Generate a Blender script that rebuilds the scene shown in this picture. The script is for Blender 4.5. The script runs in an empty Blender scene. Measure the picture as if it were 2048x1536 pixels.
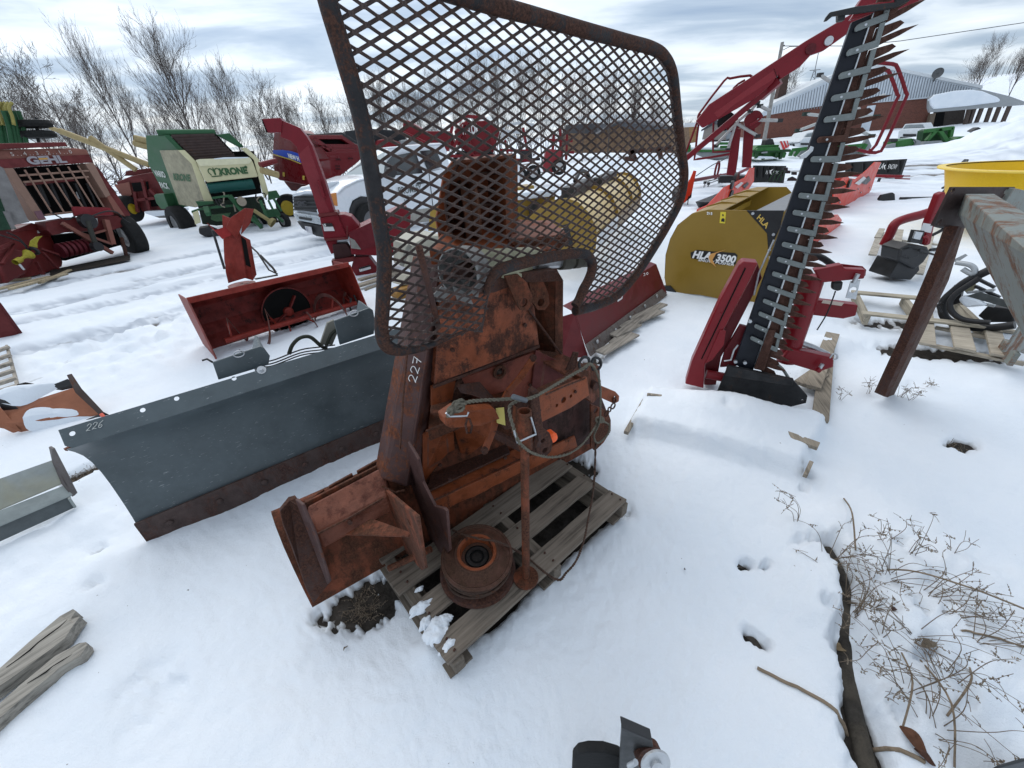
import bpy, bmesh, math, random
import numpy as np
from math import sin, cos, pi, radians, atan, atan2, hypot, sqrt
from mathutils import Vector, Matrix, noise as mnoise
from mathutils.geometry import tessellate_polygon
random.seed(7)
S = bpy.context.scene
C = S.collection
# ---------------------------------------------------------------- camera
CF, CX, CY, CH = 775.0, 1024.0, 768.0, 1.65
_sl = -0.0615
_nn = Vector((-_sl, 1.0)).normalized()
_d = _nn.x*0 + _nn.y*(CY-292.0)
PITCH = atan2(_d, CF); ROLL = atan(_sl)
_F = Vector((0, cos(PITCH), -sin(PITCH)))
_R0 = Vector((1, 0, 0)); _D0 = Vector((0, -sin(PITCH), -cos(PITCH)))
_X = _R0*cos(ROLL) - _D0*sin(ROLL)
_Y = _R0*sin(ROLL) + _D0*cos(ROLL)
cd = bpy.data.cameras.new('camera'); cam = bpy.data.objects.new('camera', cd); C.objects.link(cam)
cd.sensor_width = 36.0; cd.lens = CF/2048*36.0; cd.clip_end = 4000; cd.clip_start = 0.05
m = Matrix.Identity(4)
for i in range(3):
    m[i][0] = _X[i]; m[i][1] = -_Y[i]; m[i][2] = -_F[i]
m[2][3] = CH
cam.matrix_world = m
S.camera = cam
S.view_settings.view_transform = 'Standard'; S.view_settings.look = 'None'
S.view_settings.exposure = 0.95; S.view_settings.gamma = 1
S.render.film_transparent = False
try:
    S.cycles.max_bounces = 6; S.cycles.diffuse_bounces = 3; S.cycles.glossy_bounces = 3; S.cycles.transparent_max_bounces = 8
except Exception: pass
# ---------------------------------------------------------------- world
SUN_EL, SUN_AZ = radians(50), radians(-28)      # azimuth from +Y (ahead), negative = left
w = bpy.data.worlds.new('World'); S.world = w; w.use_nodes = True
nt = w.node_tree; nt.nodes.clear()
def N(t, typ, **k):
    n = t.nodes.new(typ)
    for a, b in k.items(): setattr(n, a, b)
    return n
out = N(nt, 'ShaderNodeOutputWorld'); bg = N(nt, 'ShaderNodeBackground'); bg.inputs[1].default_value = 1.0
sky = N(nt, 'ShaderNodeTexSky'); sky.sky_type = 'NISHITA'; sky.sun_disc = False
sky.sun_elevation = SUN_EL; sky.sun_rotation = SUN_AZ; sky.air_density = 1.0
skm = N(nt, 'ShaderNodeMixRGB', blend_type='MULTIPLY'); skm.inputs[0].default_value = 1
skm.inputs[2].default_value = (.12, .12, .12, 1)
nt.links.new(sky.outputs[0], skm.inputs[1])
tc = N(nt, 'ShaderNodeTexCoord'); sep = N(nt, 'ShaderNodeSeparateXYZ'); nt.links.new(tc.outputs['Generated'], sep.inputs[0])
def MA(t, op, a, b=None, c=None, clamp=False):
    n = N(t, 'ShaderNodeMath', operation=op); n.use_clamp = clamp
    for i, v in enumerate((a, b, c)):
        if v is None: continue
        if isinstance(v, (int, float)): n.inputs[i].default_value = v
        else: t.links.new(v, n.inputs[i])
    return n.outputs[0]
zc = MA(nt, 'ADD', MA(nt, 'MAXIMUM', sep.outputs[2], 0.0), 0.09)
px_ = MA(nt, 'DIVIDE', sep.outputs[0], zc); py_ = MA(nt, 'DIVIDE', sep.outputs[1], zc)
cmb = N(nt, 'ShaderNodeCombineXYZ'); nt.links.new(px_, cmb.inputs[0]); nt.links.new(py_, cmb.inputs[1])
mp = N(nt, 'ShaderNodeMapping'); mp.inputs['Rotation'].default_value = (0, 0, radians(-18)); mp.inputs['Scale'].default_value = (0.75, 1.3, 1)
nt.links.new(cmb.outputs[0], mp.inputs[0])
n1 = N(nt, 'ShaderNodeTexNoise'); n1.inputs['Scale'].default_value = .95; n1.inputs['Detail'].default_value = 7; n1.inputs['Roughness'].default_value = .52; n1.inputs['Distortion'].default_value = .35
n2 = N(nt, 'ShaderNodeTexNoise'); n2.inputs['Scale'].default_value = .55; n2.inputs['Detail'].default_value = 3
mp2 = N(nt, 'ShaderNodeMapping'); mp2.inputs['Location'].default_value = (3.3, 1.1, 5)
nt.links.new(mp.outputs[0], mp2.inputs[0])
nt.links.new(mp.outputs[0], n1.inputs[0]); nt.links.new(mp2.outputs[0], n2.inputs[0])
mixn = MA(nt, 'ADD', MA(nt, 'MULTIPLY', n1.outputs[0], .72), MA(nt, 'MULTIPLY', n2.outputs[0], .28))
rp = N(nt, 'ShaderNodeValToRGB'); nt.links.new(mixn, rp.inputs[0])
e = rp.color_ramp; e.elements[0].position = .36; e.elements[0].color = (.235, .305, .41, 1)
e.elements[1].position = .66; e.elements[1].color = (.80, .835, .86, 1)
k = e.elements.new(.44); k.color = (.33, .40, .49, 1)
k = e.elements.new(.52); k.color = (.56, .62, .69, 1)
k = e.elements.new(.59); k.color = (.64, .69, .75, 1)
mixs = N(nt, 'ShaderNodeMixRGB'); mixs.inputs[0].default_value = .88
nt.links.new(skm.outputs[0], mixs.inputs[1]); nt.links.new(rp.outputs[0], mixs.inputs[2])
# brighter round the veiled sun
vs = N(nt, 'ShaderNodeVectorMath', operation='DOT_PRODUCT'); nt.links.new(tc.outputs['Generated'], vs.inputs[0])
sd = Vector((sin(SUN_AZ)*cos(SUN_EL), cos(SUN_AZ)*cos(SUN_EL), sin(SUN_EL))); vs.inputs[1].default_value = sd
gl = MA(nt, 'MULTIPLY', MA(nt, 'POWER', MA(nt, 'MAXIMUM', vs.outputs['Value'], 0.0), 2.0), .20)
mul = MA(nt, 'ADD', gl, .74)
fin = N(nt, 'ShaderNodeVectorMath', operation='SCALE'); nt.links.new(mixs.outputs[0], fin.inputs[0]); nt.links.new(mul, fin.inputs['Scale'])
nt.links.new(fin.outputs[0], bg.inputs[0]); nt.links.new(bg.outputs[0], out.inputs[0])
sl = bpy.data.lights.new('sun', 'SUN'); sl.energy = .9; sl.angle = radians(75); sl.color = (1, .96, .9)
so = bpy.data.objects.new('sun', sl); C.objects.link(so)
so.rotation_euler = (-sd).to_track_quat('-Z', 'Y').to_euler()

# ---------------------------------------------------------------- picking points on real planes
def ray(px, py): return _F*CF + _X*(px-CX) + _Y*(py-CY)
def G(px, py, z=0.0):
    v = ray(px, py); return Vector((0, 0, CH)) + v*((z-CH)/v.z)
class VP:
    """an upright plane; u runs along it, n faces the viewer's side, off shifts it along n"""
    def __init__(s, a, b):
        s.A = Vector((a[0], a[1], 0)); s.u = Vector((b[0]-a[0], b[1]-a[1], 0)).normalized()
        s.n = Vector((s.u.y, -s.u.x, 0))
        if s.n.dot(-s.A) < 0: s.n = -s.n
        s.z = Vector((0, 0, 1))
    def at(s, px, py, off=0.0):
        v = ray(px, py); o = s.A + s.n*off
        t = o.dot(s.n)/v.dot(s.n) if abs(v.dot(s.n)) > 1e-6 else 1
        # camera is at x=y=0
        return Vector((0, 0, CH)) + v*t
    def L(s, u, off, z): return s.A + s.u*u + s.n*off + s.z*z
    def atu(s, px, py, u):          # on the cross plane at position u
        v = ray(px, py); o = s.A + s.u*u
        t = o.dot(s.u)/v.dot(s.u); return Vector((0, 0, CH)) + v*t
def gp(ax, ay, bx, by, z=0): return VP(G(ax, ay, z), G(bx, by, z))
def D(px, py, y):
    v = ray(px, py); return Vector((0, 0, CH)) + v*(y/v.y)

# ---------------------------------------------------------------- materials
MATS = {}
def mat(name, col, rough=.5, metal=0.0, rust=0.0, grime=.35, scale=6.0, bump=.15, spec=.24, rustcol=(.10, .035, .015), coat=0, scratch=0, fade=None, wave=None):
    if name in MATS: return MATS[name]
    if max(col) < .55 and metal < .3: col = tuple(c*.74 for c in col)
    rustcol = tuple(c*.8 for c in rustcol)
    m_ = bpy.data.materials.new(name); m_.use_nodes = True; t = m_.node_tree; b = t.nodes['Principled BSDF']
    tc = N(t, 'ShaderNodeTexCoord'); O = tc.outputs['Object']
    def noise(sc, det=5, ro=.6, vec=O, dist=0):
        n = N(t, 'ShaderNodeTexNoise'); n.inputs['Scale'].default_value = sc; n.inputs['Detail'].default_value = det
        n.inputs['Roughness'].default_value = ro; n.inputs['Distortion'].default_value = dist; t.links.new(vec, n.inputs[0]); return n.outputs[0]
    def mix(f, a, bb, mode='MIX'):
        n = N(t, 'ShaderNodeMixRGB', blend_type=mode)
        for i, v in ((0, f), (1, a), (2, bb)):
            if isinstance(v, (int, float)): n.inputs[i].default_value = v
            elif isinstance(v, tuple): n.inputs[i].default_value = v + (1,) if len(v) == 3 else v
            else: t.links.new(v, n.inputs[i])
        return n.outputs[0]
    def rng(v, a, bb, c=0.0, d=1.0):
        n = N(t, 'ShaderNodeMapRange'); t.links.new(v, n.inputs[0])
        for i, q in enumerate((a, bb, c, d)): n.inputs[i+1].default_value = q
        return n.outputs[0]
    big = noise(scale*.35, 4, .6); med = noise(scale*1.7, 6, .68); fine = noise(scale*14, 4, .7)
    dark = tuple(c*(1-.75*grime) for c in col); lite = tuple(min(1, c*(1+.35*grime)+.03*grime) for c in col)
    c = mix(rng(med, .35, .68), dark, lite)
    c = mix(rng(big, .35, .65, 0, .55), c, tuple(col))
    if fade: c = mix(rng(noise(scale*.5, 5, .6, dist=.6), .42, .62, 0, .8), c, fade)
    rr = rng(med, .3, .7, max(.05, rough-.12), min(1, rough+.15))
    if rust > 0:
        cut = .74 - .42*rust
        rn = MA(t, 'ADD', MA(t, 'MULTIPLY', noise(scale*1.1, 7, .72, dist=.3), .72), MA(t, 'MULTIPLY', fine, .28))
        if rust > .3:
            mps = N(t, 'ShaderNodeMapping'); mps.inputs['Scale'].default_value = (scale*2.2, scale*2.2, scale*.28); t.links.new(O, mps.inputs[0])
            rn = MA(t, 'ADD', MA(t, 'MULTIPLY', rn, .72), MA(t, 'MULTIPLY', noise(1.0, 5, .7, mps.outputs[0]), .28))
        rm = rng(rn, cut-.035, cut+.035)
        rc = mix(rng(fine, .35, .65), tuple(q*.45 for q in rustcol), tuple(min(1, q*1.7) for q in rustcol))
        c = mix(rm, c, rc)
        if rust > .3:       # worn, paler edges
            bv = N(t, 'ShaderNodeBevel'); bv.samples = 3; bv.inputs['Radius'].default_value = .006
            ge = N(t, 'ShaderNodeNewGeometry'); dp_ = N(t, 'ShaderNodeVectorMath', operation='DOT_PRODUCT'); t.links.new(bv.outputs[0], dp_.inputs[0]); t.links.new(ge.outputs['Normal'], dp_.inputs[1])
            em = MA(t, 'MULTIPLY', rng(dp_.outputs['Value'], .97, .80, 0, .75), rng(med, .38, .6))
            c = mix(em, c, tuple(min(1, q*1.5+.035) for q in rustcol))
        rr = mix(rm, rr, (.85, .85, .85))
    if scratch:
        mpn = N(t, 'ShaderNodeMapping'); mpn.inputs['Scale'].default_value = (1.2, 1.2, 9); mpn.inputs['Rotation'].default_value = (.2, .1, .3); t.links.new(O, mpn.inputs[0])
        s1 = noise(22, 3, .6, mpn.outputs[0], .2); c = mix(rng(s1, .665, .70, 0, scratch), c, (.45, .47, .48))
    t.links.new(c, b.inputs['Base Color']) if not isinstance(c, tuple) else None
    t.links.new(rr, b.inputs['Roughness'])
    b.inputs['Metallic'].default_value = metal; b.inputs['Specular IOR Level'].default_value = spec
    if coat: b.inputs['Coat Weight'].default_value = coat
    if bump:
        bn = N(t, 'ShaderNodeBump'); bn.inputs['Strength'].default_value = bump; bn.inputs['Distance'].default_value = .01
        t.links.new(MA(t, 'ADD', med, MA(t, 'MULTIPLY', fine, .5)), bn.inputs['Height']); t.links.new(bn.outputs[0], b.inputs['Normal'])
    MATS[name] = m_; return m_
def flat(name, col, rough=.5, metal=0, spec=.5, emit=0, trans=0):
    if name in MATS: return MATS[name]
    m_ = bpy.data.materials.new(name); m_.use_nodes = True; b = m_.node_tree.nodes['Principled BSDF']
    b.inputs['Base Color'].default_value = (*col, 1); b.inputs['Roughness'].default_value = rough; b.inputs['Metallic'].default_value = metal
    b.inputs['Specular IOR Level'].default_value = spec
    MATS[name] = m_; return m_
def wood(name, col=(.26, .225, .18), axis=(1, 0, 0), dark=.35, scale=1.0):
    if name in MATS: return MATS[name]
    m_ = bpy.data.materials.new(name); m_.use_nodes = True; t = m_.node_tree; b = t.nodes['Principled BSDF']
    tc = N(t, 'ShaderNodeTexCoord'); mpn = N(t, 'ShaderNodeMapping'); t.links.new(tc.outputs['Object'], mpn.inputs[0])
    ang = atan2(axis[1], axis[0]); mpn.inputs['Rotation'].default_value = (0, 0, -ang); mpn.vector_type = 'TEXTURE' if False else 'POINT'
    m2 = N(t, 'ShaderNodeMapping'); t.links.new(mpn.outputs[0], m2.inputs[0]); m2.inputs['Scale'].default_value = (3*scale, 60*scale, 60*scale)
    a = N(t, 'ShaderNodeTexNoise'); a.inputs['Scale'].default_value = 1; a.inputs['Detail'].default_value = 6; a.inputs['Roughness'].default_value = .65; t.links.new(m2.outputs[0], a.inputs[0])
    bb = N(t, 'ShaderNodeTexNoise'); bb.inputs['Scale'].default_value = 5; bb.inputs['Detail'].default_value = 5; t.links.new(tc.outputs['Object'], bb.inputs[0])
    r = N(t, 'ShaderNodeValToRGB'); t.links.new(MA(t, 'ADD', MA(t, 'MULTIPLY', a.outputs[0], .7), MA(t, 'MULTIPLY', bb.outputs[0], .3)), r.inputs[0])
    r.color_ramp.elements[0].position = .33; r.color_ramp.elements[0].color = (*[q*dark for q in col], 1)
    r.color_ramp.elements[1].position = .66; r.color_ramp.elements[1].color = (*[min(1, q*1.45) for q in col], 1)
    k = r.color_ramp.elements.new(.48); k.color = (*col, 1)
    t.links.new(r.outputs[0], b.inputs['Base Color']); b.inputs['Roughness'].default_value = .85; b.inputs['Specular IOR Level'].default_value = .15
    bn = N(t, 'ShaderNodeBump'); bn.inputs['Strength'].default_value = .6; bn.inputs['Distance'].default_value = .004
    t.links.new(a.outputs[0], bn.inputs['Height']); t.links.new(bn.outputs[0], b.inputs['Normal'])
    MATS[name] = m_; return m_
# ---------------------------------------------------------------- mesh builder
def V(*a): return Vector(a)
class MB:
    def __init__(s): s.v = []; s.f = []; s.sm = []
    def add(s, vs, fs, smooth=False):
        b = len(s.v); s.v += [Vector(p) for p in vs]
        for f in fs: s.f.append(tuple(i+b for i in f)); s.sm.append(smooth)
        return s
    def prism(s, pts, d):
        n = len(pts); d = Vector(d)
        s.add(list(pts) + [p+d for p in pts], [tuple(range(n)), tuple(range(2*n-1, n-1, -1))] + [(i, i+n, (i+1) % n+n, (i+1) % n) for i in range(n)])
        return s
    def plate(s, outer, d, holes=()):
        """flat plate with holes (lists of 3D points), thickness vector d"""
        if not holes: return s.prism(outer, d)
        loops = [list(outer)] + [list(h) for h in holes]; allp = [p for l in loops for p in l]; n = len(allp)
        tris = tessellate_polygon([[Vector(p) for p in l] for l in loops]); d = Vector(d)
        fs = [tuple(t) for t in tris] + [tuple(i+n for i in reversed(t)) for t in tris]
        k = 0
        for l in loops:
            q = len(l)
            fs += [(k+i, k+i+n, k+(i+1) % q+n, k+(i+1) % q) for i in range(q)]; k += q
        return s.add(allp + [Vector(p)+d for p in allp], fs)
    def box(s, c, hx, hy, hz):
        c, hx, hy, hz = map(Vector, (c, hx, hy, hz))
        p = [c+hx*i+hy*j+hz*k for k in (-1, 1) for j in (-1, 1) for i in (-1, 1)]
        return s.add(p, [(0, 1, 3, 2), (4, 6, 7, 5), (0, 4, 5, 1), (2, 3, 7, 6), (0, 2, 6, 4), (1, 5, 7, 3)])
    def bar(s, a, b, w_, h, up=(0, 0, 1)):
        a, b, up = Vector(a), Vector(b), Vector(up); d = (b-a); t = d.normalized()
        sx = t.cross(up)
        if sx.length < 1e-4: sx = t.cross(V(1, 0, 0))
        sx.normalize(); uz = sx.cross(t).normalized()
        return s.box((a+b)/2, d/2, sx*w_/2, uz*h/2)
    def tube(s, pts, r, seg=8, closed=False, cap=True, smooth=True):
        pts = [Vector(p) for p in pts]; n = len(pts); rs = r if isinstance(r, (list, tuple)) else [r]*n
        up = None; rings = []
        for i in range(n):
            if closed: t = pts[(i+1) % n]-pts[i-1]
            else: t = pts[min(i+1, n-1)]-pts[max(i-1, 0)]
            if t.length < 1e-9: t = V(0, 0, 1)
            t.normalize()
            if up is None:
                up = V(0, 0, 1) if abs(t.z) < .9 else V(1, 0, 0)
            sx = t.cross(up).normalized(); up = sx.cross(t).normalized()
            rings.append([pts[i]+(sx*cos(2*pi*k/seg)+up*sin(2*pi*k/seg))*rs[i] for k in range(seg)])
        vs = [p for q in rings for p in q]; fs = []
        for i in range(n if closed else n-1):
            j = (i+1) % n
            for k in range(seg): fs.append((i*seg+k, i*seg+(k+1) % seg, j*seg+(k+1) % seg, j*seg+k))
        s.add(vs, fs, smooth)
        if cap and not closed:
            s.add(rings[0], [tuple(range(seg-1, -1, -1))]); s.add(rings[-1], [tuple(range(seg))])
        return s
    def lathe(s, o, ax, prof, seg=24, smooth=True, arc=None):
        o, ax = Vector(o), Vector(ax).normalized(); x = ax.orthogonal().normalized(); y = ax.cross(x)
        for i in range(len(prof)-1):
            (r0, h0), (r1, h1) = prof[i], prof[i+1]
            a0 = [o+ax*h0+(x*cos(2*pi*k/seg)+y*sin(2*pi*k/seg))*r0 for k in range(seg)]
            a1 = [o+ax*h1+(x*cos(2*pi*k/seg)+y*sin(2*pi*k/seg))*r1 for k in range(seg)]
            s.add(a0+a1, [(k, (k+1) % seg, seg+(k+1) % seg, seg+k) for k in range(seg)], smooth)
        return s
    def cyl(s, a, b, r, seg=16):
        return s.tube([a, b], r, seg)
    def disc(s, c, ax, r, t_, seg=24):
        ax = Vector(ax).normalized(); return s.tube([Vector(c)-ax*t_/2, Vector(c)+ax*t_/2], r, seg)
    def grid(s, rows, th=None, smooth=True):
        """rows of points -> sheet, with thickness vector th"""
        m_, n = len(rows), len(rows[0]); vs = [Vector(p) for r in rows for p in r]
        fs = [(i*n+j, i*n+j+1, (i+1)*n+j+1, (i+1)*n+j) for i in range(m_-1) for j in range(n-1)]
        if th is None: return s.add(vs, fs, smooth)
        th = Vector(th); s.add(vs, fs, smooth); s.add([p+th for p in vs], [tuple(reversed(f)) for f in fs], smooth)
        edge = [(0, j) for j in range(n)] + [(i, n-1) for i in range(1, m_)] + [(m_-1, j) for j in range(n-2, -1, -1)] + [(i, 0) for i in range(m_-2, 0, -1)]
        ep = [Vector(rows[i][j]) for i, j in edge]; q = len(ep)
        return s.add(ep+[p+th for p in ep], [(i, (i+1) % q, (i+1) % q+q, i+q) for i in range(q)])
    def build(s, name, m_, parent=None, bevel=0, recalc=True, origin=None):
        o = origin if origin is not None else (parent['_o'] if parent is not None and '_o' in parent.keys() else (0, 0, 0))
        o = Vector(o)
        me = bpy.data.meshes.new(name); me.from_pydata([tuple(p-o) for p in s.v], [], s.f); me.validate()
        if len(me.polygons) == len(s.sm): me.polygons.foreach_set('use_smooth', s.sm)
        if recalc:
            b = bmesh.new(); b.from_mesh(me); bmesh.ops.recalc_face_normals(b, faces=b.faces); b.to_mesh(me); b.free()
        me.materials.append(m_); ob = bpy.data.objects.new(name, me); C.objects.link(ob)
        if parent is not None:
            ob.parent = parent
            if '_o' in parent.keys(): ob['_o'] = tuple(o)
        else: ob.location = o; ob['_o'] = tuple(o)
        if bevel:
            bv = ob.modifiers.new('bevel', 'BEVEL'); bv.width = bevel; bv.segments = 2; bv.limit_method = 'ANGLE'; bv.angle_limit = radians(40)
        return ob
def tag(o, label, cat, group=None, kind=None):
    if label: o['label'] = label
    if cat: o['category'] = cat
    if group: o['group'] = group
    if kind: o['kind'] = kind
    return o
def thing(name, label, cat, loc, group=None):
    o = bpy.data.objects.new(name, None); C.objects.link(o); o.location = loc; o['_o'] = tuple(loc); o.empty_display_size = .1
    return tag(o, label, cat, group)
def circle(c, a, b, r, n=14):
    return [c + (a*cos(2*pi*i/n)+b*sin(2*pi*i/n))*r for i in range(n)]
def smooth_path(pts, n=6):
    P = [Vector(p) for p in pts]; out = []
    for i in range(len(P)-1):
        p0, p1, p2, p3 = P[max(i-1, 0)], P[i], P[i+1], P[min(i+2, len(P)-1)]
        for k in range(n):
            t = k/n; out.append(.5*((2*p1)+(p2-p0)*t+(2*p0-5*p1+4*p2-p3)*t*t+(3*p1-p0-3*p2+p3)*t**3))
    out.append(P[-1]); return out
def text(name, s, o, right, up, h, m_, parent, ext=.002, bold=0, shear=0, width=None, spacing=1):
    """lettering standing on a real surface"""
    cu = bpy.data.curves.new('t', 'FONT'); cu.body = s; cu.extrude = 0; cu.offset = bold; cu.shear = shear; cu.space_character = spacing; cu.resolution_u = 4
    to = bpy.data.objects.new('t', cu); C.objects.link(to); dg = bpy.context.evaluated_depsgraph_get(); dg.update()
    me = bpy.data.meshes.new_from_object(to.evaluated_get(dg)); bpy.data.objects.remove(to)
    vs = [v.co.copy() for v in me.vertices]
    if not vs: return None
    x0 = min(v.x for v in vs); x1 = max(v.x for v in vs); y0 = min(v.y for v in vs); y1 = max(v.y for v in vs)
    right = Vector(right).normalized(); up = Vector(up).normalized(); nrm = right.cross(up); sc = h/(y1-y0); sx = sc if width is None else width/(x1-x0)
    oo = Vector(o); par = Vector(parent['_o']) if parent is not None else V(0, 0, 0)
    b = MB()
    vv = [oo+right*(v.x-x0)*sx+up*(v.y-y0)*sc+nrm*ext for v in vs]
    b.add(vv, [tuple(p.vertices) for p in me.polygons])
    bpy.data.meshes.remove(me)
    ob = b.build(name, m_, parent, recalc=False, origin=None if parent is not None else (0, 0, 0))
    return ob
def clone(o, loc=None, rz=None, scale=None, label=None):
    c = o.copy(); C.objects.link(c)
    for ch in o.children:
        d = ch.copy(); C.objects.link(d); d.parent = c
        for g in ch.children:
            e_ = g.copy(); C.objects.link(e_); e_.parent = d
    if loc is not None: c.location = loc
    if rz is not None: c.rotation_euler = (0, 0, rz)
    if scale is not None: c.scale = scale if not isinstance(scale, (int, float)) else (scale,)*3
    if label: c['label'] = label
    return c
# common materials
M_rust = mat('rusty_orange_paint', (.235, .057, .020), .6, rust=.62, grime=.6, scale=9, bump=.4, rustcol=(.085, .033, .018))
M_rustdk = mat('dark_rusty_steel', (.075, .035, .028), .65, rust=.65, grime=.5, scale=8, bump=.4, rustcol=(.07, .03, .02))
M_brown = mat('brown_rusted_column', (.10, .05, .045), .5, rust=.45, grime=.4, scale=5, bump=.2, rustcol=(.14, .045, .02))
M_orange = mat('worn_orange_paint', (.31, .074, .021), .5, rust=.40, grime=.5, scale=10, bump=.25, rustcol=(.06, .025, .015))
M_bright = flat('fluorescent_orange_plastic', (.9, .12, .02), .5)
M_black = mat('black_paint', (.018, .018, .02), .45, grime=.3, bump=.05, spec=.4)
M_rubber = mat('tyre_rubber', (.02, .02, .02), .85, grime=.4, bump=.3, spec=.2)
M_zinc = mat('zinc_steel', (.52, .54, .56), .38, metal=.85, grime=.3, scale=20, bump=.1)
M_white = flat('white_marking', (.82, .82, .80), .7)
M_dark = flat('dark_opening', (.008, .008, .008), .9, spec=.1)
# ================================================================ ground
def _hash(ix, iy, s):
    h = (ix.astype(np.int64)*374761393 + iy.astype(np.int64)*668265263 + s*1442695041) & 0x7fffffff
    h = ((h ^ (h >> 13))*1274126177) & 0x7fffffff
    return ((h ^ (h >> 16)) & 0xffff)/65535.0
def vnoise(x, y, s=0):
    ix, iy = np.floor(x), np.floor(y); fx, fy = x-ix, y-iy
    fx = fx*fx*fx*(fx*(fx*6-15)+10); fy = fy*fy*fy*(fy*(fy*6-15)+10)
    a = _hash(ix, iy, s); b = _hash(ix+1, iy, s); c = _hash(ix, iy+1, s); d = _hash(ix+1, iy+1, s)
    return (a*(1-fx)+b*fx)*(1-fy)+(c*(1-fx)+d*fx)*fy - .5
def fbm(x, y, o, s=0):
    r = 0; a = 1
    for i in range(o): r = r + a*vnoise(x*2**i, y*2**i, s+i); a *= .5
    return r
def P2(px, py): g = G(px, py); return (g.x, g.y)
# dents: px,py, radius along, radius across, angle deg, depth
DENT = [(708, 1195, .14, .085, 30, .12), (742, 1225, .09, .06, 30, .09), (1130, 935, .16, .09, 10, .12), (1495, 1127, .035, .016, -5, .09), (1532, 1129, .018, .012, -5, .07),
        (1514, 1276, .040, .018, -48, .10), (1930, 882, .07, .05, 0, .10), (1612, 945, .03, .035, 60, .08), (1608, 975, .02, .02, 60, .08),
        (185, 1165, .045, .02, 35, .05), (190, 1092, .05, .03, 5, .035), (300, 1345, .10, .055, 65, .022), (320, 1395, .09, .06, 60, .02), (150, 945, .10, .05, 70, .10),
        (1800, 1090, .04, .03, 0, .09), (1855, 1165, .03, .03, 0, .07), (1830, 1230, .05, .025, 40, .09), (1880, 1235, .03, .02, 40, .08), (1830, 1320, .07, .03, 20, .09), (1790, 1430, .05, .03, 80, .09),
        (1905, 1360, .05, .02, 50, .07), (1920, 1410, .04, .02, 50, .07), (1600, 1085, .06, .03, 10, .08), (1650, 1215, .04, .04, 0, .09), (1750, 1170, .05, .05, 0, .08), (1760, 1230, .05, .06, 0, .08),
        (790, 1170, .14, .05, 39, .10), (1240, 1010, .05, .07, 39, .035), (850, 880, .5, .03, 33, .07),
        (1830, 770, .10, .05, 10, .03), (560, 650, .5, .15, 30, .05), (1180, 720, .3, .1, 50, .06),
        (1780, 640, .5, .2, -10, .05), (1910, 700, .5, .14, -18, .09), (1450, 840, .06, .05, 0, .03)]
HOSE = [P2(*p) for p in ((1660, 1085), (1690, 1140), (1700, 1200), (1698, 1270), (1705, 1330), (1718, 1400), (1738, 1480), (1760, 1560))]
MOUND = [(1450, 835, .30, .18, -28, .05), (1530, 900, .7, .5, 10, .02), (880, 1290, .10, .07, 30, .05), (1000, 1240, .3, .12, 40, .02),
         (1800, 1120, .5, .35, 0, .03), (1900, 1300, .5, .3, 10, .05), (1760, 1300, .2, .3, 10, .04), (1560, 620, .6, .4, 0, .04), (1700, 590, .3, .3, 0, .04), (1650, 690, .25, .16, 10, .08), (600, 820, .4, .2, 30, .02)]
TRACK = [((0, 590), (300, 527), (560, 480), (700, 445)), ((0, 625), (200, 585), (420, 530), (640, 490)), ((0, 655), (240, 600), (420, 560), (700, 500)), ((90, 690), (260, 650), (420, 600))]
def rot(dx, dy, a): c_, s_ = cos(a), sin(a); return dx*c_+dy*s_, -dx*s_+dy*c_
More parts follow.
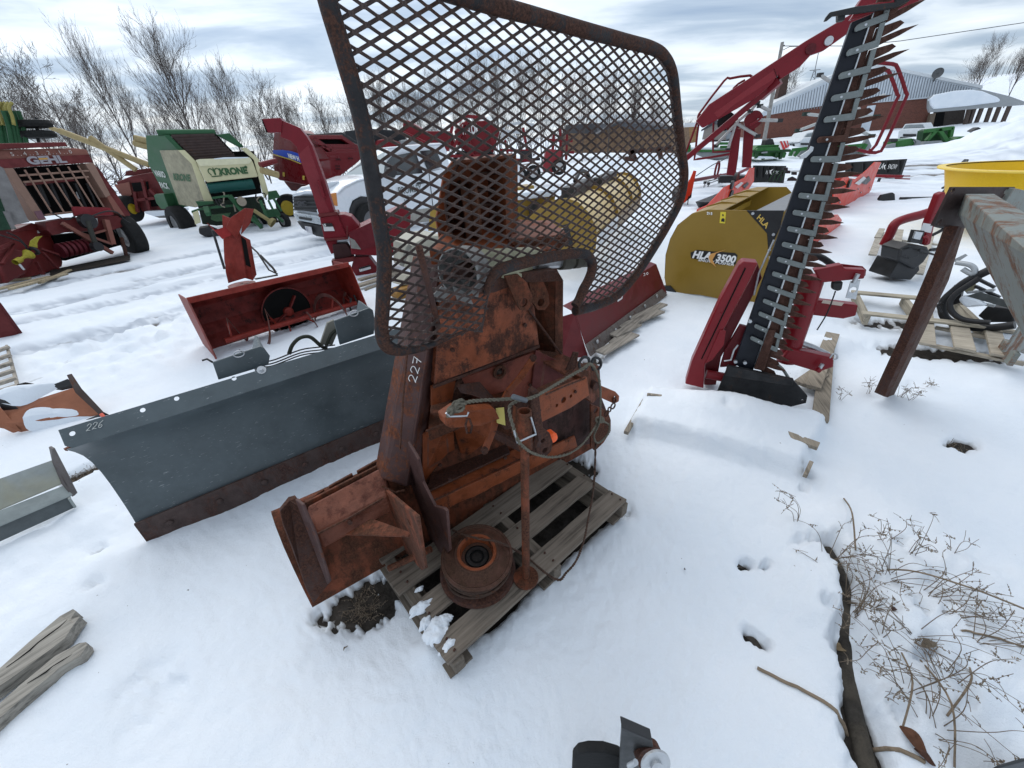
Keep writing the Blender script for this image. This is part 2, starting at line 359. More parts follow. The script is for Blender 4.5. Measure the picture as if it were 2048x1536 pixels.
def snow_h(x, y):
    r = np.hypot(x, y)
    h = .045*fbm(x*.45, y*.45, 3, 11) + .020*fbm(x*1.9, y*1.9, 3, 3) + .0075*fbm(x*9, y*9, 4, 5)
    h = h + .0050*fbm(x*34, y*34, 4, 9)*np.clip(1.8-r*.22, 0, 1)
    for px, py, ra, rb, a, d in DENT:
        if px > 1590 and 1050 < py < 1500: d *= .55; ra *= .8; rb *= .7
        gx, gy = P2(px, py); u, v = rot(x-gx, y-gy, radians(a)); q = (u/ra)**2+(v/rb)**2 + 1.1*vnoise(x*30, y*30, 21) + .8*vnoise(x*75, y*75, 22)
        h = h - d*np.exp(-np.clip(q, 0, 30)**1.6)
    for px, py, ra, rb, a, d in MOUND:
        gx, gy = P2(px, py); u, v = rot(x-gx, y-gy, radians(a)); q = (u/ra)**2+(v/rb)**2
        h = h + d*np.exp(-q**1.5)
    # trench melted over the half buried hose
    dm = np.full_like(x, 9.0)
    for (ax, ay), (bx, by) in zip(HOSE[:-1], HOSE[1:]):
        L2 = (bx-ax)**2+(by-ay)**2; t = np.clip(((x-ax)*(bx-ax)+(y-ay)*(by-ay))/L2, 0, 1)
        dm = np.minimum(dm, np.hypot(x-ax-t*(bx-ax), y-ay-t*(by-ay)))
    q = dm/(.050+.045*(vnoise(x*14, y*14, 31)) + .02*vnoise(x*50, y*50, 32))
    q = q + .9*vnoise(x*7, y*7, 33)*(y > .55)
    h = h - .10*np.exp(-np.clip(q, 0, 9)**3) + .018*np.exp(-((dm-.13)/.09)**2)
    # rough weedy patch at the right
    wx, wy = P2(1850, 1200); k = np.exp(-(((x-wx)/.55)**2+((y-wy)/.45)**2)**2)
    h = h + k*(.045*fbm(x*7, y*7, 3, 41) + .018*np.abs(fbm(x*22, y*22, 3, 43)))
    # disturbed snow
    for px, py, rr, am in ((300, 1350, .22, .012), (250, 700, 1.0, .055), (330, 620, 1.3, .055), (60, 1130, .5, .03), (1480, 700, .5, .02), (1900, 620, .8, .02), (1700, 900, .6, .01)):
        gx, gy = P2(px, py); k = np.exp(-(((x-gx)**2+(y-gy)**2)/rr**2)**2); h = h + k*am*fbm(x*8, y*8, 4, 51)
    # wheel tracks
    for tr in TRACK:
        pts = [P2(*p) for p in tr]; dm = np.full_like(x, 99.0); al = np.zeros_like(x)
        for (ax, ay), (bx, by) in zip(pts[:-1], pts[1:]):
            L2 = (bx-ax)**2+(by-ay)**2; t = np.clip(((x-ax)*(bx-ax)+(y-ay)*(by-ay))/L2, -.5, 1.5); dm = np.minimum(dm, np.hypot(x-ax-t*(bx-ax), y-ay-t*(by-ay)))
        h = h - .032*np.exp(-(dm/.17)**4)*(.7+.8*vnoise(x*6, y*6, 61)+.8*vnoise(x*22, y*22, 63)) + .014*np.exp(-((dm-.30)/.10)**2)*(.6+vnoise(x*5, y*5, 62))
    # packed lane across the yard beyond the machines
    band = np.exp(-((y-(13+.25*x))/5.0)**4)*(x > 1.0)
    h = h + band*.09*fbm((x*.96-y*.28)*.25, (x*.28+y*.96)*2.6, 4, 71)
    far = np.clip((r-18)/30, 0, 1)
    h = h + far*.35*fbm(x*.16, y*.16, 4, 81)
    # bare ground under the winch's pallet
    a3, b3 = G(893, 1330, .12), G(1254, 998, .12); L3 = hypot(b3.x-a3.x, b3.y-a3.y); ux, uy = (b3.x-a3.x)/L3, (b3.y-a3.y)/L3
    pu, pv = (x-a3.x)*ux+(y-a3.y)*uy, -(x-a3.x)*uy+(y-a3.y)*ux
    s3 = np.maximum(np.abs(pu-L3/2)-L3/2+.06, np.abs(pv-.45)-.39)+.03*vnoise(x*9, y*9, 121)+.012*vnoise(x*40, y*40, 122)
    h = h - .115/(1+np.exp(np.clip(s3/.012, -30, 30)))
    # snow covered pallet: a flat raised slab with soft sides
    pc = [P2(*p) for p in ((1292, 790), (1256, 858), (1600, 950), (1650, 846))]
    sd_ = np.full_like(x, -9.0); ar = sum(pc[i][0]*pc[(i+1) % 4][1]-pc[(i+1) % 4][0]*pc[i][1] for i in range(4)); sg = 1 if ar > 0 else -1
    for i in range(4):
        (ax, ay), (bx, by) = pc[i], pc[(i+1) % 4]; L_ = hypot(bx-ax, by-ay); sd_ = np.maximum(sd_, sg*((by-ay)*(x-ax)-(bx-ax)*(y-ay))/L_)
    sd_ = sd_+.035*vnoise(x*6, y*6, 101)+.012*vnoise(x*30, y*30, 102)
    h = h + .105/(1+np.exp(np.clip(sd_/.011, -30, 30)))
    # ploughed banks
    for bx, by, rr, ry, am in ((29.5, 20, 6.0, 3.0, 1.25), (31, 24, 5, 3, 1.6), (10, 27.5, 3.5, 1.5, .7), (5.5, 27, 2.2, 1.2, .6), (-9.5, 22, 3, 1.5, .6), (17, 30, 5, 2, .35)):
        h = h + am*np.exp(-(((x-bx)/rr)**2+((y-by)/ry)**2)**1.3)*(1+.6*fbm(x*.9, y*.9, 3, 91))
    # the land rises to the right in the distance
    rise = np.clip((x-.45*y-20)/160, 0, 1)*np.clip((r-60)/120, 0, 1)
    h = h + .024*np.clip(r-34, 0, 60)*np.clip((x-3)/12, 0, 1)
    h = h + 16*rise + np.clip((r-150)/500, 0, 1)*(5+5*np.clip(x/200, -0.5, 1))
    return h
def packed(x, y):
    r = np.zeros_like(x)
    for tr in TRACK:
        pts = [P2(*p) for p in tr]
        for (ax, ay), (bx, by) in zip(pts[:-1], pts[1:]):
            L2 = (bx-ax)**2+(by-ay)**2; t = np.clip(((x-ax)*(bx-ax)+(y-ay)*(by-ay))/L2, -.5, 1.5); dm = np.hypot(x-ax-t*(bx-ax), y-ay-t*(by-ay))
            r = np.maximum(r, np.exp(-(dm/.20)**4)*np.clip(.75+1.2*vnoise(x*7, y*7, 111)+1.0*vnoise(x*26, y*26, 112), 0, 1))
    gx, gy = P2(600, 520); u, v = rot(x-gx, y-gy, radians(35)); r = np.maximum(r, .6*np.exp(-((u/3.0)**2+(v/.9)**2))*np.clip(.6+1.3*fbm(u*1.2, v*6, 3, 113), 0, 1))
    band = np.exp(-((y-(13+.25*x))/4.5)**4)*(x > 1.5); r = np.maximum(r, band*np.clip(.25+1.5*fbm((x*.96-y*.28)*.3, (x*.28+y*.96)*3.0, 4, 71), 0, 1)*.7)
    return np.clip(r, 0, 1)
def make_ground():
    fr = np.linspace(radians(-98), radians(98), 640); bk = np.linspace(radians(98), radians(262), 50)[1:-1]
    th = np.concatenate([fr, bk]); R = .12*np.exp(np.linspace(0, math.log(1500/.12), 640)); nR, nT = len(R), len(th)
    X = (R[:, None]*np.sin(th)[None, :]); Y = (R[:, None]*np.cos(th)[None, :])
    Z = snow_h(X.ravel(), Y.ravel())
    co = np.empty((nR*nT+1, 3)); co[:-1, 0] = X.ravel(); co[:-1, 1] = Y.ravel(); co[:-1, 2] = Z; co[-1] = (0, 0, 0)
    i, j = np.meshgrid(np.arange(nR-1), np.arange(nT), indexing='ij'); j2 = (j+1) % nT
    q = np.stack([i*nT+j, i*nT+j2, (i+1)*nT+j2, (i+1)*nT+j], -1).reshape(-1, 4)
    me = bpy.data.meshes.new('snow'); me.vertices.add(len(co)); me.vertices.foreach_set('co', co.ravel())
    me.loops.add(q.size); me.loops.foreach_set('vertex_index', q[:, ::-1].ravel().astype(np.int32))
    me.polygons.add(len(q)); me.polygons.foreach_set('loop_start', np.arange(0, q.size, 4, dtype=np.int32)); me.polygons.foreach_set('loop_total', np.full(len(q), 4, dtype=np.int32))
    me.polygons.foreach_set('use_smooth', np.ones(len(q), bool)); me.update(calc_edges=True); me.validate()
    at_ = me.attributes.new('packed', 'FLOAT', 'POINT'); at_.data.foreach_set('value', np.append(packed(X.ravel(), Y.ravel()), 0).astype(np.float32))
    if me.polygons[0].normal.z < 0: me.flip_normals()
    o = bpy.data.objects.new('snow_ground', me); C.objects.link(o); o['kind'] = 'structure'
    m_ = bpy.data.materials.new('snow'); m_.use_nodes = True; t = m_.node_tree; b = t.nodes['Principled BSDF']; me.materials.append(m_)
    tc = N(t, 'ShaderNodeTexCoord')
    a = N(t, 'ShaderNodeTexNoise'); a.inputs['Scale'].default_value = 1.3; a.inputs['Detail'].default_value = 5; t.links.new(tc.outputs['Object'], a.inputs[0])
    f = N(t, 'ShaderNodeTexNoise'); f.inputs['Scale'].default_value = 160; f.inputs['Detail'].default_value = 4; f.inputs['Roughness'].default_value = .75; t.links.new(tc.outputs['Object'], f.inputs[0])
    g = N(t, 'ShaderNodeTexNoise'); g.inputs['Scale'].default_value = 28; g.inputs['Detail'].default_value = 4; t.links.new(tc.outputs['Object'], g.inputs[0])
    mx = N(t, 'ShaderNodeValToRGB'); t.links.new(a.outputs[0], mx.inputs[0]); mx.color_ramp.elements[0].position = .3; mx.color_ramp.elements[0].color = (.70, .755, .815, 1); mx.color_ramp.elements[1].position = .7; mx.color_ramp.elements[1].color = (.80, .835, .875, 1)
    # thawed rims: where the snow thins to nothing it is grey with wet grit
    sp = N(t, 'ShaderNodeSeparateXYZ'); t.links.new(tc.outputs['Object'], sp.inputs[0])
    mr = N(t, 'ShaderNodeMapRange'); t.links.new(MA(t, 'ADD', sp.outputs[2], MA(t, 'MULTIPLY', MA(t, 'SUBTRACT', g.outputs[0], .5), .02)), mr.inputs[0])
    mr.inputs[1].default_value = -.062; mr.inputs[2].default_value = -.040; mr.inputs[3].default_value = 1; mr.inputs[4].default_value = 0
    atn = N(t, 'ShaderNodeAttribute'); atn.attribute_name = 'packed'
    mp_ = N(t, 'ShaderNodeMixRGB'); t.links.new(MA(t, 'MULTIPLY', atn.outputs['Fac'], .95), mp_.inputs[0]); t.links.new(mx.outputs[0], mp_.inputs[1]); mp_.inputs[2].default_value = (.40, .44, .50, 1)
    gs = N(t, 'ShaderNodeTexNoise'); gs.inputs['Scale'].default_value = 34; gs.inputs['Detail'].default_value = 2; t.links.new(tc.outputs['Object'], gs.inputs[0])
    gr = N(t, 'ShaderNodeMapRange'); t.links.new(gs.outputs[0], gr.inputs[0]); gr.inputs[1].default_value = .775; gr.inputs[2].default_value = .80; gr.inputs[4].default_value = .8
    mg = N(t, 'ShaderNodeMixRGB'); t.links.new(gr.outputs[0], mg.inputs[0]); t.links.new(mp_.outputs[0], mg.inputs[1]); mg.inputs[2].default_value = (.10, .08, .06, 1)
    m2 = N(t, 'ShaderNodeMixRGB'); t.links.new(mr.outputs[0], m2.inputs[0]); t.links.new(mg.outputs[0], m2.inputs[1]); m2.inputs[2].default_value = (.16, .15, .14, 1)
    t.links.new(m2.outputs[0], b.inputs['Base Color']); b.inputs['Roughness'].default_value = .75; b.inputs['Specular IOR Level'].default_value = .12
    bn = N(t, 'ShaderNodeBump'); bn.inputs['Strength'].default_value = .6; bn.inputs['Distance'].default_value = .005
    t.links.new(MA(t, 'ADD', f.outputs[0], MA(t, 'MULTIPLY', g.outputs[0], 1.6)), bn.inputs['Height']); t.links.new(bn.outputs[0], b.inputs['Normal'])
make_ground()
def SH(x, y): return float(snow_h(np.array([float(x)]), np.array([float(y)]))[0])
b = MB(); b.add([(-3.2, -1, -.058), (4.8, -1, -.058), (4.8, 3.9, -.058), (-3.2, 3.9, -.058)], [(0, 1, 2, 3)])
soil = b.build('soil', mat('wet_dark_soil', (.045, .037, .03), .9, grime=.8, scale=14, bump=1.0, spec=.15), recalc=False); soil['kind'] = 'structure'

# ================================================================ bare trees
M_bark = mat('grey_bark', (.145, .125, .116), .9, grime=.5, scale=3, bump=.3, spec=.1)
M_twig = mat('dark_twigs', (.165, .14, .128), .9, grime=.4, scale=1, bump=0, spec=.1)
def make_tree(seed, H, spread, levels=4, lean=0, trunk=.14, upright=.5, ntop=9, start=.28, dense=1.0):
    rnd = random.Random(seed); tr = MB(); cr = MB()
    root = bpy.data.objects.new('bare_tree', None); C.objects.link(root); root['_o'] = (0, 0, 0)
    def branch(p, d, L, r, lev, mb):
        n = 4 if lev < 2 else 3; pts = [p]; rs = [r]; q = p.copy(); dd = d.copy()
        wob = .10 if lev < 1 else .20
        for i in range(n):
            dd = (dd+V(rnd.uniform(-wob, wob), rnd.uniform(-wob, wob), rnd.uniform(-wob*.3, wob)+(.05 if lev else 0))).normalized()
            q = q+dd*(L/n); pts.append(q.copy()); rs.append(max(.0065, r*(1-(i+1)/n*(.70 if lev else .82))))
        mb.tube(pts, rs, 7 if lev == 0 else (4 if lev < 2 else 3), cap=False)
        if lev >= levels: return
        kids = int((ntop*2.3 if lev == 0 else [0, 6, 5, 3, 3][lev])*dense)
        for k in range(kids):
            t = start+(1-start)*(k+rnd.random())/kids if lev == 0 else .18+.82*(k+rnd.random())/kids
            f = t*n; i = min(int(f), n-1); pp = pts[i].lerp(pts[i+1], f-i); base = (pts[i+1]-pts[i]).normalized()
            az = rnd.uniform(0, 2*pi); side = base.orthogonal().normalized(); side = Matrix.Rotation(az, 3, base) @ side
            ang = rnd.uniform(.55, 1.1)*spread
            nd = (base*cos(ang)+side*sin(ang)); nd.z += upright*.30; nd.normalize()
            if lev == 0: ll = H*rnd.uniform(.34, .52)*(1.1-.62*t)
            else: ll = L*rnd.uniform(.42, .68)
            branch(pp, nd, ll, max(.009, rs[i]*(.5 if lev == 0 else .6)), lev+1, cr)
    branch(V(0, 0, -.1), V(lean, 0, 1).normalized(), H*.93, trunk, 0, tr)
    for nm, mb, mt in (('trunk', tr, M_bark), ('crown', cr, M_twig)):
        o = mb.build(nm, mt, root, recalc=False)
    return root
protos = [make_tree(11, 11, .78, 4, .0, .17, .75, 11, .30), make_tree(12, 9, .9, 4, -.03, .11, .5, 7, .25), make_tree(13, 12, .6, 4, .02, .15, .9, 8, .35),
          make_tree(14, 8, .95, 4, 0, .10, .5, 7, .2), make_tree(15, 9.5, .75, 4, -.03, .11, .8, 7, .28), make_tree(16, 10, .85, 4, .0, .12, .7, 7, .22)]
used = set()
GRP = 'bare trees along the edge of the yard'
def put_tree(px, ytop, dist, k, label, rz=0, group=GRP):
    """px: where the trunk meets the ground; ytop: where its top reaches in the photo"""
    g = D(px, 300, dist); base = V(g.x, dist, 0)
    tip = ray(px, ytop); # height from the upward ray at that distance (the lean towards the lens edge is perspective)
    hz = ray(px, ytop); H = CH + hz.z/hypot(hz.x, hz.y)*hypot(base.x, base.y)
    pr = protos[k]; nat = [11, 9, 12, 8, 9.5, 10][k]*1.08; sc = max(.25, H/nat)
    if k in used: o = clone(pr)
    else: o = pr; used.add(k)
    o.location = (base.x, base.y, SH(base.x, base.y)-.05); o.rotation_euler = (0, 0, rz); wd = .78 if k in (0, 2) else .92; o.scale = (sc*wd, sc*wd, sc)
    o['label'] = label; o['category'] = 'bare tree'; o['group'] = group
    return o
T = [(398, 78, 24, 0, 'tallest bare tree with a domed crown, behind the green and cream round baler'),
     (265, 108, 24, 2, 'forked bare tree leaning left, between the open-fronted wagon and the cream baler'),
     (150, 118, 25, 3, 'broad bushy bare tree above the faded red wagon with the barred front'),
     (55, 120, 25, 1, 'bare tree behind the green and yellow tines at the far left'),
     (-40, 110, 24, 5, 'bare tree cut by the left edge of the photo'),
     (480, 150, 28, 4, 'slim bare tree just right of the tallest one'),
     (560, 165, 30, 1, 'bare tree behind the hooked top of the tall red chute'),
     (620, 195, 32, 3, 'small bare tree above the red baler with the blue stripe'),
     (665, 190, 33, 5, 'bare tree just left of the screen frame'),
     (320, 190, 30, 5, 'shorter bare tree behind the foot of the tallest tree'),
     (210, 190, 30, 3, 'low bare tree behind the forked leaning one'),
     (100, 190, 30, 4, 'upright bare tree behind the faded red wagon')]
for px, yt, d, k, lab in T: put_tree(px, yt, d, k, lab, rz=random.uniform(-.4, .4))
xs = [(735, 175, 40), (775, 160, 40), (815, 165, 41), (850, 185, 42), (890, 150, 40), (925, 175, 42), (960, 120, 36), (1000, 135, 38), (1040, 125, 36), (1085, 135, 37), (1125, 150, 37), (1165, 165, 40), (1215, 150, 38), (1260, 170, 40), (1300, 200, 48), (440, 205, 36), (520, 215, 38), (585, 200, 40), (30, 205, 34), (170, 215, 34), (365, 200, 36)]
ORD = 'first second third fourth fifth sixth seventh eighth ninth tenth eleventh twelfth thirteenth fourteenth last'.split()
THK = ['right of the tallest tree', 'left of the hooked red chute', 'behind the red baler with the blue stripe', 'behind the green tines at far left', 'over the right post of the faded wagon', 'behind the top of the cream baler']
for i, (px, yt, d) in enumerate(xs):
    nm = (ORD[i]+' bare tree from the left in the grey line seen through the diamond mesh') if px > 700 else 'small bare thicket tree '+THK[i-15]
    put_tree(px, yt, d, (i*5+1) % 6, nm, rz=random.uniform(-3, 3), group='trees of the far line' if px > 700 else 'thicket trees at left')
for px, yt, d, k, lab in ((1900, 128, 75, 3, 'wide bare tree behind the roof of the brick building, by the dish'), (1965, 140, 75, 1, 'reddish bare tree at the right end of the brick building roof'), (2046, 155, 90, 4, 'bare tree on the hill at the right edge'), (1550, 160, 60, 3, 'small bare tree left of the brick chimney')):
    put_tree(px, yt, d, k, lab, group='trees by the brick building')
# low far woods on the horizon: nobody could count it
def woods(name, x0, x1, dist, h, lab):
    b = MB(); rnd = random.Random(5)
    a = D(x0, 240, dist); c = D(x1, 240, dist)
    n = int((c.x-a.x)/1.0)
    for i in range(n):
        t = (i+rnd.random())/n; x = a.x+(c.x-a.x)*t; y = dist+rnd.uniform(-9, 9); z = SH(x, y)-.3
        hh = h*rnd.uniform(.6, 1.1)
        for k in range(3):
            x1_ = x+rnd.uniform(-.8, .8); q0 = V(x1_, y, z+hh*.4); b.tube([(x, y, z), q0, (x+rnd.uniform(-1.5, 1.5), y, z+hh*rnd.uniform(.8, 1))], [.07, .05, .015], 3, cap=False)
            for q in range(3): b.tube([q0+V(0, 0, hh*.1*q), q0+V(rnd.uniform(-1.6, 1.6), rnd.uniform(-.5, .5), hh*rnd.uniform(.2, .5)+hh*.1*q)], [.035, .012], 3, cap=False)
    o = b.build(name, M_twig, recalc=False, origin=(a.x, dist, 0)); tag(o, lab, 'woods', kind='stuff')
woods('far_woods', 1340, 1620, 190, 7, 'far bare woods along the snowy ridge behind the brick building')
woods('hill_woods', 1930, 2300, 260, 12, 'dark distant woods on the hill at the right edge')
woods('tree_belt', 690, 1330, 62, 5.5, 'grey brush behind the red machines and the wooden shed')
woods('left_brush', -160, 720, 40, 3.4, 'low brush under the trees at left')
# ================================================================ pallet under the winch
W = VP((-.88, .91), (.48, 1.79))
def pallet(name, label, o, ang, L=1.15, Wd=1.0, nb=6, h=.13, bw=.12, z0=-.02, col=(.24, .20, .155), group=None, three=3, mtn='grey_pallet_wood', jit=.012, seed=1, skip=()):
    """o: corner on the ground, boards run along ang"""
    rnd = random.Random(seed); u = V(cos(ang), sin(ang), 0); v = V(-sin(ang), cos(ang), 0); o = V(o[0], o[1], z0)
    t = thing(name, label, 'pallet', o, group)
    mb_ = wood(mtn, col, (cos(ang), sin(ang))); mr_ = wood(mtn+'_runner', tuple(c*.85 for c in col), (-sin(ang), cos(ang)))
    for i in range(three):
        q = MB(); c = o+u*(.05+(L-.1)*i/(three-1))+v*Wd/2+V(0, 0, h*.45)
        q.box(c, u*.02, v*(Wd/2), V(0, 0, h*.36)); q.build('runner', mr_, t, .003)
    for i in range(nb):
        if i in skip: continue
        q = MB(); w_ = bw*rnd.uniform(.88, 1.1); c = o+u*(L/2+rnd.uniform(-jit, jit))+v*(w_/2+(Wd-w_)*i/(nb-1))+V(0, 0, h*.9)
        hu = u*(L/2+rnd.uniform(-jit, jit))+v*rnd.uniform(-.004, .004)
        q.box(c, hu, v*w_/2, V(0, 0, .009)); q.build('deck_board', mb_, t, .003)
    return t
pa = G(893, 1330, .12); pb = G(1254, 998, .12)
ang = atan2(pb.y-pa.y, pb.x-pa.x); u_ = V(cos(ang), sin(ang), 0); v_ = V(-sin(ang), cos(ang), 0)
t = thing('wooden_pallet', 'weathered grey wooden pallet with gapped boards under the rusty orange winch', 'pallet', pa)
mb_ = wood('grey_pallet_wood', (.165, .138, .112), (cos(ang), sin(ang))); mr_ = wood('grey_pallet_runner', (.14, .118, .095), (-sin(ang), cos(ang)))
LB = (pb-pa).length
for uu, w_ in ((.02, .045), (LB*.5, .045), (LB-.045, .045)):
    q = MB(); o_ = pa+u_*uu; q.box(o_+v_*.49+u_*w_*.5+V(0, 0, -.058), u_*w_*.5, v_*.50, V(0, 0, .038)); q.build('runner', mr_, t, .004)
for k, (vv, w_, e0, e1) in enumerate(((0, .10, 0, 0), (.175, .10, .10, -.06), (.345, .12, -.03, -.02), (.53, .12, 0, .02), (.72, .12, .01, .01), (.90, .10, 0, 0))):
    q = MB(); a_ = pa+v_*vv+u_*(e0*.4); l_ = LB-e0*.4+e1*.6; dz = random.uniform(-.002, .003)
    n_ = 14; rnd = random.Random(k)
    top = [a_+u_*(l_*i/n_)+v_*rnd.uniform(-.0022, .0022) for i in range(n_+1)]; bot = [a_+u_*(l_*i/n_)+v_*(w_+rnd.uniform(-.0022, .0022)) for i in range(n_, -1, -1)]
    top[0] = top[0]+u_*.006; bot[0] = bot[0]-u_*.012
    q.prism([p+V(0, 0, dz) for p in top+bot], V(0, 0, -.019)); q.build('deck_board', mb_, t, .0025)
    for uu in (.045, LB*.5+.02, LB-.02):
        for dv in (.03, .07): 
            if k % 2 == 0 or dv < .05: pass
q = MB()
for uu in (.045, LB*.52, LB-.03):
    for vv in (.02, .07, .195, .25, .37, .43, .56, .62): q.cyl(pa+u_*uu+v_*vv+V(0, 0, .0), pa+u_*(uu+.004)+v_*vv+V(0, 0, .006), .0045, 8)
nh = q.build('nail_heads', M_rustdk, t); nh['kind'] = 'stuff'
# lower boards showing in the gaps
q = MB()
for uu in (0, LB*.45, LB-.1): q.box(pa+u_*(uu+.05)+v_*.5+V(0, 0, -.105), u_*.05, v_*.5, V(0, 0, .008))
q.build('bottom_board', mr_, t)

# ================================================================ the winch
root = thing('logging_winch', 'tall rusty orange logging winch marked 227, standing on the grey pallet', 'winch', W.L(.8, 0, .1))
def part(nm, fn, m_, parent=root, bev=.003):
    q = MB(); fn(q); return q.build(nm, m_, parent, bev)
def wp(pts, off): return [W.at(x, y, off) for x, y in pts]
def wq(pts): return [W.at(*p) for p in pts]
up = V(0, 0, 1)
# blade plate: curved sheet along the full width, pushing side away from us
prof = [(.0, .07), (-.02, .17), (-.05, .27), (-.09, .36), (-.15, .43), (-.20, .455)]
rows = [[W.L(.0+(1.62)*j/12, o, z) for j in range(13)] for o, z in prof]
part('blade', lambda q: q.grid(rows, W.n*-.012), M_rust)
def f(q):   # end band of the blade, bent back with rounded top
    a = wq([(560, 1023, -.02), (578, 1000, -.06), (592, 996, -.06), (606, 1018, -.02), (627, 1066, .0), (650, 1130, .0), (660, 1165, .0), (627, 1207, .0), (612, 1178, 0), (599, 1139, .0), (585, 1100, 0), (565, 1048, -.01)])
    q.prism(a, W.n*-.02)
part('blade_end_plate', f, M_rustdk)
def f(q):
    a = wq([(590, 998, -.02), (604, 1010, .03), (628, 1064, .05), (659, 1163, .03), (654, 1170, .01), (628, 1090, .0), (606, 1040, .0), (592, 1004, -.02)])
    q.prism(a, W.u*.010)
part('blade_rib', f, M_brown)
# notched strip along the top of the blade
def f(q):
    for a in (((594, 1001), (612, 1003), (648, 979), (650, 984), (614, 1016), (598, 1010)), ((658, 974), (705, 948), (708, 955), (660, 981)), ((714, 944), (760, 918), (762, 927), (716, 951))):
        q.prism(wp(a, -.16), W.n*-.012)
    q.prism(wp(((606, 1008), (768, 925), (768, 945), (612, 1022)), -.13), W.n*-.01)
part('notched_edge', f, M_rust)
# horizontal box beam at the foot, left of the column
def f(q):
    tl, tr = W.at(612, 1012, -.12), W.at(768, 930, -.12); fl, fr_ = W.at(631, 1070, .0), W.at(778, 992, .0)
    bl = fl-up*.09; br = fr_-up*.09
    q.add([tl, tr, fr_, fl, tl-up*.13, tr-up*.13, br, bl], [(0, 1, 2, 3), (3, 2, 6, 7), (7, 6, 5, 4), (4, 5, 1, 0), (0, 3, 7, 4), (1, 5, 6, 2)])
part('foot_beam', f, mat('foot_beam_orange', (.22, .066, .034), .45, rust=.52, grime=.5, scale=9, bump=.3, rustcol=(.09, .03, .02)), bev=.012)
# triangular gusset plate from the beam to the lower hitch lug
def f(q): q.prism(wq([(690, 1068, .02), (742, 1036, .03), (822, 1064, .24), (815, 1072, .24)]), up*-.010)
part('gusset', f, M_rust)
# lower hitch lugs: plates standing out towards us
def lug(q, u0, pts, hole=None, th=.012):
    o = [W.atu(x, y, u0) for x, y in pts]
    hs = []
    if hole: hc = W.atu(hole[0], hole[1], u0); hs = [circle(hc, W.n, up, hole[2])]
    q.plate(o, W.u*th, hs)
part('hitch_lug', lambda q: lug(q, .41, [(748, 977), (764, 974), (833, 1034), (850, 1138), (843, 1141), (812, 1105), (762, 1074), (770, 1010)], (818, 1045, .022)), M_rust)
part('hitch_lug', lambda q: lug(q, .53, [(815, 884), (835, 918), (845, 965), (868, 1012), (887, 1017), (892, 1022), (899, 1101), (893, 1108), (868, 1104), (848, 1092), (822, 1040), (812, 960)]), M_brown)
part('hitch_pin', lambda q: q.cyl(W.at(778, 1137, .12), W.at(862, 1098, .20), .013, 12), M_rust, bev=0)
# left leaning column: a square tube
def f(q):
    a, b_ = W.at(764, 960, -.06), W.at(814, 975, .0); c_, d_ = W.at(846, 515, -.14), W.at(884, 508, -.08)
    k = W.n*-.10
    bk = W.at(842, 965, -.10); dk = W.at(893, 530, -.16)
    q.add([a, b_, bk, a+k, c_, d_, dk, c_+k], [(0, 1, 5, 4), (1, 2, 6, 5), (2, 3, 7, 6), (3, 0, 4, 7), (0, 3, 2, 1), (4, 5, 6, 7)])
part('left_column', f, M_brown, bev=.012)
def chalk(nm, strokes, pl, off, r, parent, m_=M_white):
    q = MB()
    for s_ in strokes: q.tube(smooth_path([pl.at(x, y, off) for x, y in s_], 5), r, 4)
    return q.build(nm, m_, parent)
dg = [[(829, 731), (826, 725), (831, 722), (834, 729), (826, 740), (822, 748), (822, 757), (829, 757), (831, 748), (827, 744)],
      [(838, 708), (834, 702), (840, 698), (844, 704), (836, 716), (829, 728), (833, 735), (841, 732), (842, 724), (838, 722)],
      ]
def numeral(nm, txt, a, right, up_, h, pl, off, r, parent, m_=M_white):
    """hand-written chalk digits: a = pixel of the lower left, right/up_ = pixel steps"""
    G_ = {'2': [[(.0, .75), (.25, 1), (.6, .9), (.62, .62), (.25, .25), (.02, .05), (.2, .1), (.7, .02)]], '7': [[(.0, .95), (.7, 1), (.35, 0)], [(.12, .5), (.6, .55)]],
          '6': [[(.6, 1), (.2, .65), (.05, .25), (.3, 0), (.6, .15), (.5, .4), (.12, .3)]], '1': [[(.3, 1), (.25, 0)]], '8': [[(.6, .9), (.3, 1), (.15, .75), (.55, .4), (.4, .02), (.1, .15), (.25, .5), (.6, .85)]],
          '-': [[(.1, .5), (.6, .5)]], 'X': [[(0, 1), (.6, 0)], [(.6, 1), (0, 0)]], '0': [[(.3, 1), (.05, .5), (.3, 0), (.6, .5), (.3, 1)]], '4': [[(.5, 0), (.5, 1), (0, .35), (.7, .35)]], '5': [[(.6, 1), (.1, 1), (.1, .6), (.5, .6), (.6, .25), (.3, 0), (0, .1)]], '3': [[(0, .95), (.5, .95), (.3, .6), (.6, .3), (.3, 0), (0, .1)]]}
    q = MB(); x = 0
    for ch in txt:
        for st in G_.get(ch, []):
            pts = [pl.at(a[0]+right[0]*(x+p[0])+up_[0]*p[1]*h, a[1]+right[1]*(x+p[0])+up_[1]*p[1]*h, off) for p in st]
            q.tube(smooth_path(pts, 4) if ch in '26803' else pts, r, 4)
        x += .95
    return q.build(nm, m_, parent)
col_pl = VP((W.at(780, 850, -.10)).xy, (W.at(830, 850, -.045)).xy)
class ColFace:      # the column's front face, leaning
    a = W.at(764, 960, -.06); b_ = W.at(814, 975, .0); c_ = W.at(846, 515, -.14)
    nrm = (b_-a).cross(c_-a).normalized()
    if nrm.dot(V(0, 0, CH)-a) < 0: nrm = -nrm
    @classmethod
    def at(k, px, py, off=0):
        v = ray(px, py); o = V(0, 0, CH); t_ = (k.a+k.nrm*off-o).dot(k.nrm)/v.dot(k.nrm); return o+v*t_
numeral('chalk_number', '227', (832, 766), (4.6, -18.5), (-17, -5), .95, ColFace, .034, .0018, root)
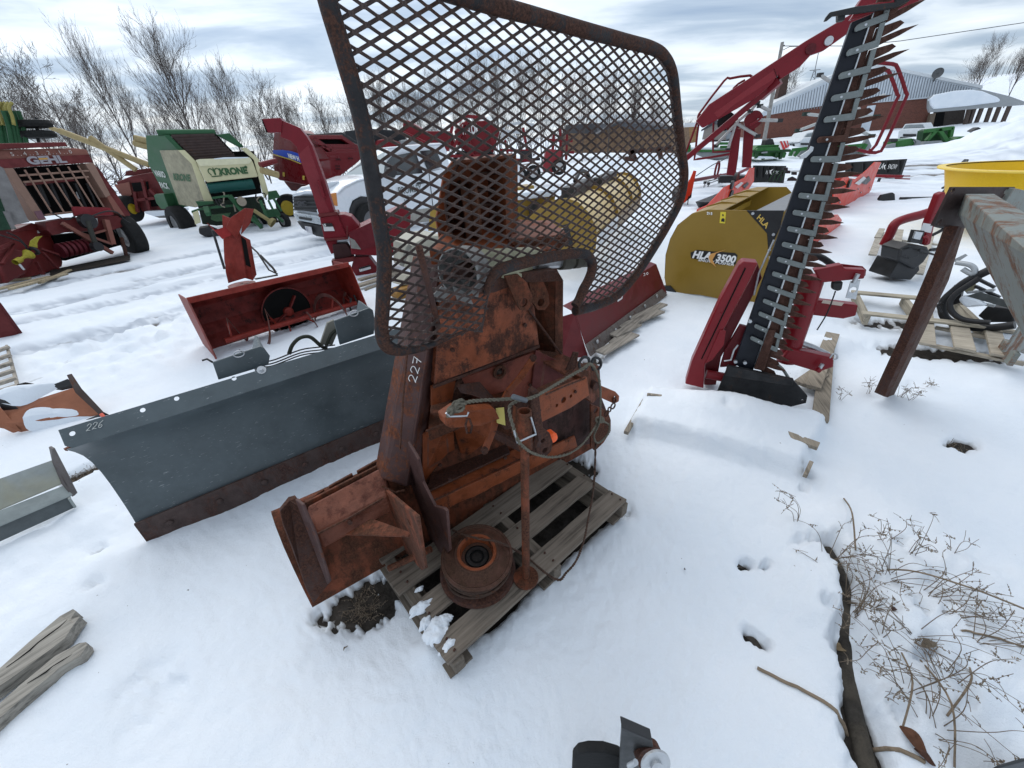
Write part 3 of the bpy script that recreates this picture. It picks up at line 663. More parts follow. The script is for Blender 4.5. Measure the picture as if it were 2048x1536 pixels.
# right column and its parts
def f(q):
    a, b_ = W.at(1125, 712, -.10), W.at(1108, 565, -.10)
    q.prism(wp(((1111, 560), (1127, 560), (1126, 712), (1110, 705)), -.10), W.n*-.05)
part('right_upright', f, M_rust)
part('side_wall', lambda q: q.prism(wq([(1060, 535, -.20), (1112, 520, -.10), (1112, 705, -.10), (1072, 700, -.22)]), W.n*-.012), M_rust)
part('stay_rod', lambda q: q.cyl(W.at(1052, 612, -.04), W.at(1122, 708, -.06), .006, 8), M_rustdk, bev=0)
# back wall closing the frame
part('back_wall', lambda q: q.prism(wp(((870, 500), (905, 440), (1100, 470), (1120, 560), (1122, 720), (1195, 770), (1192, 880), (900, 1000), (842, 960), (850, 700)), -.24), W.n*-.012), M_rust)
# drum cover: big curved plate over the cable drum
rows = []
for i in range(9):
    t_ = i/8; off = -.06+.05*sin(t_*pi)
    xt, yt = 884+(1062-884)*t_, 560-36*sin(t_*pi)*.9; xb, yb = 868+(1078-868)*t_, 768+(690-768)*t_
    rows.append([W.at(xt+(xb-xt)*k/5, yt+(yb-yt)*k/5, off) for k in range(6)])
part('drum_cover', lambda q: q.grid(rows, W.n*-.03), mat('drum_cover_paint', (.33, .085, .032), .5, rust=.56, grime=.6, scale=11, bump=.3, rustcol=(.07, .03, .02)))
part('cover_edge', lambda q: q.bar(W.at(866, 774, -.03), W.at(1078, 692, -.03), .012, .014), M_rustdk)
# bearing plate with the sight hole
def f(q):
    o = wp(((925, 757), (1080, 700), (1086, 800), (1040, 845), (1004, 832), (985, 808), (940, 790)), -.075)
    c_ = W.at(998, 743, -.075); q.plate(o, W.n*-.012, [circle(c_, W.u, up, .022, 18)])
part('bearing_plate', f, mat('faded_red_orange', (.27, .066, .038), .55, rust=.38, grime=.4, scale=8, bump=.2, rustcol=(.12, .04, .03)))
part('bearing_ring', lambda q: q.lathe(W.at(998, 743, -.07), W.n, [(.022, 0), (.022, .012), (.034, .012), (.034, 0)], 20), M_rust, bev=0)
part('bearing_core', lambda q: q.lathe(W.at(998, 743, -.10), W.n, [(.03, 0), (.03, .004), (.012, .01), (.010, .022), (0, .022)], 16), mat('dull_grease_steel', (.16, .13, .11), .5, metal=.5), bev=0)
# dark drum side below the cover
part('cable_drum', lambda q: q.lathe(W.at(955, 800, -.16), W.n, [(.0, 0), (.17, 0), (.17, .03), (.13, .035), (.0, .035)], 32), M_rustdk, bev=0)
# torn tin flap under the bearing plate
part('bent_flap', lambda q: q.prism(wq([(912, 770, -.03), (960, 764, -.03), (992, 800, .0), (1000, 822, .02), (985, 808, .02), (950, 792, 0), (922, 786, -.01)]), W.n*-.005), M_rustdk)
# middle shelf
def f(q):
    tl, tr, fr_, fl = W.at(862, 802, -.20), W.at(1020, 760, -.20), W.at(1010, 800, .02), W.at(855, 862, .02)
    q.add([tl, tr, fr_, fl]+[p-up*.055 for p in (tl, tr, fr_, fl)], [(0, 1, 2, 3), (3, 2, 6, 7), (7, 6, 5, 4), (4, 5, 1, 0), (0, 3, 7, 4), (1, 5, 6, 2)])
part('middle_shelf', f, M_rust, bev=.006)
# bright orange panels inside the lower bay
part('bay_panel', lambda q: q.prism(wq([(845, 868, -.08), (905, 835, -.08), (912, 925, -.16), (845, 965, -.08)]), W.n*-.01), M_orange)
part('bay_panel', lambda q: q.prism(wq([(903, 838, -.10), (985, 810, -.03), (980, 880, -.03), (925, 920, -.12)]), W.n*-.01), M_orange)
part('bay_panel', lambda q: q.prism(wq([(862, 772, -.07), (912, 760, -.12), (905, 800, -.12), (862, 812, -.06)]), W.n*-.01), M_orange)
part('bay_floor', lambda q: q.prism(wq([(850, 985, .02), (1020, 905, .0), (1010, 880, -.12), (865, 940, -.12)]), up*-.012), M_rustdk)
# foot beam right of the column: sloped top, front face, worn lower lip
def f(q):
    q.prism(wq([(852, 975, -.02), (1065, 880, -.04), (1070, 905, .04), (862, 1004, .06)]), up*-.06)
part('tray_beam', f, M_orange, bev=.01)
def f(q):
    n_ = 22; a, b_ = (866, 1004), (1150, 872); rnd = random.Random(4); top = [(a[0]+(b_[0]-a[0])*i/n_, a[1]+(b_[1]-a[1])*i/n_) for i in range(n_+1)]
    bot = [(x+5, y+26-6*i/n_+rnd.uniform(-2, 2)) for i, (x, y) in enumerate(top)]
    q.prism(wp(top+bot[::-1], .065), W.n*-.012)
part('tray_lip', f, M_orange)
# deep dark side box at the right end
def f(q):
    q.prism(wq([(1072, 870, .02), (1086, 800, .02), (1178, 742, -.02), (1196, 776, -.02), (1220, 838, .0), (1196, 884, .0), (1120, 902, .02)]), W.n*-.014)
part('side_box', f, mat('dark_red_brown', (.075, .024, .018), .6, rust=.55, grime=.5, scale=7, bump=.2, rustcol=(.035, .018, .014)))
part('top_shelf', lambda q: q.prism(wq([(1086, 722, -.05), (1122, 706, -.06), (1165, 726, .02), (1130, 748, .05)]), up*-.012), M_rust)
part('top_bracket', lambda q: q.prism(wq([(1148, 704, .02), (1158, 705, .03), (1152, 745, .04), (1128, 752, .04)]), W.n*-.01), M_rustdk)
part('red_inner_plate', lambda q: q.prism(wq([(1062, 790, -.06), (1072, 700, -.06), (1165, 745, .0), (1140, 775, .02)]), W.n*-.01), mat('dull_red_plate', (.17, .035, .03), .55, rust=.4, grime=.5))
# ---- top lugs
for x0, offu in ((1040, 0), (1074, .06)):
    def f(q):
        pts = [(x0-30+offu*200, 552), (x0-4, 548), (x0+14, 565), (x0+24, 590), (x0+25, 608), (x0+16, 620), (x0+2, 620), (x0-8, 606)]
        c_ = W.at(x0+8, 605, .03-offu*.8); q.plate(wp(pts, .03-offu*.8), W.n*-.012, [circle(c_, W.u, up, .018)])
    part('top_link_lug', f, M_rust)
def f(q):
    q.prism(wq([(950, 590, .0), (985, 548, .02), (1115, 540, .02), (1128, 562, .0), (1040, 566, .0), (990, 585, .0)]), W.n*-.05)
part('head_beam', f, M_rustdk)
# ---- top housing, pulley tower
def f(q):
    a = wp(((862, 468), (1038, 468), (1040, 500), (862, 505)), -.16)
    q.prism(wq([(858, 500, -.04), (1118, 500, -.04), (1096, 445, -.24), (1040, 438, -.26), (885, 465, -.22)]), up*-.05)
part('head_plate', f, M_orange)
def f(q):
    q.prism(wq([(1034, 440, -.28), (1098, 440, -.28), (1130, 462, -.14), (1118, 470, -.10), (1018, 478, -.08)]), up*-.035)
part('head_cap', f, mat('pale_faded_orange', (.33, .13, .085), .7, rust=.35, grime=.5, scale=14, bump=.3, rustcol=(.16, .07, .05)))
part('head_cap_side', lambda q: q.prism(wq([(1018, 482, -.075), (1118, 474, -.095), (1133, 466, -.13), (1138, 486, -.12), (1115, 500, -.09), (1040, 504, -.07)]), W.n*-.02), M_rust)
part('tower_back', lambda q: q.prism(wp(((905, 322), (1036, 318), (1036, 474), (880, 480), (872, 440), (888, 345)), -.26), W.n*-.012), M_orange)
rows = []
for i in range(10):
    t_ = i/9; px_v = 926-18*t_-24*sin(t_*pi); py_v = 312+165*t_
    rows.append([W.at(px_v, py_v, -.10), W.at(px_v+3, py_v, -.26)])
part('tower_curved_side', lambda q: q.grid(rows, W.u*-.008), M_rustdk)
part('tower_post', lambda q: q.prism(wp(((1012, 312), (1033, 310), (1034, 472), (1012, 472)), -.13), W.n*-.13), mat('orange_post', (.26, .075, .028), .5, rust=.45, grime=.5, scale=9))
def f(q):
    for y in (345, 378, 408, 438): q.prism(wp(((955, y), (1013, y-3), (1013, y+3), (955, y+6)), -.2), W.n*-.05)
part('tower_shelf', f, M_rustdk)
part('tower_top', lambda q: q.prism(wq([(905, 322, -.12), (1033, 308, -.12), (1022, 306, -.26), (918, 316, -.26)]), up*-.01), M_rust)
part('sheave', lambda q: q.lathe(W.at(938, 425, -.20), (W.n*.4+W.u).normalized(), [(0, -.03), (.11, -.03), (.115, -.02), (.085, 0), (.115, .02), (.11, .03), (0, .03)], 28), mat('rusty_sheave', (.16, .055, .025), .6, rust=.6, grime=.5, scale=9), bev=0)
# ---- lever arms
def arm(nm, pts, off, w_, m_=M_orange):
    P_ = [W.at(x, y, off+o) for x, y, o in pts]; q = MB()
    for a, b_ in zip(P_[:-1], P_[1:]): q.bar(a, b_, .010, w_, W.n.cross((b_-a).normalized()))
    q.build(nm, m_, root, .002)
arm('lever_arm', [(1068, 715, 0), (1040, 756, .01), (1015, 785, .03), (998, 822, .06)], .08, .034)
arm('lever_arm', [(998, 815, .0), (985, 862, .02), (968, 905, .04)], .13, .034)
for p_, t_ in ((W.at(1066, 716, .085), .014), (W.at(969, 901, .178), .014), (W.at(998, 818, .15), .03)): part('lever_boss', lambda q: q.disc(p_, W.n, .015, t_, 14), M_rustdk, bev=0)
# ---- drawbar with its ears
def f(q):
    q.prism(wq([(888, 836, .24), (914, 818, .24), (950, 822, .22), (990, 818, .22), (1000, 838, .22), (962, 852, .23), (944, 853, .24), (904, 857, .25), (892, 852, .25)]), W.n*-.05)
part('drawbar_ear', f, M_orange)
part('drawbar_neck', lambda q: q.prism(wq([(985, 800, .18), (1058, 798, .2), (1050, 856, .2), (1010, 860, .18), (996, 830, .18)]), W.n*-.02), M_rustdk)
def f(q):
    o = wq([(1062, 802, .30), (1092, 788, .29), (1174, 754, .27), (1178, 790, .27), (1140, 815, .28), (1082, 845, .30)])
    h_ = [circle(W.at(x, y, .285), W.u, up, r, 12) for x, y, r in ((1112, 810, .008), (1127, 800, .014), (1143, 793, .008))]
    pl_a = (o[1]-o[0]).normalized()
    # keep the loop flat: project everything on the plane through three corners
    c0 = o[0]; nn = (o[2]-o[0]).cross(o[5]-o[0]).normalized()
    fl_ = lambda p: p-nn*(p-c0).dot(nn)
    q.plate([fl_(p) for p in o], W.n*-.014, [[fl_(p) for p in hh] for hh in h_])
part('drawbar', f, M_orange)
def f(q):
    q.prism(wq([(1062, 802, .286), (1092, 788, .276), (1174, 754, .256), (1150, 742, .16), (1075, 775, .18)]), up*-.012)
part('drawbar_top', f, M_rust)
part('drawbar_head', lambda q: q.prism(wq([(1162, 755, .27), (1178, 738, .22), (1200, 732, .2), (1203, 790, .2), (1186, 808, .24), (1172, 796, .27)]), W.n*-.06), M_rust, bev=.006)
part('drawbar_bolt', lambda q: q.disc(W.at(1188, 770, .245), W.n, .020, .03, 18), M_rustdk, bev=0)
def f(q):
    o = wp(((1203, 772), (1232, 784), (1239, 792), (1238, 803), (1229, 808), (1218, 803), (1200, 795)), .16); q.plate(o, W.n*-.012, [circle(W.at(1230, 796, .16), W.u, up, .011)])
part('pin_arm', f, M_orange)
def f(q):
    q.plate(wp(((1182, 808), (1216, 822), (1222, 840), (1222, 862), (1208, 885), (1190, 902), (1182, 895)), .10), W.n*-.012, [circle(W.at(1192, 822, .10), W.u, up, .016)])
part('side_ear', f, M_rust)
def f(q):
    pts = [(1063, 783), (1071, 777), (1078, 784), (1083, 830), (1087, 856), (1100, 866), (1106, 884), (1103, 902), (1092, 914), (1078, 911), (1071, 895), (1078, 880), (1070, 850), (1062, 812)]
    q.plate(wp(pts, .37), W.n*-.022, [circle(W.at(1086, 882, .37), W.u, up, .010), circle(W.at(1090, 901, .37), W.u, up, .012)])
part('hook_plate', f, M_rustdk, bev=.004)
part('hook_cap', lambda q: q.lathe(W.at(1096, 868, .30), W.n, [(.022, 0), (.022, .03), (.016, .04), (0, .042)], 20), M_bright, bev=0)
# ---- warning label with illegible print
part('yellow_sticker', lambda q: q.prism(wp(((992, 817), (1008, 815), (1011, 851), (994, 846)), .205), W.n*-.002), flat('old_yellow_sticker', (.55, .46, .12), .6), bev=0)
# ---- parking stand
def f(q):
    b0 = W.at(1052, 1152, .45); q.tube([b0, W.at(1050, 960, .43), W.at(1049, 836, .42)], .0155, 16)
part('stand_leg', f, M_rust, bev=0)
def f(q):
    a, b_ = W.at(1051, 895, .425), W.at(1049, 822, .42); q.tube([a, b_], .024, 18, cap=False); q.tube([b_, a], .019, 18, cap=False); q.lathe(b_, (b_-a), [(.019, 0), (.024, 0)], 18)
part('stand_sleeve', f, M_rust, bev=0)
part('stand_sleeve_bracket', lambda q: q.prism(wq([(1030, 812, .30), (1045, 822, .40), (1040, 880, .40), (1026, 868, .30)]), W.n*-.012), M_rust)
sb = W.at(1052, 1156, .45)
part('stand_foot', lambda q: q.lathe(V(sb.x, sb.y, .121), up, [(0, 0), (.052, 0), (.052, .008), (0, .009)], 24), M_rust, bev=0)
part('retaining_clip', lambda q: q.tube(smooth_path([W.at(x, y, .45) for x, y in ((1028, 862), (1034, 885), (1072, 868), (1070, 862), (1062, 835))], 1), .0035, 6), M_zinc, bev=0)
# ---- weld beads and bolt heads
M_weld = mat('weld_bead', (.12, .045, .025), .5, rust=.5, grime=.6, scale=30, bump=.8)
def weld(nm, pts, r=.0045):
    P_ = [W.at(*p) for p in pts]; L_ = sum((b-a).length for a, b in zip(P_[:-1], P_[1:])); path = []
    for a, b in zip(P_[:-1], P_[1:]):
        k_ = max(2, int((b-a).length/.006)); path += [a.lerp(b, i/k_) for i in range(k_)]
    q = MB(); q.tube(path, [r*(1+.25*sin(i*1.9)) for i in range(len(path))], 6); return q.build(nm, M_weld, root)
weld('weld_seam', [(764, 972, -.03), (790, 985, .0), (812, 980, .01)]); weld('weld_seam', [(631, 1070, .008), (700, 1035, .008), (770, 994, .008)]); weld('weld_seam', [(862, 1004, .066), (960, 958, .05), (1066, 906, .045)])
weld('weld_seam', [(852, 862, .025), (930, 830, .025), (1008, 801, .025)]); weld('weld_seam', [(1092, 789, .295), (1130, 772, .285), (1172, 756, .275)], .004); weld('weld_seam', [(815, 700, -.03), (806, 800, -.02), (800, 900, -.01)], .004)
for x, y, o_, r in ((905, 700, -.03, .009), (1050, 650, -.03, .009), (1010, 790, -.06, .008), (1060, 770, -.06, .008), (940, 780, -.06, .007), (880, 930, -.07, .009), (975, 850, -.09, .009), (1078, 820, .305, .007), (1150, 783, .28, .007), (700, 1045, .01, .009), (900, 960, .07, .009), (1010, 915, .06, .009)):
    q = MB(); q.disc(W.at(x, y, o_), W.n, r, .012, 6); q.build('bolt_head', M_rustdk, root, .001)
part('paint_streak_plate', lambda q: q.prism(wq([(1092, 470, -.05), (1118, 476, -.05), (1116, 496, -.05), (1090, 492, -.05)]), W.n*-.006), M_rust)
# ---- dark lower rods
part('link_rod', lambda q: q.bar(W.at(985, 865, .08), W.at(1060, 905, .16), .03, .03), M_rustdk)
part('link_rod', lambda q: q.cyl(W.at(1055, 904, .15), W.at(1100, 880, .2), .014, 10), M_rustdk, bev=0)
# ---- shackles, chain
q = MB()
q.tube(smooth_path([W.at(x, y, .27) for x, y in ((1163, 742), (1158, 728), (1166, 715), (1176, 716), (1178, 726), (1170, 738))], 4), .006, 6)
q.tube(smooth_path([W.at(x, y, .25) for x, y in ((1186, 740), (1183, 728), (1188, 716), (1199, 718), (1202, 730), (1196, 740))], 4), .006, 6)
q.build('shackle', M_black, root)
q = MB()
pts = [(1229, 800), (1226, 812), (1219, 819), (1213, 827)]
for i, (x, y) in enumerate(pts):
    c_ = W.at(x, y, .165); a1 = (W.u*(.7 if i % 2 else -.3)+up).normalized(); a2 = W.n if i % 2 else W.u
    q.tube([c_+a1*(.016*cos(k*pi/5))+a2*(.010*sin(k*pi/5)) for k in range(10)], .004, 6, closed=True)
q.build('chain', M_rustdk, root)

sa = D(740, 400, 1.05); sb2 = D(1362, 400, 2.02)
SP = VP(sa.xy, sb2.xy)
def SPb(x, y, o): return SP.at(x, y, -.04-(.24-o)*.9)
# ================================================================ drive shaft with its guard, hung across the winch top
sh = thing('drive_shaft', 'cream guarded drive shaft with broken grey cone across the top of the rusty winch', 'drive shaft', SPb(1050, 520, .2))
ax0, ax1 = SPb(905, 560, .14), SPb(1185, 520, .10)
axd = (SPb(960, 545, .16)-SPb(905, 565, .24)).normalized()
part('shaft_tube', lambda q: q.tube([SPb(950, 520, .14), SPb(1072, 512, .12)], .036, 20), mat('cream_plastic_guard', (.50, .49, .33), .5, grime=.5, scale=16, bump=.1), sh, 0)
part('inner_tube', lambda q: q.tube([SPb(1070, 527, .12), SPb(1150, 522, .09)], .026, 18), M_zinc, sh, 0)
part('broken_guard', lambda q: [q.tube([SPb(1000, 540, .135), SPb(1030, 545, .13), SPb(1058, 535, .12)], [.030, .034, .02], 14)], MATS['cream_plastic_guard'], sh, 0)
part('bearing_collar', lambda q: [q.tube([SPb(1120, 523, .11), SPb(1140, 522, .11)], .036, 18), q.tube([SPb(1146, 522, .11), SPb(1158, 521, .11)], .034, 18), q.tube([SPb(1160, 521, .11), SPb(1176, 520, .11)], .031, 18)], mat('dirty_grey_plastic', (.12, .115, .09), .6, grime=.5), sh, 0)
cone_c = SPb(918, 545, .20); cone_d = (cone_c-SPb(962, 528, .14)).normalized()
gm = mat('grey_plastic_cone', (.34, .34, .33), .45, grime=.5, scale=12, bump=.1)
part('guard_cone', lambda q: [q.lathe(cone_c-cone_d*.10, cone_d, [(.038, -.03), (.045, 0), (.072, .02), (.080, .06), (.078, .11)], 28), q.lathe(cone_c-cone_d*.10, cone_d, [(.074, .11), (.075, .06), (.068, .025), (.04, .005)], 28), q.lathe(cone_c-cone_d*.10, cone_d, [(.078, .11), (.074, .11)], 28)], gm, sh, 0)
part('guard_flap', lambda q: [q.prism([SPb(x, y, o) for x, y, o in pts], W.n*-.004) for pts in (((950, 545, .2), (962, 560, .2), (956, 600, .21), (935, 575, .22)), ((905, 585, .22), (880, 605, .22), (858, 598, .22), (884, 572, .22)), ((935, 585, .22), (948, 610, .22), (915, 600, .23), (905, 572, .24)))], gm, sh, .001)
part('yoke', lambda q: [q.lathe(cone_c+cone_d*.0, cone_d, [(0, .02), (.018, .02), (.024, .0), (.028, -.05)], 16), q.box(cone_c+cone_d*.03, cone_d*.025, up*.008, W.u*.022)], M_rustdk, sh, 0)

# ================================================================ protective mesh screen
sa = D(740, 400, 1.05); sb2 = D(1362, 400, 2.02)
SP = VP(sa.xy, sb2.xy)
scr = thing('mesh_screen', 'rusty expanded metal guard screen in a bent tube frame, in front of the winch', 'screen', SP.at(770, 690))
M_scr = mat('rusty_dark_mesh', (.048, .030, .026), .6, rust=.5, grime=.5, scale=12, bump=.3, rustcol=(.055, .03, .022))
M_frm = mat('blue_black_frame', (.020, .018, .020), .55, rust=.60, grime=.5, scale=10, bump=.5, rustcol=(.06, .028, .019))
fr_l = smooth_path([SP.at(*p) for p in ((640, -80), (655, 0), (690, 120), (722, 235), (740, 330), (756, 430), (768, 500), (768, 560), (765, 620), (763, 660), (772, 690), (800, 701), (850, 694), (905, 672), (950, 655))], 5)
q = MB(); q.tube(fr_l, [.0195 if i < 52 else .0195-.0010*(i-52) for i in range(len(fr_l))], 14); q.build('left_frame_tube', M_frm, scr)
fr_t = smooth_path([SP.at(*p, .0) for p in ((560, -180), (800, -52), (965, 4), (1060, 30), (1160, 58), (1250, 82), (1305, 97), (1330, 116), (1345, 150), (1353, 220), (1362, 300), (1368, 350), (1360, 400), (1335, 450), (1305, 500), (1275, 545), (1235, 590), (1190, 612), (1150, 622))], 5)
q = MB(); q.tube(fr_t, .020, 14); q.build('outer_frame_tube', M_frm, scr)
hp = smooth_path([SP.at(x, y, .012) for x, y in ((972, 590), (980, 562), (1000, 540), (1045, 526), (1095, 515), (1140, 508), (1168, 508), (1182, 520), (1184, 540), (1176, 562), (1166, 580), (1158, 600), (1150, 612))], 4)
q = MB(); q.tube(hp, [.009+.011*min(1, i/9) for i in range(len(hp))], 12); q.build('notch_tube', M_frm, scr)
# the screen's outline; strands are clipped to it
outl = [(700, -60), (655, -140), (640, -80), (655, 0), (690, 120), (722, 235), (740, 330), (756, 430), (768, 500), (768, 600), (764, 660), (775, 690), (800, 701), (850, 694), (905, 672), (962, 664), (966, 640), (974, 595), (984, 565), (1010, 540), (1040, 528), (1095, 517), (1140, 511), (1168, 510), (1182, 520), (1184, 540), (1176, 562), (1166, 580), (1158, 600), (1150, 614), (1190, 608), (1235, 590), (1275, 545), (1305, 500), (1335, 450), (1360, 400), (1368, 350), (1362, 300), (1353, 220), (1345, 150), (1330, 114), (1305, 92), (1250, 76), (1160, 50), (1060, 22), (965, -4), (800, -60)]
O2 = []
for p in outl:
    P_ = SP.at(*p); O2.append(((P_-SP.A).dot(SP.u), P_.z))
def inside(x, y):
    c_ = False; n_ = len(O2)
    for i in range(n_):
        x1, y1 = O2[i]; x2, y2 = O2[(i+1) % n_]
        if (y1 > y) != (y2 > y) and x < (x2-x1)*(y-y1)/(y2-y1)+x1: c_ = not c_
    return c_
q = MB()
LW, SW = .0630, .0292     # long way, short way of a diamond
u0, u1 = min(p[0] for p in O2), max(p[0] for p in O2); z0, z1 = min(p[1] for p in O2), max(p[1] for p in O2)
print('screen size', u1-u0, z0, z1)
tilt = 0.0
nu, nz = int((u1-u0)/LW)+3, int((z1-z0)/SW)+3
def strand(a, b_):
    if not (inside(*a) and inside(*b_)):
        mid = ((a[0]+b_[0])/2, (a[1]+b_[1])/2)
        if not inside(*mid): return
    sgn = 1 if b_[1] > a[1] else -1
    A_ = SP.L(a[0], 0, a[1]); B_ = SP.L(b_[0], 0, b_[1]); d_ = (B_-A_); t_ = d_.normalized(); w_ = t_.cross(SP.n).normalized()
    # bonds are wide and flat, strands twist out of the sheet
    e1 = A_+d_*.12; e2 = A_+d_*.88
    for P_, Q_, wa in ((e1, e2, .0032),): q.box((P_+Q_)/2, (Q_-P_)/2*1.03, (w_*1+SP.n*.55*sgn).normalized()*wa, (SP.n-w_*.55*sgn).normalized()*.0023)
for i in range(-1, nu):
    for j in range(-1, nz):
        for h_ in (0, .5):
            cx_, cz_ = u0+(i+h_)*LW, z0+(j+h_)*SW
            for du in (-1, 1):
                for dz in (-1, 1):
                    if dz == 1 or True:
                        if dz == -1: continue
                        strand((cx_, cz_), (cx_+du*LW/2, cz_+dz*SW/2))
            if inside(cx_, cz_): 
                P_ = SP.L(cx_, 0, cz_); q.box(P_, SP.u*LW*.10, V(0, 0, 1)*.0044, SP.n*.0030)
me_ob = q.build('expanded_mesh', M_scr, scr, recalc=False)
# notch edge strip
q = MB(); q.tube([SP.at(x, y) for x, y in ((962, 664), (968, 635), (975, 595), (986, 562), (1012, 540), (1050, 526))], .004, 6); q.build('mesh_edge', M_scr, scr)
# support rod behind the screen
q = MB(); q.cyl(W.at(838, 495, .30), W.at(877, 655, .14), .009, 10); q.build('support_rod', M_rustdk, scr)

# ================================================================ ropes and cable
M_rope = mat('grey_green_rope', (.24, .22, .17), .85, grime=.6, scale=60, bump=.6, spec=.1)
def twisted(nm, pts, r, m_, label, cat, strands=2, pitch=.03):
    path = smooth_path(pts, 10); q = MB(); L = 0; ph = []
    for i in range(len(path)):
        if i: L += (path[i]-path[i-1]).length
        ph.append(L/pitch*2*pi)
    for s_ in range(strands):
        off = []
        for i, p in enumerate(path):
            t_ = (path[min(i+1, len(path)-1)]-path[max(i-1, 0)]).normalized(); x = t_.cross(V(0, 0, 1)) if abs(t_.z) < .95 else V(1, 0, 0); x.normalize(); y = t_.cross(x)
            a = ph[i]+s_*2*pi/strands; off.append(p+(x*cos(a)+y*sin(a))*r*.55)
        q.tube(off, r*.62, 6)
    o = q.build(nm, m_, origin=tuple(path[0])); tag(o, label, cat); return o
twisted('control_rope', [W.at(x, y, o) for x, y, o in ((905, 822, .27), (930, 806, .28), (960, 801, .28), (1000, 799, .30), (1030, 797, .32), (1058, 797, .38), (1085, 785, .36), (1110, 770, .34), (1140, 752, .32), (1165, 738, .31), (1180, 728, .31), (1192, 742, .28), (1200, 770, .26), (1201, 810, .24), (1199, 842, .2), (1188, 872, .16), (1196, 886, .14), (1216, 868, .14), (1218, 850, .12), (1204, 842, .14))], .0062, M_rope, 'grey rope knotted at the left ear of the drawbar and strung over to the shackles', 'rope')
twisted('tie_rope', [W.at(x, y, o) for x, y, o in ((1062, 796, .38), (1036, 802, .37), (1020, 812, .38), (1020, 830, .40), (1027, 855, .43), (1033, 875, .45), (1045, 892, .46), (1070, 908, .44), (1105, 914, .38), (1140, 906, .30), (1165, 888, .24), (1185, 862, .2), (1198, 840, .16))], .0055, M_rope, 'thin grey cord drooping in a loop in front of the hook plate', 'rope')
def knot(c_, r, o):
    q = MB(); rnd = random.Random(int(c_[0]))
    for k in range(3):
        C_ = W.at(c_[0]+rnd.uniform(-4, 4), c_[1]+rnd.uniform(-3, 3), o); a1 = V(rnd.uniform(-1, 1), rnd.uniform(-1, 1), rnd.uniform(-1, 1)).normalized(); a2 = a1.orthogonal().normalized()
        q.tube([C_+(a1*cos(i*pi/6)+a2*sin(i*pi/6))*r for i in range(12)], .0055, 6, closed=True)
    return q
kr = bpy.data.objects['control_rope']
knot((916, 812), .018, .27).build('knot', M_rope, kr); knot((903, 824), .014, .27).build('knot', M_rope, kr); knot((1199, 842), .013, .18).build('knot', M_rope, kr)
q = MB(); q.tube([W.at(1026, 793, .40), W.at(1052, 801, .40)], .0085, 12); q.build('rope_sleeve', flat('grey_sleeve', (.09, .10, .11), .5), kr)
q = MB(); q.tube([W.at(x, y, .285) for x, y in ((892, 826), (900, 833), (934, 832), (937, 824))], .0035, 6); q.build('wire_hook', M_zinc, kr)
M_cab = mat('rusty_wire_rope', (.085, .05, .035), .7, rust=.4, grime=.6, scale=50, bump=.5)
twisted('winch_cable', [W.at(1191, 888, .12), G(1190, 930, .27), G(1186, 985, .24), G(1178, 1030, .22), G(1168, 1080, .19), G(1152, 1122, .155), G(1132, 1146, .135), G(1118, 1160, .135), G(1090, 1145, .135), G(1050, 1112, .15), G(1000, 1085, .28), G(960, 1078, .30), G(925, 1068, .30), W.at(905, 1060, .18)], .0052, M_cab, 'rusty steel wire cable looping down from the winch across the pallet to the spool', 'cable', 2, .02)
# grab hook chain piece hanging at the ear
q = MB(); q.tube([W.at(x, y, .29) for x, y in ((935, 836), (931, 850), (934, 866), (941, 866), (944, 852), (939, 838))], .004, 6, closed=True); o = q.build('chain_link', M_rustdk, root)

# ================================================================ spool on the pallet
spc = G(955, 1165, .16)
sp = thing('cable_spool', 'round rusty orange cable spool wound with wire rope, lying on the pallet boards', 'spool', (spc.x, spc.y, .12))
lw = G(956, 1140, .13); c_ = V(lw.x, lw.y, 0); axs = V(.06, -.06, 1).normalized()
R_ = .152
b0 = V(c_.x, c_.y, .128)
part('lower_flange', lambda q: q.lathe(b0, axs, [(0, 0), (R_*1.02, 0), (R_*1.05, .006), (R_*1.0, .014), (R_*.7, .02)], 40), M_rustdk, sp, 0)
q = MB()
for k, (r_, h_) in enumerate(((.130, .022), (.122, .036), (.134, .046), (.120, .056), (.129, .066), (.118, .076), (.131, .086), (.122, .096))):
    q.tube([b0+axs*(h_+.004*sin(3*a_+k))+(V(1, 0, 0)*cos(a_)+V(0, 1, 0)*sin(a_))*(r_+.004*sin(2*a_+k)) for a_ in [i*2*pi/36 for i in range(36)]], .0062, 6, closed=True)
q.build('wound_cable', M_cab, sp)
part('hub_core', lambda q: q.tube([b0, b0+axs*.098], .108, 28), M_dark, sp, 0)
part('upper_flange', lambda q: [q.lathe(b0+axs*.100, axs, [(R_*.90, 0), (R_*.96, .004), (R_*.96, .012), (R_*.90, .018), (R_*.86, .012), (R_*.78, .014), (R_*.62, .026), (R_*.58, .036), (R_*.50, .036), (R_*.47, .02)], 44), q.lathe(b0+axs*.100, axs, [(R_*.93, 0), (.05, .004)], 44)], mat('spool_rust', (.11, .042, .024), .6, rust=.6, grime=.6, scale=14, bump=.35, rustcol=(.07, .035, .022)), sp, 0)
part('hub_rim', lambda q: [q.lathe(b0+axs*.134, axs, [(.080, -.004), (.080, .004), (.068, .004), (.066, -.02), (.062, -.04)], 36)], M_orange, sp, 0)
part('hub_bearing', lambda q: [q.lathe(b0+axs*.092, axs, [(.07, .01), (.044, .004), (.044, .012), (.03, .012), (.03, .002), (.02, .002), (.02, .008), (0, .008)], 28)], mat('black_grease', (.014, .012, .012), .35, grime=.4), sp, 0)
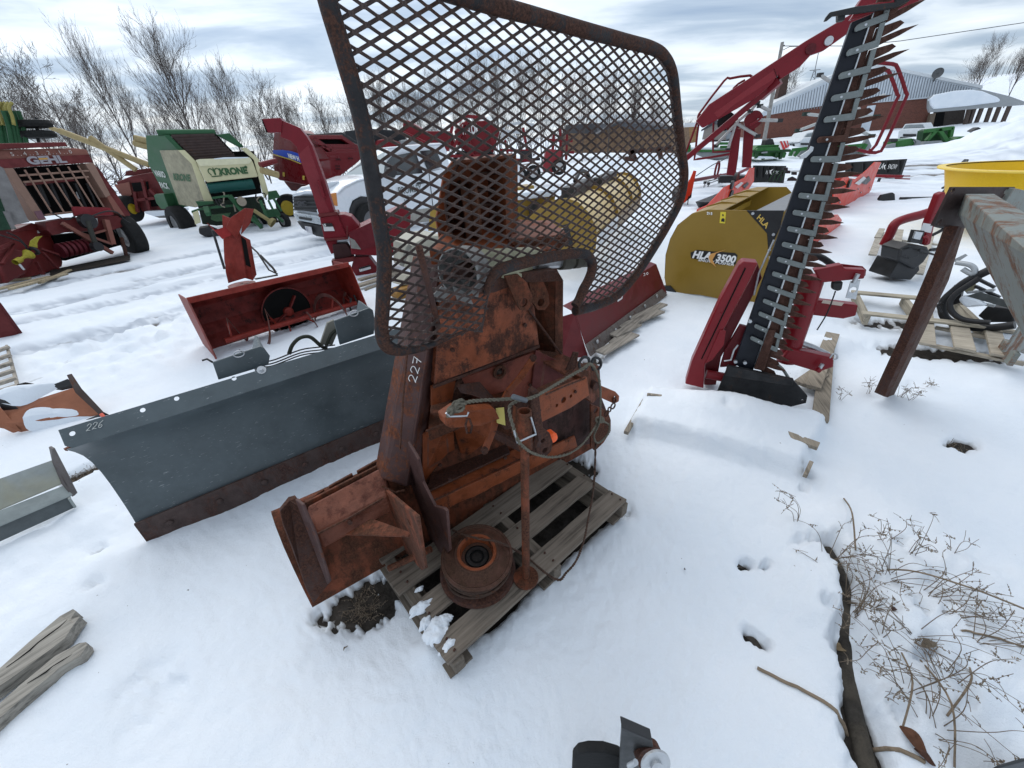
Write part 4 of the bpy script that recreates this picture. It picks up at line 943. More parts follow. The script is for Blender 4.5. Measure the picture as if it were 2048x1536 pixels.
# snow lying on the pallet and grit beside it
def snow_lump(nm, c_, rx, ry, h, seed, label, rzz=0):
    q = MB(); rnd = random.Random(seed); n_, m_ = 56, 18; rows = []
    for i in range(m_+1):
        f_ = i/m_; row = []
        for k in range(n_):
            a = 2*pi*k/n_; wv = 1+.42*mnoise.noise(V(cos(a)*1.6+seed, sin(a)*1.6, 0))+.16*mnoise.noise(V(cos(a)*5+seed, sin(a)*5, 0)); rr = f_*wv
            x, y = rx*rr*cos(a), ry*rr*sin(a); z = h*(max(0, 1-f_**2.2))**.6*(1+.7*mnoise.noise(V(x*26+seed, y*26, 1)))+.006*mnoise.noise(V(x*80, y*80, seed))*(1-f_)
            xx, yy = x*cos(rzz)-y*sin(rzz), x*sin(rzz)+y*cos(rzz); row.append(V(c_[0]+xx, c_[1]+yy, c_[2]+z))
        rows.append(row+[row[0]])
    q.grid(rows); o = q.build(nm, bpy.data.materials['snow'], origin=tuple(c_)); tag(o, label, 'snow', kind='stuff'); return o
for px, py, rx, ry, h, sd_n, a_, lab in ((872, 1262, .066, .046, .034, 3, .9, 'soft clump of snow lying on the left corner of the pallet'), (842, 1214, .046, .024, .024, 4, .5, 'narrow snow clump on the pallet boards left of the spool'),
        (838, 1176, .018, .011, .010, 5, .5, 'tiny snow crumb on the pallet under the hitch lug'), (890, 1236, .030, .022, .022, 6, .2, 'small snow lump between the larger clump and the spool'), (895, 1292, .034, .022, .022, 7, .8, 'snow lump at the very corner of the pallet'), (850, 1245, .03, .02, .018, 8, 1.2, 'snow crust on the gap at the left edge of the pallet')):
    g_ = G(px, py, .115); snow_lump('snow_clump', (g_.x, g_.y, .106), rx, ry, h, sd_n, lab, a_)
# helpers for things built from faces traced on upright planes
class T:
    def __init__(s, name, label, cat, F, org, group=None):
        s.F = F; s.o = thing(name, label, cat, org, group)
    def _p(s, pts, off): return [s.F.at(p[0], p[1], p[2] if len(p) > 2 else off) for p in pts]
    def slab(s, nm, pts, off, th, m_, bev=.003, parent=None, holes=()):
        q = MB(); P_ = s._p(pts, off)
        q.plate(P_, s.F.n*-th, [circle(s.F.at(x, y, off), s.F.u, V(0, 0, 1), r, 12) for x, y, r in holes]); return q.build(nm, m_, parent or s.o, bev)
    def tube(s, nm, pts, r, m_, parent=None, off=0, seg=10, n=4, closed=False):
        q = MB(); P_ = s._p(pts, off); q.tube(smooth_path(P_, n) if n > 1 else P_, r, seg, closed); return q.build(nm, m_, parent or s.o)
    def bar(s, nm, a, b, w_, h, m_, parent=None, bev=.003, off=0):
        q = MB(); A_, B_ = s._p([a, b], off); q.bar(A_, B_, w_, h); return q.build(nm, m_, parent or s.o, bev)
    def disc(s, nm, p, r, th, m_, parent=None, ax=None, seg=24, off=0):
        q = MB(); c_ = s._p([p], off)[0]; q.disc(c_, ax or s.F.n, r, th, seg); return q.build(nm, m_, parent or s.o)
    def fn(s, nm, f, m_, parent=None, bev=0):
        q = MB(); f(q); return q.build(nm, m_, parent or s.o, bev)
def wheel(q_parent, c, ax, r, w_, rim=None, hub=.55, m_rim=None, name='wheel'):
    """tyre with a child rim"""
    ax = Vector(ax).normalized(); c = Vector(c)
    q = MB(); q.lathe(c-ax*w_/2, ax, [(r*hub, 0), (r*.9, 0), (r*.98, w_*.12), (r, w_*.3), (r, w_*.7), (r*.98, w_*.88), (r*.9, w_), (r*hub, w_)], 28)
    ty = q.build(name, M_rubber, q_parent)
    q = MB(); q.lathe(c-ax*w_*.42, ax, [(0, w_*.1), (r*.2, w_*.05), (r*.22, w_*.12), (r*.42, w_*.2), (r*hub, 0), (r*hub*1.02, w_*.84), (r*.4, w_*.7), (0, w_*.7)], 28)
    q.build('rim', m_rim or flat('wheel_rim', (.5, .5, .5), .5), ty); return ty

# ---------------------------------------------------------------- grey plough blade 226
F = gp(290, 1120, 760, 905)
t = T('plough_blade', 'dark grey curved plough blade chalked 226 with a rusty bolted cutting edge', 'plough blade', F, F.L(.6, -.1, 0))
M_grey = mat('blue_grey_paint', (.105, .135, .148), .42, grime=.35, scale=3, bump=.04, scratch=.5, spec=.45)
M_edge = mat('rusted_cutting_edge', (.095, .062, .055), .6, rust=.55, grime=.5, scale=7, bump=.5, rustcol=(.075, .04, .032))
Lb = 1.78
prof = [(-.165, .075), (-.192, .14), (-.210, .20), (-.226, .27), (-.240, .34), (-.246, .41), (-.238, .48), (-.212, .54), (-.17, .59), (-.125, .632)]
def xa(k): return .012*k
rows = [[F.L(Lb*j/40, o, z) for j in range(41)] for o, z in prof]
t.fn('moldboard', lambda q: q.grid(rows, F.n*-.008), M_grey)
q = MB(); a, b_ = F.L(0, -.125, .632), F.L(Lb, -.125, .632); c_, d_ = F.L(Lb, -.185, .705), F.L(0, -.185, .705)
hs = []
nn = (b_-a).cross(d_-a).normalized()
class TopF:
    @staticmethod
    def at(px, py, off=0):
        v = ray(px, py); o = V(0, 0, CH); n2 = nn if nn.dot(o-a) > 0 else -nn
        return o+v*((a+n2*off-o).dot(nn)/v.dot(nn))
holes = [(144, 867), (285, 820), (353, 797), (468, 757)]
upd = (d_-a).normalized()
q.plate([a+upd*.02, F.L(.02, -.125, .632), b_, c_, d_+F.u*.0], -nn*.006 if nn.dot(V(0, 0, CH)-a) > 0 else nn*.006, [circle(TopF.at(x, y), F.u, upd, .011, 12) for x, y in holes])
q.build('top_strip', M_grey, t.o, .002)
ce = [(-.155, -.03), (-.162, .035), (-.168, .085), (-.172, .118)]
t.fn('cutting_edge', lambda q: q.grid([[F.L(Lb*j/6, o+.022, z) for j in range(7)] for o, z in ce], F.n*-.012, smooth=False), M_edge, bev=.002)
for k in range(8):
    q = MB(); c_ = F.L(.12+k*.225, -.136, .05); q.lathe(c_, (F.n+V(0, 0, .15)), [(.017, 0), (.016, .005), (.010, .009), (0, .010)], 14); q.build('bolt', M_edge, t.o)
q = MB(); c_ = TopF.at(523, 740, .0); n2 = nn if nn.dot(V(0, 0, CH)-c_) > 0 else -nn
q.lathe(c_, n2, [(.022, 0), (.022, .003), (.012, .003), (.012, .012), (.007, .012), (.007, .02), (0, .02)], 12); q.build('zinc_bolt', M_zinc, t.o)
numeral('chalk_number', '226', (172, 863), (12.5, -3.5), (3, -14), 1.0, TopF, .003, .0013, t.o, flat('pencil_chalk', (.55, .57, .55), .8))
# mounting boxes and hoses behind the blade
FB = VP(F.L(0, -.30, 0).xy, F.L(1, -.30, 0).xy)
def mbox(pts, ring):
    q = MB(); q.prism([FB.at(x, y, .06) for x, y in pts], F.n*-.012); q.prism([FB.at(x, y, .045) for x, y in (pts[2], pts[3], (pts[3][0]-4, pts[3][1]+40), (pts[2][0]-10, pts[2][1]+50))], F.n*-.20)
    o = q.build('mounting_box', M_grey, t.o, .003)
    q = MB(); c_ = FB.at(*ring, .068); q.tube([c_+F.u*.024*cos(k*pi/8)+V(0, 0, 1)*.017*sin(k*pi/8) for k in range(16)], .0035, 6, closed=True); q.build('lift_ring', M_zinc, o)
mbox([(437, 760), (425, 725), (520, 693), (528, 696), (540, 712), (537, 730)], (478, 708))
mbox([(680, 690), (668, 642), (738, 616), (746, 620), (750, 640), (748, 668)], (708, 627))
M_hose = mat('wrapped_hose', (.045, .05, .035), .7, grime=.6, scale=60, bump=.6)
q = MB(); q.tube(smooth_path([FB.at(x, y, .0) for x, y in ((578, 708), (585, 690), (600, 676), (620, 674), (640, 690), (655, 700))], 5), .011, 8); q.build('hydraulic_hose', M_hose, t.o)
q = MB(); q.tube(smooth_path([FB.at(x, y, -.02) for x, y in ((652, 694), (662, 670), (680, 655), (700, 650), (722, 662), (728, 668))], 5), .010, 8); q.build('hydraulic_hose', M_hose, t.o)
for dd in (0, 5, -6):
    q = MB(); q.tube(smooth_path([FB.at(x, y+dd, .01) for x, y in ((478, 706), (510, 722), (540, 728), (600, 706), (640, 700), (670, 696))], 5), .004, 6); q.build('cable', M_black, t.o)
q = MB(); q.prism([FB.at(x, y, -.03) for x, y in ((655, 646), (668, 640), (682, 650), (665, 690), (640, 690))], F.n*-.02); q.build('pale_bracket', mat('pale_galvanised', (.28, .27, .23), .6, grime=.4), t.o, .002)
q = MB(); q.tube([FB.at(x, y, .05) for x, y in ((426, 725), (414, 718), (404, 721))], .005, 6); q.build('lever', M_black, t.o)
q = MB(); q.bar(F.L(-.03, -.2, .60), F.L(.1, -.3, .60), .015, .012); q.build('back_bracket', M_rust, t.o)

# ---------------------------------------------------------------- old red snow blower
F = gp(420, 725, 735, 618)
M_red = mat('faded_red_paint', (.30, .028, .016), .5, rust=.30, grime=.55, scale=5, bump=.15, rustcol=(.045, .02, .016))
M_redin = mat('worn_inner_red', (.22, .018, .012), .5, rust=.45, grime=.6, scale=6, bump=.15, rustcol=(.02, .012, .012))
t = T('snow_blower', 'old faded red snow blower with open auger housing and tall discharge chute', 'snow blower', F, F.L(.8, -.2, 0))
sp_ = F.u
L0, L1 = F.at(376, 603, -.10), F.at(698, 530, -.10)
b0_, b1_ = F.at(432, 718, .0), F.at(733, 615, 0)
dp = F.n*-.42
# housing: back, top lip, two sides, curved inside
rows = []
for k in range(9):
    t_ = k/8; a_ = pi/2*1.15*t_
    oz = lambda p0, p1: None
    A_ = L0+dp*sin(pi*.86*t_)*.95; B_ = L1+dp*sin(pi*.86*t_)*.95; zz0 = L0.z-(L0.z-.03)*(1-cos(pi/2*t_)); zz1 = L1.z-(L1.z-.03)*(1-cos(pi/2*t_))
    A_.z = zz0; B_.z = zz1; rows.append([A_, A_.lerp(B_, .5), B_])
t.fn('housing_back', lambda q: q.grid(rows, V(0, 0, -.006), smooth=False), M_redin)
t.fn('top_lip', lambda q: q.bar(L0+V(0, 0, .008), L1+V(0, 0, .008), .055, .022, up=F.n), M_red, bev=.004)
def side(P0, Q0, nm, m_, f=1.0):
    q = MB(); q.prism([P0+V(0, 0, .015), P0+dp*.9+V(0, 0, 0), P0+dp*1.0-V(0, 0, .3), V((P0+dp).x, (P0+dp).y, .02), Q0], F.u*.012); return q.build(nm, m_, t.o, .002)
side(L0, b0_, 'side_plate', mat('pink_faded_edge', (.34, .10, .085), .6, grime=.4)); side(L1-F.u*.01, b1_, 'side_plate', M_red)
t.fn('side_edge', lambda q: q.bar(L0, b0_, .035, .012, up=F.u), MATS['pink_faded_edge'], bev=.002)
t.fn('side_edge', lambda q: q.bar(L1, b1_, .055, .012, up=F.u), M_red, bev=.002)
# auger shaft with ribbon flights
sa_, sb_ = F.at(450, 682, -.10), F.at(712, 606, -.12)
t.fn('auger_shaft', lambda q: q.tube([sa_, sb_], .028, 14), M_red)
ax_ = (sb_-sa_).normalized(); pu = V(0, 0, 1); pv = ax_.cross(pu).normalized(); pu = pv.cross(ax_).normalized(); Ls = (sb_-sa_).length
for seg_, (s0, s1, hd) in enumerate(((.02, .44, 1), (.54, .98, -1))):
    rows = []
    for k in range(41):
        f_ = k/40; a_ = hd*f_*2*pi*1.7+.6; c_ = sa_+ax_*Ls*(s0+(s1-s0)*f_); d_ = pv*cos(a_)+pu*sin(a_)
        rows.append([c_+d_*.172, c_+d_*.212])
    q = MB(); q.grid(rows, ax_*.006); o = q.build('auger_flight', mat('worn_flight', (.17, .07, .06), .45, rust=.4, grime=.5, scale=9), t.o)
    for f_ in (.06, .3, .55, .8, .97):
        a_ = hd*f_*2*pi*1.7+.6; c_ = sa_+ax_*Ls*(s0+(s1-s0)*f_); d_ = pv*cos(a_)+pu*sin(a_); q = MB(); q.bar(c_, c_+d_*.19, .02, .008); q.build('flight_spoke', M_red, o)
# fan opening behind the auger
fc = F.at(575, 622, -.36); t.fn('fan_ring', lambda q: [q.lathe(fc, F.n, [(.275, -.01), (.275, .015), (.262, .015), (.262, -.01)], 36)], M_redin)
t.fn('fan_housing', lambda q: q.lathe(fc, F.n, [(0, -.003), (.262, -.003), (.262, .004), (0, .004)], 36), M_dark)
t.fn('fan_blade', lambda q: [q.box(fc+(F.u*cos(a)+V(0, 0, 1)*sin(a))*.10+F.n*.02, (F.u*cos(a)+V(0, 0, 1)*sin(a))*.10, (V(0, 0, 1)*cos(a)-F.u*sin(a))*.008, F.n*.03) for a in (.9, 3.6)], M_redin)
t.fn('fan_hub', lambda q: q.lathe(fc, F.n, [(.05, 0), (.05, .05), (.03, .06), (0, .06)], 20), M_red)
t.tube('drive_chain', [(708, 590), (714, 606), (716, 622), (708, 628), (700, 615), (702, 596)], .012, M_black, off=-.12, closed=False)
# chute
F2 = VP(F.L(0, -.42, 0).xy, F.L(1, -.42, 0).xy)
c2 = lambda x, y, o=0: F2.at(x, y, o)
t.fn('chute_front', lambda q: q.prism([c2(447, 478, .02), c2(482, 470, .1), c2(506, 560, .1), c2(512, 550, .08), c2(457, 566, .06), c2(452, 545, .04)], F.n*-.012), M_red, bev=.002)
t.fn('chute_left', lambda q: q.prism([c2(446, 430, .0), c2(470, 440, .09), c2(482, 470, .10), c2(494, 555, .10), c2(458, 566, .03), c2(450, 520, .0)], F.u*-.008), M_red, bev=.002)
t.fn('chute_right', lambda q: q.prism([c2(480, 470, .09), c2(499, 480, .02), c2(512, 550, .02), c2(498, 556, .09)], F.u*.008), M_red, bev=.002)
t.fn('chute_slot', lambda q: q.prism([c2(482, 472, .112), c2(492, 480, .10), c2(502, 535, .10), c2(492, 530, .112)], F.n*-.003), M_dark)
t.fn('chute_deflector', lambda q: [q.prism([c2(430, 460, .04), c2(462, 450, .10), c2(463, 470, .10), c2(446, 478, .05), c2(415, 446, .0)], F.u*-.006)], mat('fresh_red', (.38, .02, .018), .5, rust=.2, grime=.4), bev=.002)
t.fn('chute_hood', lambda q: [q.prism([c2(452, 455, .12), c2(462, 435, .12), c2(490, 416, .08), c2(494, 420, .08), c2(485, 450, .1), c2(473, 478, .12)], F.n*-.006), q.prism([c2(490, 416, .06), c2(508, 418, .0), c2(500, 448, .0), c2(482, 470, .06)], F.n*-.006)], M_red, bev=.002)
t.fn('chute_base', lambda q: q.lathe(c2(485, 572, .03), V(0, 0, 1), [(0, 0), (.13, 0), (.13, .02), (0, .02)], 24), M_redin)
t.tube('chute_rod', [(425, 460), (449, 538)], .011, M_black, off=0, n=1)
t.tube('chute_linkage', [(498, 490), (515, 505), (538, 540), (555, 548)], .009, mat('grey_linkage', (.16, .16, .15), .5, grime=.4), off=-.42, n=1)
t.tube('chute_linkage', [(520, 510), (545, 535), (552, 545)], .012, MATS['grey_linkage'], off=-.40, n=1)
t.bar('crank_bracket', (510, 558), (555, 550), .04, .012, M_black, off=-.40)

# ---------------------------------------------------------------- red box blade on its pallet, right of the winch
F = gp(1180, 715, 1335, 590)
M_dred = mat('wine_red_paint', (.175, .018, .022), .42, grime=.35, scale=5, bump=.05, rust=.12)
t = T('grader_blade', 'wine red grader blade with worn steel edge, behind the winch', 'grader blade', F, F.L(.8, -.2, 0))
M_wsteel = mat('worn_steel_edge', (.20, .17, .155), .5, rust=.45, grime=.5, scale=16, bump=.2, rustcol=(.11, .06, .045))
up = V(0, 0, 1)
t.fn('moldboard', lambda q: q.prism([F.at(1150, 625, -.14), F.at(1312, 528, -.14), F.at(1325, 585, -.05), F.at(1172, 690, -.05)], F.n*-.01), M_dred, bev=.002)
t.fn('moldboard_top', lambda q: q.prism([F.at(1150, 625, -.14), F.at(1312, 528, -.14), F.at(1302, 524, -.20), F.at(1126, 612, -.26)], F.n*-.01), M_dred, bev=.002)
t.fn('end_panel', lambda q: q.prism([F.at(1150, 625, -.14), F.at(1176, 712, -.03), F.at(1120, 720, -.12), F.at(1100, 640, -.26)], F.u*-.008), M_dred, bev=.002)
t.fn('end_panel', lambda q: q.prism([F.at(1312, 528, -.14), F.at(1334, 588, -.03), F.at(1325, 600, -.04), F.at(1302, 560, -.16)], F.u*.008), M_dred, bev=.002)
t.fn('wear_edge', lambda q: q.prism([F.at(1172, 690, -.04), F.at(1325, 578, -.04), F.at(1335, 590, .01), F.at(1182, 713, .01)], F.n*-.012), M_wsteel, bev=.002)
for x, y in ((1195, 683), (1232, 660), (1261, 635), (1290, 612), (1314, 592)):
    q = MB(); q.lathe(F.at(x, y, -.01), F.n+up*.3, [(.019, 0), (.017, .006), (0, .008)], 12); q.build('bolt', M_zinc, t.o)
q = MB(); c_ = F.at(1241, 592, -.085); q.prism([c_+F.u*x+up*z for x, z in ((-.05, -.045), (.05, -.045), (.055, -.03), (.055, .035), (.045, .045), (-.05, .045), (-.055, .03), (-.055, -.035))], F.n*-.004); dec = q.build('maker_badge', flat('badge_white', (.75, .75, .76), .5), t.o)
q = MB(); q.prism([c_+F.n*.002+F.u*.042*cos(a)+up*.026*sin(a) for a in [i*pi/10 for i in range(20)]], F.n*-.003); q.build('badge_oval', flat('badge_red', (.45, .02, .03), .5), dec)
text('badge_lettering', 'Walco', F.at(1233, 594, -.082), F.u, up, .022, M_white, dec, .002, shear=.3)
numeral('chalk_number', '30', (1287, 552), (6, -2), (0, -5), 1.0, F, -.10, .0025, t.o)
# its pallet
g_ = G(1195, 700); 
pt = thing('wooden_pallet', 'grey boards of a pallet sticking out under the wine red grader blade', 'pallet', g_)
mw = wood('pallet_wood_b', (.26, .235, .20), (F.u.x, F.u.y))
for a, b_, w_ in (((1200, 706), (1270, 668), .10), ((1225, 672), (1275, 648), .10), ((1240, 655), (1322, 622), .10), ((1262, 640), (1328, 608), .09)):
    q = MB(); A_, B_ = G(*a, .06), G(*b_, .06); q.bar(A_, B_, w_, .02); q.build('deck_board', mw, pt, .003)
q = MB(); q.bar(G(1222, 690, .03), G(1300, 625, .03), .05, .06); q.build('runner', mw, pt, .003)

# ---------------------------------------------------------------- yellow box pusher 3500
F = VP(G(1335, 580).xy, G(1440, 597).xy)
M_yel = mat('ochre_yellow_paint', (.36, .215, .022), .38, grime=.12, scale=2, bump=.02, spec=.45)
t = T('snow_pusher', 'ochre yellow box snow pusher lettered HLA 3500 behind the red mower', 'snow pusher', F, F.L(.5, -.5, 0))
side_o = [(1334, 584), (1329, 555), (1331, 510), (1340, 478), (1355, 450), (1384, 427), (1417, 419), (1493, 421), (1534, 467), (1537, 505), (1541, 615), (1440, 598), (1400, 590)]
t.slab('side_plate', side_o, 0, .012, M_yel)
t.slab('black_corner_plate', [(1493, 421), (1568, 421), (1560, 455), (1537, 505), (1534, 467)], .004, .014, M_black)
t.slab('side_plate_lip', [(1541, 505), (1556, 460), (1570, 421), (1585, 425), (1580, 622), (1541, 615)], -.002, .012, M_yel)
DP = 2.3
arc = [(1334, 584), (1329, 555), (1331, 510), (1340, 478), (1355, 450), (1384, 427), (1417, 419)]
t.fn('moldboard', lambda q: q.grid([[F.at(x, y)-F.n*DP*k/3 for k in range(4)] for x, y in arc], F.u*.01), M_yel)
t.fn('top_lip', lambda q: q.prism([F.at(1417, 419, -.01), F.at(1493, 421, -.01)-F.u*.22, F.at(1493, 421, -.01)-F.u*.22-F.n*DP, F.at(1417, 419)-F.n*DP], V(0, 0, -.012)), M_yel, bev=.003)
far = [F.at(x, y)-F.n*DP for x, y in side_o]
t.fn('far_side_plate', lambda q: q.prism(far, F.n*-.012), M_yel, bev=.003)
t.fn('floor_brace', lambda q: q.bar(F.L(.25, -.2, .75), F.L(.25, -DP+.1, .75), .08, .08), M_yel, bev=.004)
t.fn('rubber_edge', lambda q: q.prism([F.at(1510, 422, -.03), F.at(1568, 422, -.03), F.at(1568, 422, -.03)-F.n*(DP-.1)-F.u*.1, F.at(1510, 422, -.03)-F.n*(DP-.3)+F.u*.1], V(0, 0, -.012)), mat('grey_steel_plate', (.25, .25, .25), .45, metal=.5, grime=.3), bev=.002)
for k in range(3):
    t.fn('stiffener', lambda q: q.prism([F.at(1384, 425)-F.n*(.5+k*.6), F.at(1417, 415)-F.n*(.5+k*.6), F.at(1450, 418)-F.n*(.5+k*.6), F.at(1400, 440)-F.n*(.5+k*.6)], F.n*-.01), M_yel)
# wear shoe
t.slab('skid_shoe', [(1326, 572), (1340, 572), (1352, 585), (1330, 587)], .02, .05, M_black)
for x, y in ((1506, 427), (1547, 469), (1539, 500)): t.disc('bolt', (x, y), .014, .02, M_zinc, off=.01)
# decal
u_ = F.u; z_ = V(0, 0, 1)
t.slab('logo_plate', [(1381, 505), (1395, 500), (1425, 503), (1470, 506), (1475, 511), (1471, 529), (1440, 529), (1382, 516)], .005, .003, flat('decal_black', (.012, .012, .012), .4), 0)
text('logo_lettering', 'HLA', F.at(1384, 516, .008), F.at(1421, 520, .008)-F.at(1384, 516, .008), F.at(1386, 502)-F.at(1384, 516), .085, M_white, t.o, .001, bold=.05, shear=.25, width=(F.at(1421, 520)-F.at(1384, 516)).length)
text('logo_lettering', '3500', F.at(1431, 522, .008), F.at(1470, 527, .008)-F.at(1431, 522, .008), F.at(1433, 508)-F.at(1431, 522), .082, M_white, t.o, .001, bold=.04, shear=.2, width=(F.at(1471, 526)-F.at(1431, 522)).length)
text('logo_lettering', 'SNOW PUSHER', F.at(1396, 522, .010), F.at(1468, 532, .008)-F.at(1396, 522, .008), F.at(1433, 508)-F.at(1431, 522), .028, M_white, t.o, .002, bold=.02, shear=.2, width=(F.at(1468, 530)-F.at(1396, 522)).length)
t.slab('logo_swoosh', [(1421, 508), (1452, 499), (1432, 507), (1425, 520), (1432, 534), (1420, 524), (1417, 514)], .012, .004, flat('decal_orange', (.65, .32, .09), .4), 0)
text('side_lettering', 'HLA', F.at(1513, 437, .010), F.at(1530, 456)-F.at(1513, 437), F.at(1516, 432)-F.at(1511, 438), .05, flat('decal_yellow', (.6, .4, .08), .5), t.o, .001, bold=.03, width=(F.at(1532, 459)-F.at(1514, 437)).length)
t.slab('warning_label', [(1441, 424), (1452, 424), (1450, 447), (1439, 446)], .004, .003, flat('label_yellow', (.75, .60, .04), .5), 0)
t.slab('label_pictogram', [(1443, 438), (1446, 436), (1449, 438), (1449, 444), (1442, 443)], .006, .002, M_black, 0); t.slab('label_pictogram', [(1445, 428), (1448, 430), (1446, 433), (1444, 431)], .006, .002, M_black, 0)
numeral('chalk_number', '218', (1414, 429), (4, .2), (0, -5), .9, F, .005, .004, t.o)

# ---------------------------------------------------------------- red finger-bar mower, bar folded upright
F = gp(1395, 770, 1610, 800)
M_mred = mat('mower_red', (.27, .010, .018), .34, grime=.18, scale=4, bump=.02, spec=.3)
t = T('sickle_mower', 'red sickle mower with its long toothed bar folded upright', 'mower', F, F.L(.3, -.1, 0))
bl, br, tl, tr = F.at(1468, 728, .10), F.at(1504, 748, .10), F.at(1704, 44, .10), F.at(1745, 27, .10)
Bp = lambda s, q_, o=0: bl.lerp(tl, s)*(1-q_)+br.lerp(tr, s)*q_+F.n*o
ba = (tl-bl).normalized(); wb = (br-bl).length
t.fn('cutter_bar', lambda q: q.prism([Bp(0, 0), Bp(0, 1), Bp(1, 1), Bp(1.0, 0)], F.n*-.03), mat('blue_black_bar', (.010, .013, .022), .4, grime=.4, scale=5, bump=.05, rust=.15, rustcol=(.03, .018, .014)), bev=.003)
M_kn = mat('rusty_knife', (.11, .045, .028), .6, rust=.6, grime=.5, scale=14, bump=.3, rustcol=(.06, .026, .018))
t.fn('knife_back', lambda q: q.prism([Bp(.03, 1.02, .004), Bp(.03, 1.5, .004), Bp(1.03, 1.42, .004), Bp(1.03, 1.02, .004)], F.n*-.02), M_kn, bev=.002)
t.fn('silver_ledge', lambda q: q.prism([Bp(.03, .98, .012), Bp(.03, 1.06, .012), Bp(1, 1.05, .012), Bp(1, .98, .012)], F.n*-.012), M_zinc)
n_ = 25; da = (tl-bl)/n_; rt = lambda s: (Bp(s, 1)-Bp(s, 0)).normalized()
for k in range(n_+1):
    s_ = .02+k/n_*.995; r_ = rt(s_); w_ = wb*(1+.2*s_); e0 = Bp(s_, 1.45); ln = da*1.0
    rr_ = (r_*.98+ba*.12).normalized()
    q = MB(); q.prism([e0-ln*.22, e0+ln*.22, e0+rr_*w_*.62+ln*.22, e0+rr_*w_*.98+ln*.08, e0+rr_*w_*.62-ln*.10], F.n*-.022); q.build('guard_finger', M_kn, t.o, .002)
    e1 = e0+ln*.5; q = MB(); q.prism([e1-ln*.34, e1+ln*.34, e1+rr_*w_*.5+ln*.24, e1+rr_*w_*.62, e1+rr_*w_*.5-ln*.16], F.n*-.008); q.build('knife_section', M_kn, t.o)
# zinc hold-down strip with fingers
M_clip = mat('galvanised_clip', (.20, .22, .215), .5, metal=.55, grime=.35, scale=25, bump=.15)
n2 = 19
for k in range(n2):
    s_ = .125+k*(.975-.125)/(n2-1); s1 = s_+(.975-.125)/(n2-1)
    y0_, y1_ = Bp(s_, 1.72, .02), Bp(min(s1, 1.0), 1.66, .02); r_ = rt(s_); w_ = wb*(1+.2*s_)
    q = MB(); q.prism([y0_-r_*.010, y0_+r_*.010, y1_+r_*.010-ba*.003, y1_-r_*.010-ba*.003], F.n*-.012)
    f0 = Bp(s_, 1.7, .024)+ba*.012; f1 = Bp(s_, .40, .024)+ba*.012
    hw = ba*.013; ends = [f1+r_*(-.013*cos(a))+ba*(.014*sin(a)) for a in (-1.3, -.8, 0, .8, 1.3)]
    q.prism([f0-hw*1.0, f0+hw*1.3]+ends[::-1], F.n*-.010)
    m_k = M_kn if k in (13,) else M_clip
    o = q.build('hold_down_clip', m_k, t.o, .002)
    q = MB(); q.lathe(Bp(s_, .75, .024)+ba*.012, F.n, [(.006, 0), (.005, .003), (0, .003)], 8); q.build('rivet', M_zinc, o)
# wear plate at the foot of the knife
t.fn('knife_head', lambda q: q.prism([F.at(1508, 738, .13), F.at(1528, 742, .13), F.at(1552, 662, .13), F.at(1537, 660, .13)], F.n*-.012), M_kn, bev=.002)
# skid shoe
M_shoe = mat('black_worn_shoe', (.022, .022, .024), .45, rust=.35, grime=.6, scale=6, bump=.1, rustcol=(.045, .03, .024))
t.slab('inner_shoe', [(1455, 735), (1588, 762), (1615, 792), (1612, 806), (1545, 823), (1471, 808), (1430, 795)], .16, .02, M_shoe, .004, holes=((1605, 801, .008),))
t.fn('shoe_top', lambda q: q.prism([F.at(1455, 732, .165), F.at(1588, 760, .165), F.at(1584, 772, .19), F.at(1450, 752, .19)], F.n*-.03), M_shoe, bev=.003)
t.tube('shoe_runner', [(1440, 800), (1470, 818), (1520, 828), (1545, 822), (1552, 815)], .010, mat('dark_zinc', (.20, .22, .21), .4, metal=.6, grime=.4), off=.10)
t.tube('guard_rod', [(1546, 724), (1565, 738), (1582, 765)], .010, MATS['dark_zinc'], off=.06)
# gearbox arm and frame
t.slab('belt_cover', [(1370, 768), (1383, 724), (1440, 600), (1478, 530), (1486, 523), (1516, 526), (1500, 560), (1410, 730), (1407, 777)], .10, .10, M_mred, .008)
t.slab('cover_seam', [(1402, 718), (1490, 535), (1492, 537), (1404, 719)], .104, .005, M_dark, 0)
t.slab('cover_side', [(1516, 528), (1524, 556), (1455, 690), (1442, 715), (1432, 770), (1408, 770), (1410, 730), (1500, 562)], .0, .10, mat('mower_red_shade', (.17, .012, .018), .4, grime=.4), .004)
t.slab('swing_bracket', [(1440, 660), (1452, 662), (1448, 690), (1425, 720), (1410, 728)], .11, .02, M_mred, .003)
t.tube('cross_tube', [(1412, 748), (1450, 755)], .034, M_mred, off=.04, n=1, seg=18)
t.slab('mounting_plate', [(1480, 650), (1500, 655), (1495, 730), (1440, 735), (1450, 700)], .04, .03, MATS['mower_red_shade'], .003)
t.tube('upright_tube', [(1573, 722), (1600, 640), (1628, 552)], .062, M_mred, off=-.10, n=1, seg=24)
t.slab('top_arm', [(1628, 540), (1684, 529), (1690, 538), (1732, 540), (1729, 558), (1642, 566)], -.02, .06, M_mred, .008)
t.slab('top_arm_fork', [(1682, 528), (1726, 533), (1733, 540), (1731, 552), (1724, 556), (1684, 534)], -.10, .012, M_mred, .003)
t.slab('middle_arm', [(1612, 597), (1650, 603), (1717, 611), (1712, 632), (1687, 638), (1610, 629)], -.12, .07, M_mred, .008)
t.slab('arm_label', [(1647, 600), (1688, 606), (1683, 612), (1643, 606)], -.115, .003, flat('cream_label', (.6, .5, .42), .6), 0)
t.slab('bottom_arm', [(1580, 697), (1668, 717), (1667, 735), (1636, 745), (1560, 722)], -.02, .08, M_mred, .010)
